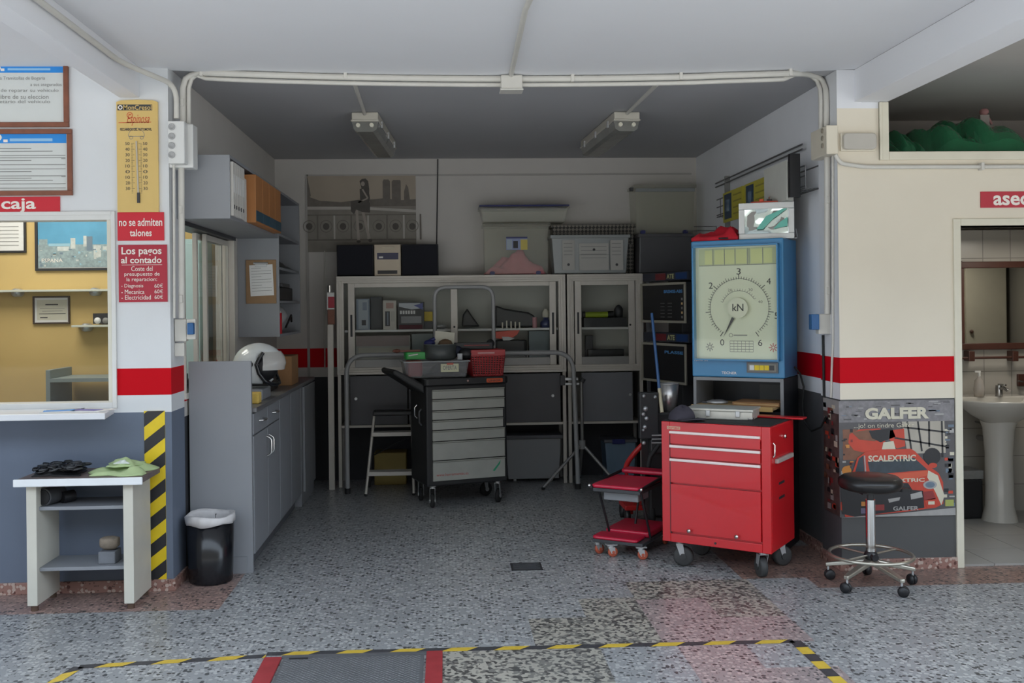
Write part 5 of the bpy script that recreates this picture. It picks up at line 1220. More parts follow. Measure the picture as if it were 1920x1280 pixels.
# ================================================================== BLACK AND GREY TOOL CART
WC, DC = 0.64, 0.42
t = thing('tool_cart', 'black tool cart with seven worn grey drawers in the middle of the bay', 'tool cart', (-0.15, 7.30, 0), math.radians(18))
def zc(y): return 1.5 - (y - 576.5) / 253.4
BLKM = M('black powder coat', (0.014, 0.0145, 0.016), 0.5, var=0.2)
DRW = M('worn light grey drawer', (0.36, 0.365, 0.33), 0.4, var=0.12, scale=10)
LB(t).box(0, WC, 0, DC, 0.17, zc(724), BLKM).build('body', t, bevel=0.012)
LB(t).rbox(-0.015, WC + 0.01, -0.02, DC + 0.01, zc(724), zc(711), BLKM, 0.03).build('top_tray', t, bevel=0.006)
ed = [731, 750, 771, 789, 808, 829, 865, 904]
for i in range(7):
    za, zb2 = zc(ed[i + 1]) + 0.003, zc(ed[i]) - 0.004
    mb = LB(t); mb.box(0.045, WC - 0.025 - (0.012 if 2 <= i <= 3 else 0), -0.014, 0.002, za, zb2 - 0.012, DRW); mb.prism([(-0.014, zb2 - 0.012), (-0.024, zb2 - 0.004), (-0.022, zb2), (-0.002, zb2), (-0.002, zb2 - 0.012)], 0.045, WC - 0.025 - (0.012 if 2 <= i <= 3 else 0), DRW, axis='x')
    d_ = mb.build('drawer', t, bevel=0.0015)
    if i == 6:
        m2 = LB(t); m2.text('www.herramientas.es', (0.07, -0.0148, za + 0.035), (1, 0, 0), (0, 0, 1), (0, 0, 0.25, 0.02), M('red drawer print', (0.45, 0.06, 0.05), 0.5)); m2.build('lettering', d_)
        m2 = LB(t); m2.prism([(0.515, za + 0.05), (0.53, za + 0.045), (0.575, za + 0.10), (0.578, za + 0.125), (0.56, za + 0.10)], -0.0152, -0.0142, M('green sticker', (0.02, 0.30, 0.15), 0.5)); m2.build('sticker', d_)
m2 = LB(t); m2.rbox(0.47, 0.60, -0.024, -0.019, zc(722), zc(713) - 0.004, M('orange badge', (0.62, 0.10, 0.03), 0.4), 0.008, axis='y').text('UNIOR', (0.485, -0.0248, zc(722) + 0.008), (1, 0, 0), (0, 0, 1), (0, 0, 0.10, 0.014), INK, 0.02); m2.build('badge', t)
LB(t).cyl((0.32, -0.026, zc(717)), (0.32, -0.014, zc(717)), 0.008, CHROME, 12).build('lock', t)
# side handle wing on the left
mb = LB(t); mb.prism([(0.0, zc(722)), (0.0, zc(740)), (-0.10, zc(724)), (-0.235, zc(702)), (-0.245, zc(695)), (-0.22, zc(692)), (-0.10, zc(708))], 0.03, DC - 0.04, BLKM); mb.build('side_handle', t, bevel=0.012)
LB(t).tube([(-0.012, 0.08, 0.62), (-0.03, 0.08, 0.64), (-0.03, 0.08, 0.72), (-0.012, 0.08, 0.74)], 0.008, DGREY, 6).tube([(-0.012, 0.2, 0.66), (-0.03, 0.2, 0.68), (-0.03, 0.2, 0.74), (-0.012, 0.2, 0.76)], 0.006, CHROME, 6).build('tool_hook', t)
def caster(t, x, y, r, w_, rot, ht, wheel_m, fork_m, hub_m=None, name='caster'):
    """swivel caster local to thing t; ht is the plate height"""
    T = WORLD[t.name] @ Matrix.Translation((x, y, 0)) @ Matrix.Rotation(rot, 4, 'Z')
    off = r * 0.35
    c_ = MB(T).box(-0.032, 0.032, -0.026, 0.026, ht - 0.005, ht, fork_m).cyl((0, 0, ht - 0.02), (0, 0, ht - 0.005), 0.02, fork_m, 14)
    for s_ in (-1, 1): c_.prism([(-0.02, ht - 0.02), (0.02, ht - 0.02), (off + 0.012, r - 0.008), (off - 0.012, r - 0.008)], s_ * (w_ / 2 + 0.004) - 0.0015, s_ * (w_ / 2 + 0.004) + 0.0015, fork_m)
    c_.box(-0.02, 0.02, -(w_ / 2 + 0.005), w_ / 2 + 0.005, ht - 0.021, ht - 0.018, fork_m)
    o = c_.build(name, t)
    MB(T).lathe([(0, -w_ / 2), (r * 0.8, -w_ / 2), (r, -w_ / 2 + 0.005), (r, w_ / 2 - 0.005), (r * 0.8, w_ / 2), (0, w_ / 2)], (off, 0, r), wheel_m, 26, (0, 1, 0)).build('wheel', o)
    MB(T).cyl((off, -w_ / 2 - 0.007, r), (off, w_ / 2 + 0.007, r), r * 0.32, hub_m or STEEL, 14).build('hub', o)
for x_, y_, rt in ((0.06, 0.06, 1.3), (WC - 0.06, 0.06, 0.9), (0.06, DC - 0.06, 1.4), (WC - 0.06, DC - 0.06, 0.3)):
    caster(t, x_, y_, 0.052, 0.03, rt, 0.17, RUBBER, STEEL)
ztop = zc(711) + 0.001
Tc = WORLD[t.name]
# things lying on the cart
t = thing('parts_tray', 'clear plastic tray with paper label on the tool cart', 'tray', Tc @ Vector((0.115, 0.15, ztop)), math.radians(8))
vs = []
for (z, a) in ((0.0, 0.02), (0.125, 0.0)): vs += [(-0.245 + a, -0.13 + a, z), (0.245 - a, -0.13 + a, z), (0.245 - a, 0.13 - a, z), (-0.245 + a, 0.13 - a, z)]
TRAYM = Mg('scratched clear plastic', (0.62, 0.63, 0.65), 0.22, 0.25)
LB(t).add(vs, [(0, 1, 5, 4), (1, 2, 6, 5), (2, 3, 7, 6), (3, 0, 4, 7), (3, 2, 1, 0)], TRAYM).build('tray_body', t, bevel=0.01)
mb = LB(t); mb.box(-0.252, 0.252, -0.14, -0.128, 0.118, 0.128, CLEARG).box(-0.252, 0.252, 0.128, 0.14, 0.118, 0.128, CLEARG).box(-0.252, -0.24, -0.128, 0.128, 0.118, 0.128, CLEARG).box(0.24, 0.252, -0.128, 0.128, 0.118, 0.128, CLEARG); mb.build('rim', t)
mb = LB(t); mb.box(0.03, 0.165, -0.1345, -0.131, 0.045, 0.105, M('yellowish label', (0.60, 0.60, 0.42), 0.5)).text('OFERTA', (0.045, -0.1352, 0.06), (1, 0, 0), (0, 0, 1), (0, 0, 0.105, 0.032), INKG, 0.02).box(0.075, 0.125, -0.1356, -0.1346, 0.098, 0.112, M('label red', (0.5, 0.1, 0.07), 0.5)); mb.build('label', t)
Tt = WORLD[t.name]
def on(T, x, y, z, r=0.0): return T @ Matrix.Translation((x, y, z)) @ Matrix.Rotation(r, 4, 'Z')
tag(MB(on(Tt, -0.155, 0, 0.012)).rbox(-0.055, 0.055, -0.09, 0.09, 0, 0.115, M('red plastic case', (0.45, 0.03, 0.035), 0.4), 0.02).build('red_case', bevel=0.006), 'red case standing in the left end of the clear tray', 'case')
tag(MB(on(Tt, 0.07, 0.0, 0.012)).rag((0, 0, 0), 0.32, 0.18, 0.075, DGREY, 21).build('dark_rag'), 'dark rags filling the clear tray', 'rag')
t2 = thing('round_bowl', 'dark grey round bowl heaped with tools over the clear tray', 'bowl', Tt @ Vector((0.05, 0.04, 0.13)))
LB(t2).lathe([(0, 0), (0.105, 0), (0.12, 0.012), (0.125, 0.115), (0.12, 0.115), (0.112, 0.02), (0, 0.02)], (0, 0, 0), M('grey bowl plastic', (0.07, 0.08, 0.082), 0.4), 28).build('bowl_body', t2)
LB(t2).tube([(0.122 * math.cos(a * PI / 18), 0.122 * math.sin(a * PI / 18), 0.115) for a in range(36)], 0.004, M('bowl rim', (0.16, 0.18, 0.18), 0.4), 6, closed=True).build('rim', t2)
Tb = WORLD[t2.name]
c_ = MB(on(Tb, 0.03, 0.01, 0.10, 0.15) @ Matrix.Rotation(-0.35, 4, 'X') @ Matrix.Rotation(0.12, 4, 'Y')); c_.box(-0.075, 0.075, -0.004, 0.004, 0, 0.115, M('cream card', (0.62, 0.60, 0.50), 0.6)); c_.prism([(-0.06, 0.0), (-0.005, 0.055), (0.02, 0.04), (0.05, 0.05), (0.065, 0.0)], -0.0052, -0.0042, BLK)
tag(c_.build('cream_carton'), 'cream card box propped in the grey bowl', 'carton')
mb = MB(on(Tb, -0.08, 0.0, 0.095)).ball((0, 0, 0.03), 0.035, NAVY, 10, (1.3, 1, 0.8)).cyl((-0.03, 0, 0.03), (0.04, 0.01, 0.065), 0.014, NAVY, 8); tag(mb.build('blue_clamp'), 'dark blue clamp in the left of the grey bowl', 'clamp')
mb = MB(on(Tb, 0.04, -0.04, 0.10)).ball((0, 0, 0.02), 0.045, M('brown leather', (0.12, 0.075, 0.04), 0.7), 12, (1.2, 0.6, 0.8)); tag(mb.build('leather_glove'), 'brown leather glove before the cream card box', 'glove')
mb = MB(on(Tt, -0.13, 0.06, 0.135, 0.1)); mb.rbox(-0.09, 0.09, -0.05, 0.05, 0, 0.055, M('bright green plastic', (0.02, 0.36, 0.06), 0.35), 0.02).cyl((-0.07, -0.05, 0.03), (0.0, -0.055, 0.04), 0.006, WHITE, 6)
tag(mb.build('green_box', bevel=0.01), 'bright green plastic box beside the grey bowl', 'box')
mb = MB(on(Tt, -0.15, 0.06, 0.192, 0.1)); mb.box(-0.16, 0.05, -0.012, 0.012, 0, 0.014, M('brown handle', (0.16, 0.05, 0.03), 0.5)).ball((-0.13, 0, 0.008), 0.022, M('brown handle', (0.16, 0.05, 0.03), 0.5), 8, (1.6, 1, 0.7))
tag(mb.build('wooden_handle'), 'brown wooden handle resting on the bright green box', 'handle')
# red perforated basket
t = thing('red_basket', 'red perforated plastic basket on the right of the tool cart', 'basket', Tc @ Vector((0.525, 0.16, ztop)), math.radians(10))
mb = LB(t); RB = M('red basket plastic', (0.40, 0.012, 0.018), 0.35, var=0.08)
hw, hd, hh = 0.135, 0.12, 0.20
def bw(z): return hw * (0.86 + 0.14 * z / hh), hd * (0.86 + 0.14 * z / hh)
for i in range(12):
    z = 0.01 + (hh - 0.05) * i / 11; a, b_ = bw(z)
    mb.box(-a, a, -b_, -b_ + 0.004, z, z + 0.006, RB).box(-a, a, b_ - 0.004, b_, z, z + 0.006, RB).box(-a, -a + 0.004, -b_, b_, z, z + 0.006, RB).box(a - 0.004, a, -b_, b_, z, z + 0.006, RB)
for i in range(13):
    u = -1 + 2 * i / 12
    for s_ in (-1, 1):
        a0, b0 = bw(0); a1, b1 = bw(hh - 0.03)
        mb.cyl((u * a0, s_ * b0, 0.0), (u * a1, s_ * b1, hh - 0.03), 0.004, RB, 5); mb.cyl((s_ * a0, u * b0, 0.0), (s_ * a1, u * b1, hh - 0.03), 0.004, RB, 5)
mb.box(-hw * .87, hw * .87, -hd * .87, hd * .87, 0, 0.008, RB); mb.build('basket_body', t)
LB(t).box(-hw, hw, -hd, -hd + 0.008, hh - 0.045, hh, RB).box(-hw, hw, hd - 0.008, hd, hh - 0.045, hh, RB).box(-hw, -hw + 0.008, -hd, hd, hh - 0.045, hh, RB).box(hw - 0.008, hw, -hd, hd, hh - 0.045, hh, RB).build('rim', t, bevel=0.002)
LB(t).box(-0.08, 0.05, -hd - 0.003, -hd - 0.0005, hh - 0.03, hh - 0.018, M('pink grip', (0.55, 0.25, 0.25), 0.4)).build('grip', t)
Tr = WORLD[t.name]
tag(MB(on(Tr, 0, 0, 0.01)).rbox(-0.10, 0.10, -0.085, 0.085, 0, 0.14, BLACK, 0.03).build('black_pouch', bevel=0.02), 'black pouch packed inside the red basket', 'pouch')
mb = MB(on(Tr, -0.05, 0.02, 0.202)); mb.rbox(-0.20, 0.12, -0.05, 0.05, 0, 0.05, BLACK, 0.02).ball((0.10, 0, 0.04), 0.035, BLACK, 10).box(-0.12, 0.08, -0.054, -0.050, 0.025, 0.034, M('dull red strip', (0.25, 0.05, 0.05), 0.5))
tag(mb.build('power_drill', bevel=0.012), 'black power tool lying across the red basket', 'power tool')
mb = MB(on(Tt, 0.20, 0.03, 0.13)); mb.ball((0.045, -0.03, 0.04), 0.052, BLACK, 12, (1.2, 1, 0.9)).ball((-0.02, 0.02, 0.06), 0.045, M('dark navy cloth', (0.015, 0.02, 0.045), 0.7), 10, (1, 1, 1)).rbox(-0.03, 0.01, -0.075, -0.05, 0.0, 0.045, M('grey white cap', (0.5, 0.52, 0.55), 0.4), 0.01)
tag(mb.build('black_sprayer', bevel=0), 'black sprayer body with white cap between grey bowl and red basket', 'sprayer')

# drain in the floor
c_ = G(987, 1063); X0 = G(958, 1063).x; X1 = G(1016, 1063).x
mb = MB().box(X0, X1, 5.58, 5.73, 0.0005, 0.006, M('drain iron', (0.03, 0.03, 0.033), 0.6, var=0.3))
for i in range(6): mb.box(X0 + 0.012, X1 - 0.012, 5.592 + i * 0.022, 5.600 + i * 0.022, 0.006, 0.009, DGREY)
tag(mb.build('floor_drain'), 'small dark drain grate in the middle of the bay floor', 'drain')

# ================================================================== FLOOR TAPE AND PIT COVER
TYEL = M('worn yellow tape', (0.60, 0.42, 0.05), 0.5, var=0.25, scale=25); TBLK = M('worn black tape', (0.05, 0.05, 0.055), 0.5, var=0.4, scale=25)
def tape(p0, p1, w_, label, step=0.115, skew=0.05):
    p0, p1 = Vector(p0), Vector(p1); d = (p1 - p0); L_ = d.length; d /= L_; n_ = Vector((-d.y, d.x, 0)); mb = MB()
    s_ = -skew; i = 0
    while s_ < L_:
        a0, a1 = max(0, min(L_, s_ + skew)), max(0, min(L_, s_ + skew + step)); b0, b1 = max(0, min(L_, s_)), max(0, min(L_, s_ + step))
        q = [p0 + d * b0 - n_ * w_ / 2, p0 + d * b1 - n_ * w_ / 2, p0 + d * a1 + n_ * w_ / 2, p0 + d * a0 + n_ * w_ / 2]
        for v in q: v.z = 0.0012
        mb.add(q, [(0, 1, 2, 3)], TYEL if i % 2 else TBLK); s_ += step; i += 1
    return tag(mb.build('floor_tape'), label, 'floor tape')
tape(G(60, 1305), G(148, 1250), 0.048, 'short slanting striped tape at the left end of the floor marking', skew=-0.05)
tape(G(148, 1250), G(498, 1230), 0.045, 'striped yellow and black floor tape between the left corner and the pit cover', skew=0.05)
tape(G(500, 1226), G(1488, 1202), 0.045, 'long striped floor tape crossing behind the pit cover to the right corner', skew=0.05)
tape(G(1490, 1201), G(1580, 1284), 0.055, 'short slanting striped tape at the right end of the floor marking', step=0.085, skew=0.0)
t = thing('pit_cover', 'red framed steel pit cover in the floor at the bottom centre', 'pit cover', (-0.41, 3.9, 0))
RFR = M('worn red angle iron', (0.32, 0.035, 0.04), 0.5, var=0.35, scale=12)
PLT = M('treadplate steel', (0.15, 0.153, 0.16), 0.45, 0.3, var=0.2)
g0 = G(497, 1233); g1 = G(830, 1222); xa, xb = g0.x, g1.x
MB().box(xa, xa + 0.075, 3.3, 4.27, 0.0, 0.010, RFR).build('frame_bar', t, bevel=0.003); MB().box(xb - 0.07, xb, 3.3, 4.29, 0.0, 0.010, RFR).build('frame_bar', t, bevel=0.003)
MB().box(xa + 0.075, xb - 0.07, 4.262, 4.285, 0, 0.010, PLT).build('frame_bar', t)
mb = MB().box(xa + 0.085, xb - 0.08, 3.3, 4.255, 0.0005, 0.008, PLT)
yy = 3.9; row = 0
while yy < 4.25:
    xx = xa + 0.10 + (0.0125 if row % 2 else 0); k_ = 0
    while xx < xb - 0.095:
        sgn = 1 if (k_ + row) % 2 else -1
        mb.add([(xx - 0.008, yy - sgn * 0.004 - 0.0012, 0.008), (xx + 0.008, yy + sgn * 0.004 - 0.0012, 0.008), (xx + 0.008, yy + sgn * 0.004 + 0.0012, 0.008), (xx - 0.008, yy - sgn * 0.004 + 0.0012, 0.008), (xx, yy, 0.0096)], [(0, 1, 4), (1, 2, 4), (2, 3, 4), (3, 0, 4)], PLT)
        xx += 0.025; k_ += 1
    yy += 0.0125; row += 1
mb.build('cover_plate', t)
MB().box(xa + 0.11, xa + 0.19, 4.235, 4.243, 0.0085, 0.012, RUBBER).build('finger_slot', t)

# ================================================================== RIGHT SIDE: RED TOOL CABINET
t = thing('red_tool_cabinet', 'red enamel tool cabinet on black wheels, turned slightly, before the blue gauge', 'tool cabinet', (1.229, 5.60, 0), math.radians(-36))
TRC = WORLD[t.name].copy(); W_, D_, zb_, zt_ = 0.63, 0.425, 0.148, 0.832
LB(t).box(0, W_, 0.012, D_, zb_, zt_, REDT).build('body', t, bevel=0.006)
LB(t).box(0, 0.05, -0.002, 0.0125, zb_, zt_, REDT).box(W_ - 0.05, W_, -0.002, 0.0125, zb_, zt_, REDT).box(0.05, W_ - 0.05, -0.002, 0.0125, zt_ - 0.075, zt_, REDT).box(0.05, W_ - 0.05, -0.002, 0.0125, zb_, zb_ + 0.048, REDT).build('front_frame', t, bevel=0.003)
LB(t).box(0.0495, 0.0565, -0.0035, 0.0, zb_ + 0.05, zt_ - 0.078, BLK).build('gap_strip', t)  # black strip painted in for the dark gap beside the drawers
LB(t).box(0.008, W_ - 0.008, 0.012, D_ - 0.004, zt_, zt_ + 0.006, RUBBER).build('top_mat', t)
HND = M('satin handle strip', (0.88, 0.76, 0.72), 0.35, 0.0, var=0.04)
def zr(y): return zt_ - (y - 795.0) / 232.0 * (zt_ - zb_)     # along the left front edge
def red_drawer(ya, yb, name='drawer', strip=True):
    za, zb2 = zr(yb), zr(ya)
    d_ = LB(t).box(0.055, W_ - 0.055, -0.008, 0.012, za + 0.003, zb2 - 0.003, REDT).build(name, t, bevel=0.002)
    if strip: tag(LB(t).rbox(0.054, W_ - 0.054, -0.018, -0.004, zb2 - 0.019, zb2 - 0.004, HND, 0.004, axis='x').build('handle', d_), 'pale satin handle strip')
    return d_
red_drawer(811, 838); red_drawer(838, 864); red_drawer(864, 913)
d_ = red_drawer(914, 1008, 'flap_door', False)
for k_ in (0.17, 0.445): LB(t).lathe([(0.005, 0), (0.005, 0.012), (0.011, 0.018), (0.011, 0.026), (0, 0.029)], (k_, -0.008, zr(1000)), CHROME, 14, (0, -1, 0)).build('knob', d_)
LB(t).cyl((0.315, -0.004, zb_ + 0.022), (0.315, -0.001, zb_ + 0.022), 0.007, BLK, 12).build('lock', t)
m2 = LB(t); m2.box(0.035, 0.115, -0.0035, -0.001, zt_ - 0.043, zt_ - 0.026, M('pale badge', (0.62, 0.45, 0.30), 0.4)).text('CRAFTSMAN', (0.04, -0.004, zt_ - 0.04), (1, 0, 0), (0, 0, 1), (0, 0, 0.07, 0.011), RED, 0.02); m2.build('badge', t)
# right side: carry bar, slots, lock
LB(t).box(W_, W_ + 0.02, 0.07, 0.36, zt_ - 0.205, zt_ - 0.18, M('dull side bar', (0.42, 0.36, 0.33), 0.4)).build('side_bar', t, bevel=0.004)
for z in (0.42, 0.50): LB(t).box(W_ - 0.002, W_ + 0.001, 0.14, 0.24, z, z + 0.014, BLK).build('vent_slot', t)
LB(t).lathe([(0, 0), (0.012, 0), (0.011, 0.012), (0, 0.014)], (W_, 0.24, zt_ - 0.075), CHROME, 14, (1, 0, 0)).build('side_knob', t)
LB(t).tube([(W_ + 0.004, 0.035, zt_ - 0.09), (W_ + 0.012, 0.035, zt_ - 0.10), (W_ + 0.012, 0.035, zt_ - 0.155), (W_ + 0.004, 0.035, zt_ - 0.165)], 0.005, CHROME, 6).build('side_latch', t)
LB(t).box(W_ * 0.55, W_ + 0.075, D_ - 0.075, D_ + 0.01, zt_ + 0.008, zt_ + 0.018, REDT).build('lid_edge', t, bevel=0.003)
WHL = M('worn black wheel', (0.045, 0.045, 0.045), 0.6, var=0.2); 
for x_, y_, rt in ((0.075, 0.07, 0.3), (W_ - 0.07, 0.06, 2.3), (0.07, D_ - 0.07, 0.4), (W_ - 0.07, D_ - 0.07, 0.9)):
    caster(t, x_, y_, 0.056, 0.042, rt, zb_, WHL, STEEL, WHL)
# on the cabinet: aluminium case, cap
ztr = zt_ + 0.007
t = thing('aluminium_case', 'flat silver tool case lying on the red tool cabinet', 'case', TRC @ Vector((0.275, 0.19, ztr)), math.radians(-28))
LB(t).box(-0.19, 0.19, -0.02, 0.20, 0.0, 0.046, M('case aluminium', (0.62, 0.60, 0.54), 0.35, 0.3, var=0.1, scale=20)).build('case_body', t, bevel=0.004)
LB(t).box(-0.196, 0.196, -0.026, 0.206, 0.046, 0.060, M('case aluminium', None)).build('lid', t, bevel=0.004)
for x_ in (-0.06, 0.11): LB(t).box(x_ - 0.012, x_ + 0.012, -0.034, -0.025, 0.016, 0.05, STEEL).build('latch', t, bevel=0.003)
for x_ in (-0.18, 0.18): LB(t).box(x_ - 0.014, x_ + 0.014, -0.03, -0.0, 0.0, 0.016, CHROME).build('corner', t, bevel=0.003)
T_ = TRC @ Matrix.Translation((0.10, 0.06, ztr)) @ Matrix.Rotation(-0.4, 4, 'Z')
t = thing('work_hat', 'dark violet grey work cap lying on the left of the red tool cabinet', 'cap', T_ @ Vector((0, 0, 0)), math.radians(-59))
CAPM = M('dark violet cloth', (0.045, 0.040, 0.055), 0.85, var=0.2, scale=20)
mb = LB(t); vs = []; fs = []
for j in range(7):
    v = PI / 2 * j / 6
    for i in range(20): u = 2 * PI * i / 20; vs.append((math.sin(v) * math.cos(u) * 0.078, math.sin(v) * math.sin(u) * 0.078, 0.004 + math.cos(v) * 0.075 * (1 + 0.1 * math.sin(3 * u))))
for j in range(6):
    for i in range(20): fs.append((j * 20 + i, (j + 1) * 20 + i, (j + 1) * 20 + (i + 1) % 20, j * 20 + (i + 1) % 20))
mb.add(vs, fs, CAPM, True).build('crown', t)
mb = LB(t); vs = []; fs = []
for i in range(13):
    a = -0.95 + 1.9 * i / 12
    for r_, z in ((0.075, 0.012), (0.13 + 0.04 * math.cos(a * 1.2), 0.020 - 0.012 * a * a)): vs.append((math.cos(a) * r_, math.sin(a) * 0.075 / 0.8 * (1 if r_ < 0.08 else 1.05), z))
for i in range(12): fs.append((2 * i, 2 * i + 1, 2 * i + 3, 2 * i + 2))
ob = mb.add(vs, fs, CAPM, True).build('visor', t); so = ob.modifiers.new('s', 'SOLIDIFY'); so.thickness = 0.004

# ---------------------------------------------------------------- blue brake gauge on its dark stand
TH = math.radians(-33); GO = (1.548, 6.145, 0)
GX, GZ0, GZ1 = 0.575, 1.045, 1.893
t = thing('display_stand', 'dark open fronted stand under the blue brake gauge behind the red cabinet', 'stand', GO, TH)
SG = M('stand grey edge', (0.22, 0.225, 0.235), 0.4, var=0.06); SD = M('stand dark panel', (0.018, 0.020, 0.025), 0.5, var=0.2)
GD = 0.36
LB(t).box(0.006, 0.026, 0, GD, 0, GZ0 - 0.002, SG).build('side_panel', t, bevel=0.002); LB(t).box(GX - 0.026, GX - 0.006, 0, GD, 0, GZ0 - 0.002, SD).build('side_panel', t, bevel=0.002)
LB(t).box(GX - 0.026, GX - 0.006, -0.004, 0.0, 0, GZ0 - 0.002, SG).build('edge_strip', t)
LB(t).box(0.026, GX - 0.026, 0, GD, GZ0 - 0.022, GZ0 - 0.002, SG).build('top_board', t)
LB(t).box(0.026, GX - 0.026, 0.02, GD, 0.822, 0.84, SD).build('shelf_board', t)
LB(t).box(0.026, GX - 0.026, GD - 0.015, GD, 0.0, GZ0 - 0.022, SD).build('back_panel', t)
LB(t).box(0.026, GX - 0.026, 0.02, 0.035, 0.03, 0.822, SD).build('front_panel', t)
LB(t).box(0.33, GX - 0.06, GD - 0.017, GD - 0.015, 0.86, 0.98, M('grey paper', (0.10, 0.10, 0.095), 0.6)).build('back_label', t)
Ts = WORLD[t.name]
mb = MB(Ts @ Matrix.Translation((0, 0, 0.8405))).box(0.03, 0.53, -0.11, 0.26, 0.02, 0.034, WOODY).box(0.03, 0.53, -0.114, -0.10, 0.012, 0.040, M('golden edge', (0.62, 0.42, 0.16), 0.5)).box(0.06, 0.45, 0.02, 0.24, 0, 0.02, CARD)
tag(mb.build('drawing_board', bevel=0.002), 'pale wooden board lying on the shelf of the dark stand', 'board')
mb = MB(Ts @ Matrix.Translation((0, 0, 0.8755))).box(0.26, 0.545, -0.02, 0.20, 0.0, 0.022, CARD).box(0.27, 0.54, -0.022, -0.02, 0.007, 0.013, WOODY); tag(mb.build('brown_folder', bevel=0.002), 'orange brown folder on top of the pale wooden board', 'folder')
mb = MB(Ts @ Matrix.Translation((0.14, 0.06, 0.8755))).lathe([(0, 0), (0.05, 0), (0.055, 0.012), (0.03, 0.022), (0, 0.024)], (0, 0, 0), STEEL, 18, sx=1.3).box(-0.09, -0.03, -0.03, 0.03, 0, 0.012, DGREY); tag(mb.build('steel_dish'), 'small steel dish of parts on the left of the wooden board', 'dish')

t = thing('brake_gauge', 'blue brake force gauge cabinet with large white dial marked kN', 'gauge', (GO[0], GO[1], GZ0), TH)
Tg = WORLD[t.name].copy()
BLUEP = M('gauge blue enamel', (0.055, 0.245, 0.47), 0.35, var=0.04); 
GH = GZ1 - GZ0
LB(t).box(0, GX, 0, 0.33, 0, GH, BLUEP).build('housing', t, bevel=0.008)
# face art: photo pixels between the corners of the front
mb = MB(); o_ = Tg @ Vector((0, -0.0005, GH)); U_ = (Tg.to_3x3() @ Vector((GX, 0, 0))); V_ = Vector((0, 0, -GH)); n_ = Tg.to_3x3() @ Vector((0, -1, 0))
cv = Canvas(mb, (1294, 446, 1470, 710), o_, U_, V_, n_)
FC = M('dial face', (0.70, 0.72, 0.58), 0.3, var=0.05); FC2 = M('dial scale panel', (0.44, 0.47, 0.37), 0.3, var=0.05)  # face colour lifted to carry the bright street reflection on the dial
cv.rect(1303, 459, 1461, 675, FC, 2); cv.rect(1310, 462, 1459, 494, M('dial window', (0.50, 0.54, 0.33), 0.3), 3)
BARY = M('dial bar yellow green', (0.62, 0.64, 0.30), 0.3)
for a, b_ in ((1322, 1336), (1341, 1359), (1361, 1379), (1382, 1402), (1410, 1431), (1434, 1450)): cv.rect(a, 465, b_, 492, BARY, 4)
for x in (1338, 1360, 1380.5, 1404, 1407, 1432.5): cv.line(x, 463, x, 494, 1, INKG, 5)
cv.rect(1310, 494, 1459, 495.2, INKG, 5)
cxx, cyy, rr_ = 1387, 577, 56
cv.arc(cxx, cyy, rr_, 132, 408, 1.0, INKG, 5, 60); cv.arc(cxx, cyy, 33, 200, 330, 0.9, INKG, 5, 30)
for i in range(61):
    a = math.radians(124 + 292 * i / 60); L1 = 9 if i % 10 == 0 else (6.5 if i % 5 == 0 else 4)
    cv.line(cxx + math.cos(a) * (rr_ - 1), cyy + math.sin(a) * (rr_ - 1), cxx + math.cos(a) * (rr_ + L1), cyy + math.sin(a) * (rr_ + L1), 0.9 if i % 10 else 1.4, INK, 5)
for i in range(17):
    a = math.radians(200 + 130 * i / 16); cv.line(cxx + math.cos(a) * 33, cyy + math.sin(a) * 33, cxx + math.cos(a) * 37, cyy + math.sin(a) * 37, 0.7, INKG, 5)
for s_, x, y in (('0', 1354, 643), ('1', 1316, 590), ('2', 1333, 533), ('3', 1387, 507), ('4', 1443, 527), ('5', 1457, 592), ('6', 1426, 643)):
    if s_ != '1': cv.text(s_, x - 4, y - 6, x + 4, y + 6, INK, 5)
cv.text('20', 1366, 540, 1374, 545, INKG, 5); cv.text('30', 1405, 540, 1413, 545, INKG, 5); cv.text('40', 1423, 563, 1431, 568, INKG, 5)
for i in range(5): cv.line(1369, 640 + i * 5.2, 1413, 640 + i * 5.2, 0.8, INK, 5)
for i in range(7): cv.line(1369 + i * 7.33, 640, 1369 + i * 7.33, 661, 0.7, INKG, 5)
cv.arc(1371, 629, 3.5, 0, 360, 1, INKG, 5, 14); cv.rect(1376, 628, 1402, 630, INKG, 5)
RK = M('dial red mark', (0.45, 0.06, 0.07), 0.4)
for cx_, m_ in ((1450, RK), (1330, INKG)):
    for i in range(8):
        a = i * PI / 4; cv.line(cx_ + 2 * math.cos(a), 652 + 2 * math.sin(a), cx_ + 8 * math.cos(a), 652 + 8.5 * math.sin(a), 1.6, m_, 5)
mb.build('dial_face', t)
mb = MB(); cv2 = Canvas(mb, (1294, 446, 1470, 710), o_, U_, V_, n_); c0 = cv2.P(1387, 577, 4)
mb.cyl(c0, c0 + n_ * 0.03, 0.062, M('dial hub cream', (0.72, 0.72, 0.60), 0.35), 28); cv2.o = o_ + n_ * 0.0335; cv2.text('kN', 1377, 569, 1398, 583, INK, 1, bold=0.01)
mb.build('dial_hub', t)
mb = MB(); cv2 = Canvas(mb, (1294, 446, 1470, 710), o_ + n_ * 0.012, U_, V_, n_); cv2.poly([(1374, 594), (1379, 597), (1357, 633)], INK, 1); mb.build('needle', t)
mb = LB(t); mb.box(GX * (9 / 176), GX * (167 / 176), -0.044, -0.042, GH * (1 - 229 / 264), GH * (1 - 13 / 264), Mg('dial glass', (0.97, 0.98, 0.95), 0.0, 0.02, ior=1.5)); mb.build('glass', t)
mb = LB(t); gx0, gx1, g0_, g1_ = GX * (7 / 176), GX * (169 / 176), GH * (1 - 231 / 264), GH * (1 - 11 / 264); FRM = M('gauge blue light edge', (0.10, 0.30, 0.50), 0.35)
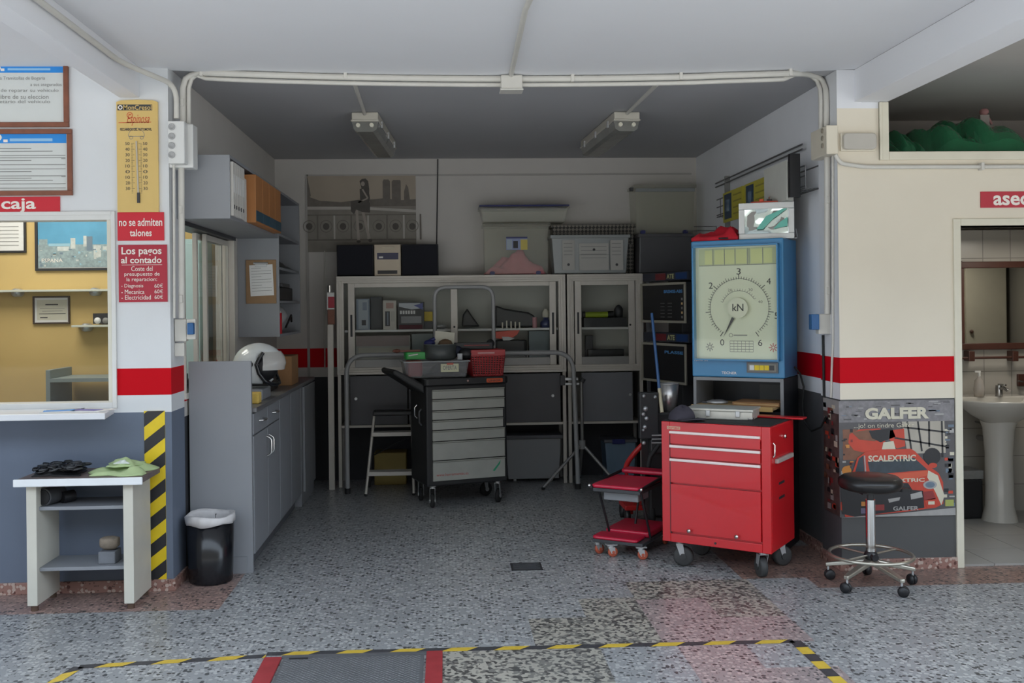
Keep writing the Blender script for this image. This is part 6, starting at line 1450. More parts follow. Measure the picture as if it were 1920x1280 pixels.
mb.box(gx0, gx1, -0.046, 0, g1_ - 0.008, g1_, BLUEP).box(gx0, gx1, -0.046, 0, g0_, g0_ + 0.008, BLUEP).box(gx0, gx0 + 0.008, -0.046, 0, g0_, g1_, BLUEP).box(gx1 - 0.008, gx1, -0.046, 0, g0_, g1_, BLUEP); mb.build('glass_frame', t)
mb = MB(); cv2 = Canvas(mb, (1294, 446, 1470, 710), o_, U_, V_, n_); cv2.text('MAHA IW', 1299, 676, 1326, 680, WHITEP, 1); cv2.text('TECNER', 1352, 699, 1381, 704, WHITEP, 1, bold=0.02); mb.build('lettering', t)
mb = MB(); cv2 = Canvas(mb, (1294, 446, 1470, 710), o_, U_, V_, n_)
def bx(x0, y0, x1, y1, d0, d1, m_):
    p0 = cv2.P(x0, y1, 0); vs = []
    for dd in (d0, d1):
        for (x, y) in ((x0, y1), (x1, y1), (x1, y0), (x0, y0)): vs.append(cv2.P(x, y, 0) + n_ * dd)
    mb.add(vs, [(0, 1, 2, 3), (7, 6, 5, 4), (0, 4, 5, 1), (1, 5, 6, 2), (2, 6, 7, 3), (3, 7, 4, 0)], m_)
bx(1401, 680, 1459, 700, 0.0, 0.012, M('switch plate grey', (0.12, 0.12, 0.12), 0.4)); bx(1404, 683, 1456, 697, 0.012, 0.015, M('switch plate mid', (0.22, 0.21, 0.18), 0.4)); mb.build('switch_plate', t)
for k_, m_ in enumerate((WHITEP, YEL, YEL, YEL, DGREY)):
    mb = MB(); x = 1407 + k_ * 9.2; bx(x, 685.5, x + 8.2, 694.5, 0.015, 0.019, m_); mb.build('switch_key', t)
# power cable
conduit([Tg @ Vector((GX + 0.012, 0.20, 0.06)), WX(1500, 700, 2.19), WX(1507, 725, 2.20), WX(1504, 760, 2.20), WX(1508, 790, 2.20), WX(1522, 808, 2.20), WX(1540, 800, 2.20), WX(1549, 780, 2.185)], 'black power cable hanging in a loop right of the blue gauge', 0.006, m=RUBBER, n=8)

# on top of the gauge
zg = GZ1 + 0.001
t = thing('halogen_floodlight', 'square chrome framed halogen floodlight on top of the blue gauge', 'floodlight', Tg @ Vector((0.45, 0.10, GH + 0.001)), math.radians(-22))
LB(t).box(-0.155, 0.155, 0.0, 0.17, 0.02, 0.215, M('lamp housing', (0.30, 0.29, 0.27), 0.4, 0.3)).build('housing', t, bevel=0.01)
FRW = M('lamp frame silver', (0.66, 0.67, 0.66), 0.3, 0.4)
LB(t).box(-0.165, 0.165, -0.014, 0.0, 0.185, 0.225, FRW).box(-0.165, 0.165, -0.014, 0.0, 0.0, 0.035, FRW).box(-0.165, -0.13, -0.014, 0.0, 0.035, 0.185, FRW).box(0.13, 0.165, -0.014, 0.0, 0.035, 0.185, FRW).build('frame', t, bevel=0.003)
mb = LB(t); REFL = M('crumpled reflector foil', (0.70, 0.80, 0.78), 0.12, 0.95, var=0.05); REFG = M('green film', (0.16, 0.50, 0.42), 0.25, 0.4, var=0.1)
rr = random.Random(12); n1, n2 = 6, 4; vs = []; fs = []
for j in range(n2 + 1):
    for i in range(n1 + 1):
        e = 0 if i in (0, n1) or j in (0, n2) else 1
        vs.append((-0.13 + 0.26 * i / n1, -0.004 + e * rr.uniform(-0.012, 0.016), 0.035 + 0.15 * j / n2))
for j in range(n2):
    for i in range(n1): fs.append((j * (n1 + 1) + i, j * (n1 + 1) + i + 1, (j + 1) * (n1 + 1) + i + 1, (j + 1) * (n1 + 1) + i))
mb.add(vs, fs, REFL, True)
mb.prism([(-0.06, 0.06), (0.0, 0.14), (0.10, 0.182), (0.125, 0.182), (0.04, 0.12), (-0.02, 0.06)], -0.026, -0.024, REFG); mb.prism([(0.04, 0.06), (0.125, 0.075), (0.125, 0.13), (0.08, 0.10)], -0.026, -0.024, REFG)
mb.build('reflector', t)
LB(t).tube([(-0.17, 0.05, 0.06), (-0.178, 0.03, 0.02), (-0.178, 0.03, 0.004), (0.178, 0.03, 0.004), (0.178, 0.03, 0.02), (0.17, 0.05, 0.06)], 0.004, STEEL, 6).build('bracket', t)
mb = LB(t); mb.rbox(-0.10, 0.075, 0.03, 0.13, 0.218, 0.238, M('orange red clamp', (0.72, 0.09, 0.04), 0.35), 0.04).box(-0.045, -0.02, 0.04, 0.12, 0.238, 0.252, M('orange red clamp', None)).box(0.0, 0.03, 0.04, 0.12, 0.238, 0.250, BLK); tag(mb.build('orange_clamp', bevel=0.003), 'orange red cable clamp lying on top of the floodlight', 'clamp')
T_ = Tg @ Matrix.Translation((0.15, 0.12, GH + 0.001)); t = thing('red_pouch', 'flat red zipped pouch on the left of the blue gauge top', 'pouch', T_.translation, TH)
mb = LB(t); vs = []; n = 16
mb.rag((0, 0, 0), 0.30, 0.20, 0.085, REDF, 31, 16, base=0.02); mb.build('pouch_body', t)
LB(t).tube([(0.145 * math.cos(u), 0.10 * math.sin(u), 0.012) for u in [2 * PI * k_ / 28 for k_ in range(28)]], 0.006, BLACK, 6, closed=True).build('zip', t)

# ---------------------------------------------------------------- wire rack and goods on the right wall
WIRE = M('grey wire', (0.20, 0.20, 0.21), 0.4, 0.6)
t = thing('wire_rack', 'grey wire shelf rack along the upper right wall of the bay', 'wire rack', (2.15, 6.9, 2.18))
mb = MB()
y0, y1 = 5.72, 7.62
for z in (2.445, 2.475): mb.tube([(2.205, 5.97, z), (2.205, 7.92, z)], 0.006, WIRE, 6)
mb.build('hanging_rail', t)
mb = MB()
for z, x in ((2.31, 2.13), (2.25, 2.13), (2.19, 2.13), (2.175, 2.13), (2.31, 2.215), (2.175, 2.215)): mb.tube([(x, y0, z), (x, y1, z)], 0.0045, WIRE, 6)
k_ = y0
while k_ <= y1 + 0.01:
    mb.tube([(2.13, k_, 2.31), (2.13, k_, 2.175), (2.215, k_, 2.175)], 0.0035, WIRE, 5); k_ += 0.15
k_ = 2.145
while k_ < 2.2: mb.tube([(k_, y0, 2.175), (k_, y1, 2.175)], 0.0025, WIRE, 4); k_ += 0.024
mb.build('wire_basket', t)
for yy in (7.64,): MB().box(2.20, 2.2385, yy - 0.012, yy + 0.012, 1.95, 2.50, ALUD).build('wall_bracket', t, bevel=0.002)
MB().tube([(2.03, 7.95, 2.13), (2.215, 7.95, 2.13), (2.215, 7.95, 1.92)], 0.004, WIRE, 5).tube([(1.98, 8.0, 2.10), (2.215, 8.0, 2.10)], 0.004, WIRE, 5).build('wire_hook', t)
YG = M('yellow green wiper card', (0.50, 0.44, 0.04), 0.5, var=0.1); BCD = M('blue black card patch', (0.02, 0.045, 0.09), 0.5)
for (ya, yw, label) in ((WX(1375, 385, 2.11).y, 0.5 * (WX(1357, 385, 2.11).y - WX(1394, 385, 2.11).y), 'yellow card with dark blue patch, the farther of two in the wire rack'), (WX(1417, 367, 2.11).y, 0.5 * (WX(1397, 367, 2.11).y - WX(1438, 367, 2.11).y), 'yellow card with dark blue patch, the nearer of two in the wire rack')):
    mb = MB().box(2.105, 2.12, ya - yw, ya + yw, 2.11, 2.33, YG).box(2.1035, 2.1055, ya + 0.03, ya + yw * 0.85, 2.13, 2.315, BCD).box(2.101, 2.1038, ya + 0.07, ya + 0.15, 2.18, 2.27, M('blue lens', (0.06, 0.14, 0.24), 0.2))
    for i in range(4): mb.box(2.1035, 2.1055, ya - yw * 0.85, ya - 0.01, 2.15 + i * 0.045, 2.16 + i * 0.045, M('olive print', (0.28, 0.24, 0.03), 0.5))
    tag(mb.build('blister_card', bevel=0), label, 'blister card', 'yellow cards in the wire rack')
mb = MB()
for i in range(6): mb.box(2.06 + 0.011 * i, 2.068 + 0.011 * i, WX(1484, 340, 2.09).y + 0.012 * i, WX(1441, 340, 2.09).y - 0.012 * i, 2.12, 2.36 - 0.010 * i, M('grey white pad', (0.62, 0.62, 0.56), 0.6))
tag(mb.build('paper_pads', bevel=0.002), 'grey white pads standing in the near half of the wire rack', 'pad')
tag(MB().box(2.06, 2.122, WX(1491, 340, 2.09).y, WX(1487, 340, 2.09).y, 2.13, 2.39, BLACK).build('black_folder', bevel=0.002), 'black folder at the near end of the pads in the wire rack', 'folder')
# tall sleeve behind the floodlight
p = Tg @ Vector((0.455, 0.285, GH + 0.001))
mb = MB(Matrix.Translation(p) @ Matrix.Rotation(math.radians(-22), 4, 'Z')).box(-0.12, 0.07, -0.0, 0.045, 0, 0.24, M('pale sleeve', (0.45, 0.44, 0.42), 0.5)).box(0.07, 0.09, -0.0, 0.045, 0, 0.30, DGREY).cyl((-0.02, 0.02, 0.24), (-0.02, 0.02, 0.28), 0.02, M('flesh brown cap', (0.40, 0.24, 0.18), 0.5), 12)
tag(mb.build('tall_box', bevel=0.003), 'tall pale box with dark edge standing behind the floodlight', 'box')

# ---------------------------------------------------------------- ATE tester displays
def ate(px, z0, z1, zb0, zb1, label, blue_text, rows):
    """display board facing out of the right corner: left edge farther than the right one"""
    P0 = A(1203, 560, 7.62); P1 = A(1287, 560, 7.05); d = Vector((P1.x - P0.x, P1.y - P0.y, 0)); L_ = d.length; th = math.atan2(d.y, d.x)
    t = thing('display_board', label, 'display board', (P0.x, P0.y, z0), th)
    FRB = M('beige frame strip', (0.34, 0.32, 0.26), 0.45); PAN = M('display black panel', (0.018, 0.018, 0.020), 0.3, var=0.1)
    h = z1 - z0; hb0, hb1 = zb0 - z0, zb1 - z0
    LB(t).box(0, L_, 0.0, 0.16, 0, h, PAN).build('panel', t, bevel=0.003)
    mb = LB(t); f = 0.018
    mb.box(0, L_, -0.012, 0, h - f, h, FRB).box(0, L_, -0.012, 0, 0, f, FRB).box(0, f, -0.012, 0, f, h - f, FRB).box(L_ - f, L_, -0.012, 0, f, h - f, FRB); mb.build('frame', t, bevel=0.002)
    c_ = LB(t); c_.box(0.02, L_ + 0.03, 0.0, 0.15, hb0, hb1, M('banner black', (0.03, 0.035, 0.05), 0.4)); hh = hb1 - hb0; y = -0.0008
    c_.box(L_ * 0.33, L_ * 0.56, y - 0.001, y, hb0 + 0.006, hb1 - 0.006, M('banner dark red', (0.16, 0.02, 0.025), 0.5)).text('ATE', (L_ * 0.585, y - 0.001, hb0 + hh * 0.2), (1, 0, 0), (0, 0, 1), (0, 0, L_ * 0.16, hh * 0.6), M('banner yellow letters', (0.52, 0.54, 0.26), 0.5), 0.03)
    c_.box(L_ * 0.78, L_ * 1.02, y - 0.001, y, hb0 + 0.006, hb1 - 0.006, M('banner blue', (0.01, 0.04, 0.14), 0.5)); c_.build('banner', t)
    c_ = LB(t); c_.text(blue_text, (L_ * 0.52, -0.0015, h * 0.74), (1, 0, 0), (0, 0, 1), (0, 0, L_ * 0.40, h * 0.075), M('display blue letters', (0.10, 0.30, 0.62), 0.5), 0.03)
    c_.build('lettering', t)
    c_ = LB(t); c_.box(L_ * 0.03, L_ * 0.05, -0.0015, -0.0005, h * 0.06, h * 0.08, M('grey row print', (0.2, 0.2, 0.2), 0.5))
    if rows:
        for r_ in range(5):
            for q in (0.44, 0.60): c_.box(L_ * q, L_ * (q + 0.09), -0.0015, -0.0005, h * (0.14 + 0.085 * r_), h * (0.14 + 0.085 * r_) + 0.004, M('grey row print', (0.2, 0.2, 0.2), 0.5))
            c_.box(L_ * 0.89, L_ * 0.925, -0.0015, -0.0005, h * (0.12 + 0.11 * r_), h * (0.12 + 0.11 * r_) + 0.016, WOODY if r_ % 2 else M('grey row print', None))
    c_.build('printed_rows', t)
zA = lambda y: A(1245, y, 7.33).z
ate(0, zA(605), zA(530), zA(526), zA(511), 'upper black display board with small rows under an ATE banner', 'BREMSE-ABS', True)
ate(0, zA(717), zA(643), zA(640), zA(624), 'lower empty black display board under an ATE banner, above the steel cup', 'PLASSE', False)
# support for the boards
mb = MB(); c_ = A(1262, 620, 7.5); P1 = A(1287, 560, 7.05)
tag(MB().box(1.745, 2.22, 7.22, 7.66, 0, zA(508), M('black support', (0.02, 0.02, 0.022), 0.6)).build('support_cabinet', bevel=0.004), 'tall black cabinet in the corner behind the ATE display boards', 'cabinet')

# ---------------------------------------------------------------- dark equipment trolley with cup and broom handle
t = thing('equipment_trolley', 'black equipment trolley with silver fittings left of the red cabinet', 'trolley', (1.38, 6.42, 0))
EQ = M('black equipment', (0.016, 0.017, 0.019), 0.5, var=0.25)
X0, X1, Z0, Z1 = R(1198, 735, 1240, 822, 6.30)
MB().box(X0 + 0.07, 1.50, 6.34, 6.60, 0.12, 0.80, EQ).build('body', t, bevel=0.015)
MB().box(X0, X1 - 0.02, 6.28, 6.338, Z0, Z1, EQ).build('valve_block', t, bevel=0.008)
for x, y, r_ in ((1207, 742, .012), (1210, 766, .018), (1206, 776, .014), (1212, 784, .016), (1209, 800, .015), (1206, 806, .010), (1207, 830, .014), (1228, 744, .012)):
    p = A(x, y, 6.28); MB().lathe([(0, 0), (r_, 0), (r_ * 0.8, 0.012), (0, 0.016)], (p.x, 6.279, p.z), STEEL, 12, (0, -1, 0)).build('fitting', t)
for y in (815, 822, 829): p = A(1232, y, 6.28); MB().box(p.x - 0.035, p.x + 0.03, 6.272, 6.285, p.z - 0.006, p.z + 0.002, M('pale tick', (0.3, 0.3, 0.3), 0.5)).build('marking', t)
MB().box(X0 + 0.07, X1 + 0.03, 6.285, 6.338, A(1232, 850, 6.3).z, Z0 - 0.002, EQ).build('lower_block', t, bevel=0.01)
w_ = A(1237, 905, 6.2); 
for s_ in (0, 1): MB().lathe([(0, -0.018), (0.11, -0.018), (0.13, -0.01), (0.13, 0.01), (0.11, 0.018), (0, 0.018)], (1.33 + 0.12 * s_, 6.46, 0.131), RUBBER, 30, (1, 0, 0)).build('wheel', t)
MB().tube([(1.30, 6.44, 0.32), (1.28, 6.30, 0.36), (1.30, 6.28, 0.52), (1.36, 6.28, 0.6)], 0.014, RUBBER, 8).tube([(1.27, 6.36, 0.20), (1.26, 6.28, 0.30), (1.30, 6.27, 0.40)], 0.012, RUBBER, 8).build('hose', t)
cz = 0.80
Yc = 6.42; p = A(1255, 777, Yc)
t = thing('steel_cup', 'tall stainless steel cup on the black trolley beside the blue gauge', 'cup', (p.x, Yc, cz + 0.001))
STN = M('stainless steel', (0.80, 0.79, 0.78), 0.32, 0.85, var=0.04)
cr = 0.048; ch = A(1255, 719, Yc).z - cz
LB(t).lathe([(0, 0.0), (cr, 0.0), (cr + 0.016, ch), (cr + 0.013, ch), (cr - 0.004, 0.006), (0, 0.006)], (0, 0, 0), STN, 36).build('cup_body', t)
LB(t).tube([((cr + 0.016) * math.cos(u), (cr + 0.016) * math.sin(u), ch) for u in [2 * PI * k_ / 36 for k_ in range(36)]], 0.003, STN, 6, closed=True).build('rim', t)
t = thing('broom_stick', 'slim blue stick with pale lower end leaning by the steel cup', 'stick', (A(1243, 775, 6.26).x, 6.26, cz - 0.02))
pA, pB, pC = A(1222, 587, 6.40), A(1236, 728, 6.31), A(1241.5, 773, 6.265)
MB().cyl(pB, pA, 0.0105, M('blue stick paint', (0.03, 0.10, 0.26), 0.35), 12, 0.009).build('handle', t)
MB().cyl(pC, pB, 0.0115, M('pale wood end', (0.60, 0.54, 0.38), 0.5), 12).build('ferrule', t)

# ---------------------------------------------------------------- creeper seat and trolley jack
t = thing('creeper_seat', 'red padded folding creeper seat on orange wheels left of the red cabinet', 'creeper seat', (1.12, 6.02, 0), math.radians(-32))
PAD = M('red vinyl pad', (0.52, 0.012, 0.045), 0.3, var=0.06, scale=6)
xa, xb = -0.13, 0.15
def pad(x0, x1, y0, y1, z, th_, name='pad', rz=0):
    LB(t).rbox(x0, x1, y0, y1, z, z + th_, PAD, 0.025).build(name, t, bevel=0.010, seg=3)
LB(t).box(xa - 0.01, xb + 0.01, -0.245, 0.20, 0.405 - 0.022, 0.405, DGREY).build('seat_board', t, bevel=0.004)
pad(xa - 0.02, xb + 0.01, -0.25, 0.14, 0.406, 0.022, 'seat_pad'); pad(xa + 0.01, xb + 0.03, 0.15, 0.27, 0.435, 0.026, 'back_pad')
LB(t).box(xa - 0.02, xb + 0.02, -0.24, 0.25, 0.078, 0.098, DGREY).build('base_board', t, bevel=0.004)
pad(xa - 0.02, xb - 0.01, -0.25, -0.10, 0.099, 0.020, 'lower_pad'); pad(xa + 0.0, xb + 0.01, -0.09, 0.25, 0.099, 0.034, 'lower_pad')
for (x0_, y0_, x1_, y1_) in ((xa, -0.18, xa + 0.03, -0.08), (xb, -0.20, xb + 0.02, -0.10), (xa + 0.14, 0.16, xa + 0.12, 0.10), (xb, 0.18, xb + 0.02, 0.16)):
    LB(t).cyl((x0_, y0_, 0.385), (x1_, y1_, 0.098), 0.0075, BLACK, 8).build('post', t)
LB(t).tube([(xb + 0.01, -0.25, 0.41), (xb + 0.02, 0.0, 0.43), (xb + 0.03, 0.24, 0.44)], 0.01, BLACK, 8).tube([(xa - 0.02, -0.25, 0.41), (xa - 0.015, 0.02, 0.43), (xa - 0.01, 0.24, 0.44)], 0.01, BLACK, 8).build('side_tube', t)
LB(t).box(xa + 0.04, xb - 0.02, -0.20, -0.02, 0.33, 0.381, Mg('milky tray plastic', (0.55, 0.57, 0.6), 0.45, 0.3)).build('under_tray', t, bevel=0.006)
for s_, x_ in ((0, xa - 0.03), (1, xb + 0.02)): LB(t).ball((x_, -0.25, 0.418), 0.011, CHROME, 8).build('bolt', t)
ORW = M('orange caster wheel', (0.50, 0.11, 0.06), 0.4, var=0.1)
for x_, y_, rt in ((xa, -0.20, 0.9), (xa + 0.10, -0.235, 0.7), (xb, -0.215, 0.5), (xa, 0.2, 0.2), (xb, 0.2, 1.5)):
    caster(t, x_, y_, 0.030, 0.020, rt, 0.078, ORW, STEEL, ORW)
t = thing('trolley_jack', 'low red trolley jack with a long bent red handle behind the creeper seat', 'jack', (1.28, 6.85, 0), 0)
RJ = M('jack red paint', (0.50, 0.02, 0.02), 0.35, var=0.15)
q = [A(1217, 822, 6.62), A(1190, 848, 6.66), A(1176, 868, 6.70), A(1173, 880, 6.72)]
MB().tube(rounded_path(q, 0.06), 0.018, RJ, 10).build('handle', t)
MB().tube([q[-1], A(1186, 935, 6.80), A(1184, 962, 6.85)], 0.012, RJ, 8).build('lift_arm', t)
X0, X1, Z0, Z1 = R(1165, 952, 1245, 962, 6.85)
MB().box(X0, X1, 6.70, 6.95, 0.09, 0.125, RJ).build('chassis', t, bevel=0.006)
for x_ in (X0 + 0.02, X1 - 0.02):
    for y_ in (6.73, 6.92): MB().lathe([(0, -0.015), (0.05, -0.015), (0.05, 0.015), (0, 0.015)], (x_, y_, 0.05), BLACK, 18, (1, 0, 0)).build('wheel', t)

# ---------------------------------------------------------------- stool
t = thing('swivel_stool', 'black round seated swivel stool with chrome foot ring before the car poster', 'stool', (2.235, 5.12, 0))
LB(t).lathe([(0, 0.0), (0.12, 0.0), (0.152, 0.012), (0.163, 0.035), (0.160, 0.058), (0.14, 0.074), (0.10, 0.082), (0, 0.083)], (0, 0, 0.505), M('black vinyl seat', (0.014, 0.013, 0.013), 0.3, var=0.15), 44).build('seat', t)
LB(t).cyl((0, 0, 0.44), (0, 0, 0.503), 0.017, DGREY, 16).box(-0.07, 0.07, -0.07, 0.07, 0.493, 0.505, BLACK).build('seat_mount', t)
LB(t).tube([(0.0, 0, 0.485), (0.10, 0.03, 0.485), (0.19, 0.05, 0.49)], 0.006, BLACK, 6).rbox(0.185, 0.245, 0.035, 0.075, 0.482, 0.50, BLACK, 0.015).build('lever', t)
LB(t).cyl((0, 0, 0.14), (0, 0, 0.455), 0.025, CHROME, 24).build('column', t)
LB(t).ball((0, -0.0, 0.16), 0.036, BLACK, 14, (1, 1, 0.9)).cyl((0, -0.03, 0.16), (0, -0.058, 0.16), 0.018, BLACK, 12).build('ring_clamp', t)
RG = M('worn chrome ring', (0.50, 0.47, 0.40), 0.28, 0.8, var=0.1)
LB(t).tube([(0.21 * math.cos(u), 0.21 * math.sin(u), 0.165) for u in [2 * PI * k_ / 64 for k_ in range(64)]], 0.0095, RG, 10, closed=True).build('foot_ring', t)
for a in (0.5, 2.1, 3.7): LB(t).cyl((0.03 * math.cos(a), 0.03 * math.sin(a), 0.163), (0.205 * math.cos(a), 0.205 * math.sin(a), 0.165), 0.006, RG, 8).build('ring_spoke', t)
for k_ in range(5):
    a = math.radians(-73 + 72 * k_); ca, sa = math.cos(a), math.sin(a)
    rr_ = 0.235
    T2 = WORLD[t.name] @ Matrix.Rotation(a, 4, 'Z')
    l_ = MB(T2).add([(0.0, -0.024, 0.118), (0.0, 0.024, 0.118), (0.0, 0.024, 0.145), (0.0, -0.024, 0.145), (rr_, -0.014, 0.072), (rr_, 0.014, 0.072), (rr_, 0.014, 0.092), (rr_, -0.014, 0.092)], [(0, 1, 2, 3), (7, 6, 5, 4), (0, 4, 5, 1), (1, 5, 6, 2), (2, 6, 7, 3), (3, 7, 4, 0)], RG).build('leg', t, bevel=0.005)
    MB(T2 @ Matrix.Translation((rr_ - 0.012, 0, 0)) @ Matrix.Rotation(0.7 + k_, 4, 'Z')).lathe([(0, -0.02), (0.022, -0.02), (0.028, -0.012), (0.028, -0.003), (0.012, -0.002), (0.012, 0.002), (0.028, 0.003), (0.028, 0.012), (0.022, 0.02), (0, 0.02)], (0.008, 0, 0.028), BLACK, 20, (0, 1, 0)).cyl((0, 0, 0.05), (0, 0, 0.074), 0.006, STEEL, 8).build('wheel', l_)

# ---------------------------------------------------------------- right pillar: sign, poster
def d4(cv): cv.text('aseo', 1861, 366, 1932, 385, LETTER, bold=0.025)
sign((1838, 359, 1975, 389), YR, 'red sign lettered aseo above the bathroom door', M('matte red sign', (0.48, 0.025, 0.045), 0.5), d4)
def poster():
    px = (1573, 750, 1789, 967); X0, X1, Z0, Z1 = R(*px, YR)
    mb = MB().box(XP - 0.003, X1, YR - 0.005, YR - 0.0025, Z0, Z1, INKG); mb.box(XP - 0.003, XP - 0.0002, YR - 0.005, 5.66, Z0, Z1, M('poster edge strip', (0.10, 0.06, 0.055), 0.5, var=0.9, scale=22))
    cv = Canvas(mb, px, (X0, YR - 0.005, Z1), (X1 - X0, 0, 0), (0, 0, Z0 - Z1), (0, -1, 0))
    g1 = M('poster asphalt', (0.09, 0.085, 0.09), 0.4, var=0.35, scale=14); g2 = M('poster pale', (0.36, 0.35, 0.34), 0.4, var=0.2, scale=20); br = M('poster brown', (0.20, 0.085, 0.05), 0.4, var=0.4, scale=18)
    rd = M('poster red', (0.52, 0.055, 0.03), 0.4, var=0.15, scale=20); rd2 = M('poster dark red', (0.25, 0.03, 0.03), 0.4, var=0.3, scale=30); bk_ = M('poster black', (0.018, 0.018, 0.022), 0.4, var=0.2); wt = M('poster cream', (0.60, 0.56, 0.44), 0.4, var=0.1); gl = M('poster glass', (0.03, 0.045, 0.06), 0.3, var=0.4, scale=30)
    bl = M('poster blue grey', (0.14, 0.19, 0.25), 0.4, var=0.3, scale=25); og = M('poster orange', (0.55, 0.22, 0.05), 0.4)
    cv.rect(1573, 750, 1789, 967, g1, 1); cv.rect(1573, 750, 1789, 790, M('poster grandstand', (0.20, 0.19, 0.20), 0.4, var=0.5, scale=40), 2)
    rr = random.Random(8)
    for i in range(40): x, y = rr.uniform(1575, 1770), rr.uniform(752, 784); cv.rect(x, y, min(1788, x + rr.uniform(4, 18)), y + rr.uniform(1, 3), rr.choice((g2, bl, g1)), 3)
    for i in range(34): x, y = rr.uniform(1764, 1780), rr.uniform(795, 945); cv.rect(x, y, min(1788, x + rr.uniform(4, 12)), y + rr.uniform(2, 8), rr.choice((rd, bl, bk_, wt, g2)), 3)
    cv.rect(1580, 803, 1640, 860, br, 2); cv.poly([(1592, 812), (1612, 803), (1650, 802), (1660, 820), (1655, 845), (1625, 848), (1600, 842), (1590, 828)], rd, 3); cv.poly([(1596, 808), (1630, 804), (1652, 812), (1640, 826), (1610, 822)], br, 4)
    cv.poly([(1628, 806), (1672, 802), (1678, 818), (1650, 828), (1634, 820)], bk_, 5); cv.poly([(1668, 806), (1694, 803), (1696, 836), (1680, 840), (1666, 822)], rd, 5)
    cv.poly([(1655, 828), (1674, 826), (1678, 842), (1652, 841)], wt, 6)
    cv.poly([(1690, 790), (1770, 790), (1772, 850), (1700, 850)], M('poster sand', (0.42, 0.38, 0.32), 0.4, var=0.2, scale=10), 4)
    for a in ((1700, 790, 1708, 848), (1720, 790, 1727, 846), (1741, 790, 1741, 838), (1765, 790, 1766, 858)): cv.line(*a, 3.2, bk_, 6)
    for a in ((1690, 800, 1772, 811), (1676, 820, 1772, 838)): cv.line(*a, 3.2, bk_, 6)
    cv.disc(1746, 856, 16, 16, bk_, 7, 20); cv.disc(1747, 873, 8, 5, rd, 9, 14)
    for i in range(30): x, y = rr.uniform(1574, 1594), rr.uniform(800, 955); cv.rect(x, y, x + rr.uniform(3, 8), y + rr.uniform(2, 7), rr.choice((rd2, br, bk_, og, g2)), 4)
    cv.disc(1586, 880, 9, 9, og, 5, 16); cv.rect(1574, 938, 1583, 953, rd, 6)
    # rally car
    cv.poly([(1598, 880), (1606, 856), (1622, 845), (1660, 841), (1706, 841), (1714, 846), (1740, 874), (1758, 888), (1766, 905), (1766, 945), (1752, 952), (1700, 958), (1600, 966), (1582, 966), (1576, 925), (1580, 900)], rd, 8)
    cv.poly([(1601, 884), (1609, 857), (1617, 852), (1619, 886)], gl, 9); cv.poly([(1625, 864), (1712, 858), (1737, 881), (1630, 888)], gl, 9)
    cv.poly([(1622, 846), (1660, 842), (1706, 842), (1718, 856), (1625, 864)], rd, 9); cv.line(1619, 852, 1621, 886, 2.5, g2, 10)
    cv.text('SCALEXTRIC', 1626, 852, 1715, 864, wt, 11, bold=0.03); cv.poly([(1652, 888), (1696, 886), (1739, 882), (1742, 890), (1700, 900), (1660, 896)], M('poster bonnet', (0.60, 0.10, 0.05), 0.4), 9)
    cv.text('XTRIC', 1682, 896, 1731, 903, wt, 11, bold=0.03)
    cv.poly([(1738, 882), (1756, 892), (1768, 930), (1762, 948), (1752, 925), (1742, 905), (1736, 895)], wt, 10); cv.disc(1741, 909, 13, 8, g2, 11, 18); cv.disc(1741, 909, 9, 5.5, bl, 12, 16)
    cv.poly([(1574, 900), (1700, 905), (1708, 918), (1728, 920), (1730, 952), (1600, 966), (1577, 960)], bk_, 9)
    cv.poly([(1704, 926), (1725, 921), (1727, 932), (1705, 936)], g2, 11); cv.poly([(1662, 934), (1685, 931), (1683, 937), (1664, 941)], g2, 11)
    cv.poly([(1727, 922), (1746, 920), (1752, 936), (1730, 938)], rd2, 12); cv.poly([(1730, 938), (1750, 934), (1753, 948), (1735, 952)], rd, 12); cv.rect(1737, 940, 1749, 946, wt, 13)
    cv.rect(1611, 950, 1625, 960, M('poster violet', (0.14, 0.12, 0.20), 0.4), 11); cv.rect(1612, 938, 1626, 946, og, 11); cv.rect(1637, 944, 1655, 955, rd2, 11)
    cv.text('GALFER', 1671, 948, 1719, 956, g2, 13, bold=0.03)
    cv.rect(1770, 938, 1786, 950, M('poster lime', (0.35, 0.38, 0.10), 0.4), 5)
    cv.poly([(1573, 967), (1700, 967), (1789, 967), (1789, 953), (1740, 957), (1660, 963)], g2, 7)
    cv.text('GALFER', 1621, 763, 1741, 785, wt, 10, bold=0.05)
    cv.text('...jo! on tindre Galfer', 1600, 792, 1712, 803, wt, 10, bold=0.0)
    # strip wrapped round the pillar side
    c2 = Canvas(mb, (1550, 750, 1573, 967), (XP - 0.003, 5.66, Z1), (0, YR - 0.005 - 5.66, 0), (0, 0, Z0 - Z1), (-1, 0, 0))
    c2.rect(1550, 750, 1573, 775, g2, 1)
    for i in range(46): x, y = rr.uniform(1550, 1568), rr.uniform(756, 955); c2.rect(x, y, x + rr.uniform(2, 5), y + rr.uniform(4, 12), rr.choice((rd2, br, bk_, rd, g2, wt, bk_)), 2)
    return tag(mb.build('car_poster'), 'racing car poster headed GALFER wrapped round the right pillar', 'poster')
poster()

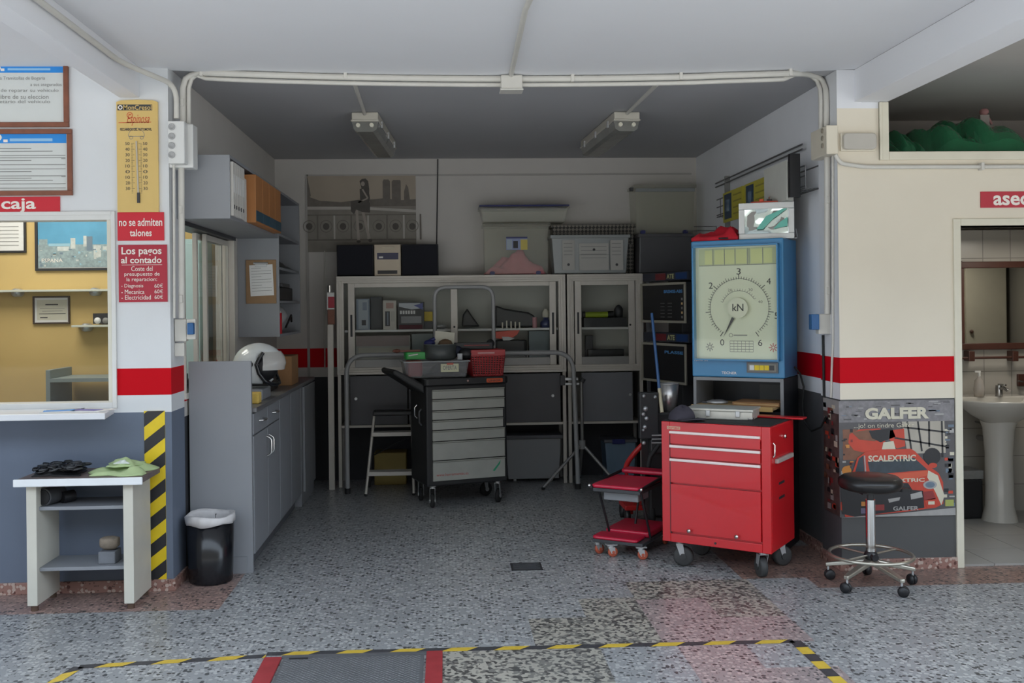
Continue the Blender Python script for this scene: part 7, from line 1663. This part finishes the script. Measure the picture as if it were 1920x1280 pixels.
# ---------------------------------------------------------------- loft: green tarpaulin bundles
GRN = M('green tarpaulin', (0.02, 0.16, 0.07), 0.15, var=0.25, scale=6, bump=1.0, bscale=9)
def tarp(x0, x1, ztop_, Y0_, Y1_, seed, label):
    rr = random.Random(seed); z0 = nz0 - 0.019; n1, n2 = 34, 16; vs = []; fs = []; ph = [rr.uniform(0, 6) for _ in range(8)]
    for j in range(n2 + 1):
        v = j / n2
        for i in range(n1 + 1):
            u = i / n1; e = (math.sin(PI * min(1, max(0, v))) ** 0.45) * (math.sin(PI * u) ** 0.4)
            fold = 0.30 * abs(math.sin(7 * u + 2.5 * v + ph[0])) + 0.16 * abs(math.sin(13 * u - 5 * v + ph[1])) + 0.06 * math.sin(22 * u + 9 * v + ph[2])
            z = (ztop_ - z0) * e * (0.74 + fold - 0.08); y = Y0_ + (Y1_ - Y0_) * v
            vs.append((x0 + (x1 - x0) * u, y, z0 + max(0.001, z)))
    for j in range(n2):
        for i in range(n1): a = j * (n1 + 1) + i; fs.append((a, a + 1, a + n1 + 2, a + n1 + 1))
    ob = MB().add(vs, fs, GRN, False).build('tarpaulin'); return tag(ob, label, 'tarpaulin')
tl = A(1668, 262, 5.62); 
tarp(A(1655, 270, 5.7).x + 0.03, A(1735, 270, 5.7).x, A(1700, 240, 5.7).z, 5.60, 6.3, 4, 'low folded green tarpaulin bundle at the left end of the loft')
tarp(A(1712, 250, 5.8).x, A(1960, 250, 5.8).x, A(1800, 212, 5.8).z, 5.66, 6.5, 9, 'tall green tarpaulin bundle filling most of the loft opening')
p = A(1845, 207, 6.2); tag(MB().ball((p.x, 6.2, p.z - 0.01), 0.03, M('pink knot', (0.35, 0.17, 0.17), 0.6), 10, (1, 1, 0.8)).tube([(p.x + 0.02, 6.2, p.z - 0.03), (p.x + 0.05, 6.2, p.z - 0.09)], 0.008, M('pink knot', None), 6).box(p.x - 0.03, p.x + 0.03, 6.19, 6.22, nz0 + 0.0, p.z - 0.03, NICHE).build('pink_knot'), 'small pink tied knot above the tall green tarpaulin', 'knot')

# ---------------------------------------------------------------- bathroom
YBk = 6.80
DW = M('dark red mirror wood', (0.075, 0.028, 0.02), 0.35, var=0.25, scale=16)
X0, X1, Z0, Z1 = R(1797, 490, 1940, 655, YBk - 0.03)
t = thing('wall_mirror', 'dark wooden framed mirror over the bathroom sink', 'mirror', ((X0 + X1) / 2, YBk, Z0))
f = 0.045
MB().box(X0, X1, YBk - 0.03, YBk, Z1 - f, Z1, DW).box(X0, X1, YBk - 0.03, YBk, Z0, Z0 + f, DW).box(X0, X0 + f, YBk - 0.03, YBk, Z0 + f, Z1 - f, DW).box(X1 - f, X1, YBk - 0.03, YBk, Z0 + f, Z1 - f, DW).box(X0 - 0.012, X0 + 0.03, YBk - 0.036, YBk, Z1 - f * 0.8, Z1 + 0.006, DW).build('frame', t, bevel=0.004)
MB().box(X0 + f, X1 - f, YBk - 0.014, YBk - 0.004, Z0 + f, Z1 - f, M('mirror silver', (0.62, 0.63, 0.60), 0.03, 1.0, var=0)).build('glass', t)
X0, X1, Z0, Z1 = R(1797, 668, 1960, 672, YBk - 0.06)
t = thing('towel_rail', 'dark wooden towel rail under the bathroom mirror', 'towel rail', ((X0 + X1) / 2, YBk, Z0))
MB().cyl((X0, YBk - 0.06, (Z0 + Z1) / 2), (X1, YBk - 0.06, (Z0 + Z1) / 2), 0.009, DW, 10).build('rail', t)
for x_ in (1812, 1893): p = A(x_, 668, YBk); MB().box(p.x - 0.022, p.x + 0.022, YBk - 0.075, YBk - 0.001, p.z - 0.03, p.z + 0.04, DW).build('bracket', t, bevel=0.004)
# cupboard reflected in the mirror stands on the near wall of the bathroom; sink
SKM = M('white sanitary ceramic', (0.62, 0.60, 0.55), 0.12, var=0.03, coat=0.3)
sx = 3.74; sy = 6.50; zs = A(1850, 757, 6.25).z
t = thing('pedestal_sink', 'white pedestal sink under the mirror in the bathroom', 'sink', (sx, sy, 0))
mb = LB(t); prof = [(0.02, -0.16), (0.10, -0.155), (0.19, -0.10), (0.27, -0.035), (0.295, -0.005), (0.292, 0.006), (0.27, 0.0), (0.22, -0.04), (0.12, -0.09), (0.0, -0.10)]
mb.lathe(prof, (0, 0, zs), SKM, 40, sx=1.03, sy=0.8); mb.build('basin', t)
LB(t).rbox(-0.27, 0.27, 0.10, 0.265, zs - 0.06, zs + 0.012, SKM, 0.05).build('tap_ledge', t, bevel=0.01)
LB(t).lathe([(0.115, 0), (0.11, 0.02), (0.092, 0.10), (0.088, 0.45), (0.10, 0.62), (0.13, 0.715)], (0, 0.02, 0.012), SKM, 32).build('pedestal', t)
tp = A(1873, 742, 6.62)
t = thing('mixer_tap', 'chrome mixer tap on the bathroom sink', 'tap', (tp.x, 6.62, zs + 0.013))
DKC = M('dim chrome', (0.40, 0.40, 0.40), 0.2, 1.0, var=0.05)
LB(t).cyl((0, 0, 0), (0, 0, 0.06), 0.024, DKC, 16).build('tap_body', t); LB(t).tube([(0, 0, 0.05), (0, -0.06, 0.06), (0, -0.12, 0.045)], 0.012, DKC, 10).build('spout', t); LB(t).cyl((0, 0, 0.06), (0, 0, 0.075), 0.022, DKC, 14).box(-0.01, 0.01, -0.08, 0, 0.075, 0.087, DKC).build('lever', t, bevel=0.003)
bp_ = A(1836, 740, 6.62)
t = thing('soap_bottle', 'clear pump soap bottle on the left of the bathroom sink', 'soap bottle', (bp_.x, 6.62, zs + 0.013))
LB(t).lathe([(0, 0), (0.032, 0), (0.036, 0.05), (0.028, 0.11), (0.012, 0.13), (0.012, 0.14), (0, 0.14)], (0, 0, 0), Mg('soap plastic', (0.7, 0.66, 0.62), 0.5, 0.2), 18).build('bottle', t)
LB(t).cyl((0, 0, 0.14), (0, 0, 0.165), 0.010, WHITE, 10).box(-0.03, 0.01, -0.006, 0.006, 0.165, 0.176, WHITE).build('pump', t)
p = A(1843, 808, 6.74); mb = MB().tube(rounded_path([(p.x - 0.02, YBk - 0.002, p.z + 0.06), (p.x - 0.02, YBk - 0.08, p.z + 0.06), (p.x + 0.0, YBk - 0.09, p.z - 0.02), (p.x + 0.03, YBk - 0.05, p.z - 0.06)], 0.03), 0.008, DKC, 8).cyl((p.x, YBk - 0.1, p.z - 0.05), (p.x, YBk - 0.002, p.z - 0.05), 0.02, DKC, 12)
tag(mb.build('stop_valve'), 'dim chrome stop valve and pipe left of the sink pedestal', 'valve')
X0, X1, Z0, Z1 = R(1798, 880, 1838, 980, 6.60)
t = thing('bathroom_bin', 'black bin with grey liner left of the sink pedestal', 'bin', ((X0 + X1) / 2, 6.66, 0.013))
MB().box(X0, X1, 6.56, 6.74, 0.013, Z1 - 0.06, BLACK).build('bucket', t, bevel=0.012); MB().box(X0 - 0.004, X1 + 0.004, 6.556, 6.744, Z1 - 0.06, Z1, M('grey liner', (0.22, 0.22, 0.21), 0.5, var=0.2, scale=30)).build('liner', t, bevel=0.006)
p = A(1911, 714, YBk); t = thing('towel_hook', 'dark wooden hook with chrome peg right of the mirror', 'hook', (p.x, YBk, p.z)); MB().box(p.x - 0.02, p.x + 0.05, YBk - 0.02, YBk - 0.001, p.z - 0.035, p.z + 0.05, DW).build('plate', t, bevel=0.003); MB().tube([(p.x, YBk - 0.02, p.z), (p.x - 0.01, YBk - 0.06, p.z), (p.x - 0.05, YBk - 0.07, p.z + 0.006)], 0.006, DKC, 6).build('peg', t)
p = A(1800, 700, 6.6); tag(MB(Matrix.Translation((2.752, 6.5, A(1798, 705, 6.5).z))).ball((0.05, 0, 0.0), 0.045, M('dark green plant', (0.02, 0.06, 0.025), 0.6), 10, (1, 1.3, 0.5)).box(0, 0.10, -0.06, 0.06, -0.03, -0.02, WHITE).build('wall_plant'), 'small dark green plant on the left bathroom wall', 'plant')

# cupboard on the near wall of the bathroom, seen in the mirror, and an added fill light to brighten the room
t = thing('bathroom_cupboard', 'cream two door cupboard inside the bathroom, seen in the mirror', 'cupboard', (4.2, 5.67, 1.05))
CRC = M('cream cupboard', (0.60, 0.57, 0.48), 0.4)
MB().box(3.86, 4.56, 5.565, 5.76, 1.05, 1.92, CRC).build('body', t, bevel=0.003)
for a, b_, kx in ((3.87, 4.205, 4.17), (4.215, 4.55, 4.25)):
    d_ = MB().box(a, b_, 5.76, 5.775, 1.06, 1.91, CRC).build('door', t, bevel=0.003); MB().ball((kx, 5.79, 1.25), 0.016, DW, 10).build('knob', d_)
bl_ = bpy.data.lights.new('bathroom_fill', 'AREA'); bl_.energy = 5; bl_.size = 0.3; bl_.color = (1, 0.93, 0.82)
bo = bpy.data.objects.new('bathroom_fill', bl_); COL.objects.link(bo); bo.location = (3.9, 6.2, 1.93)
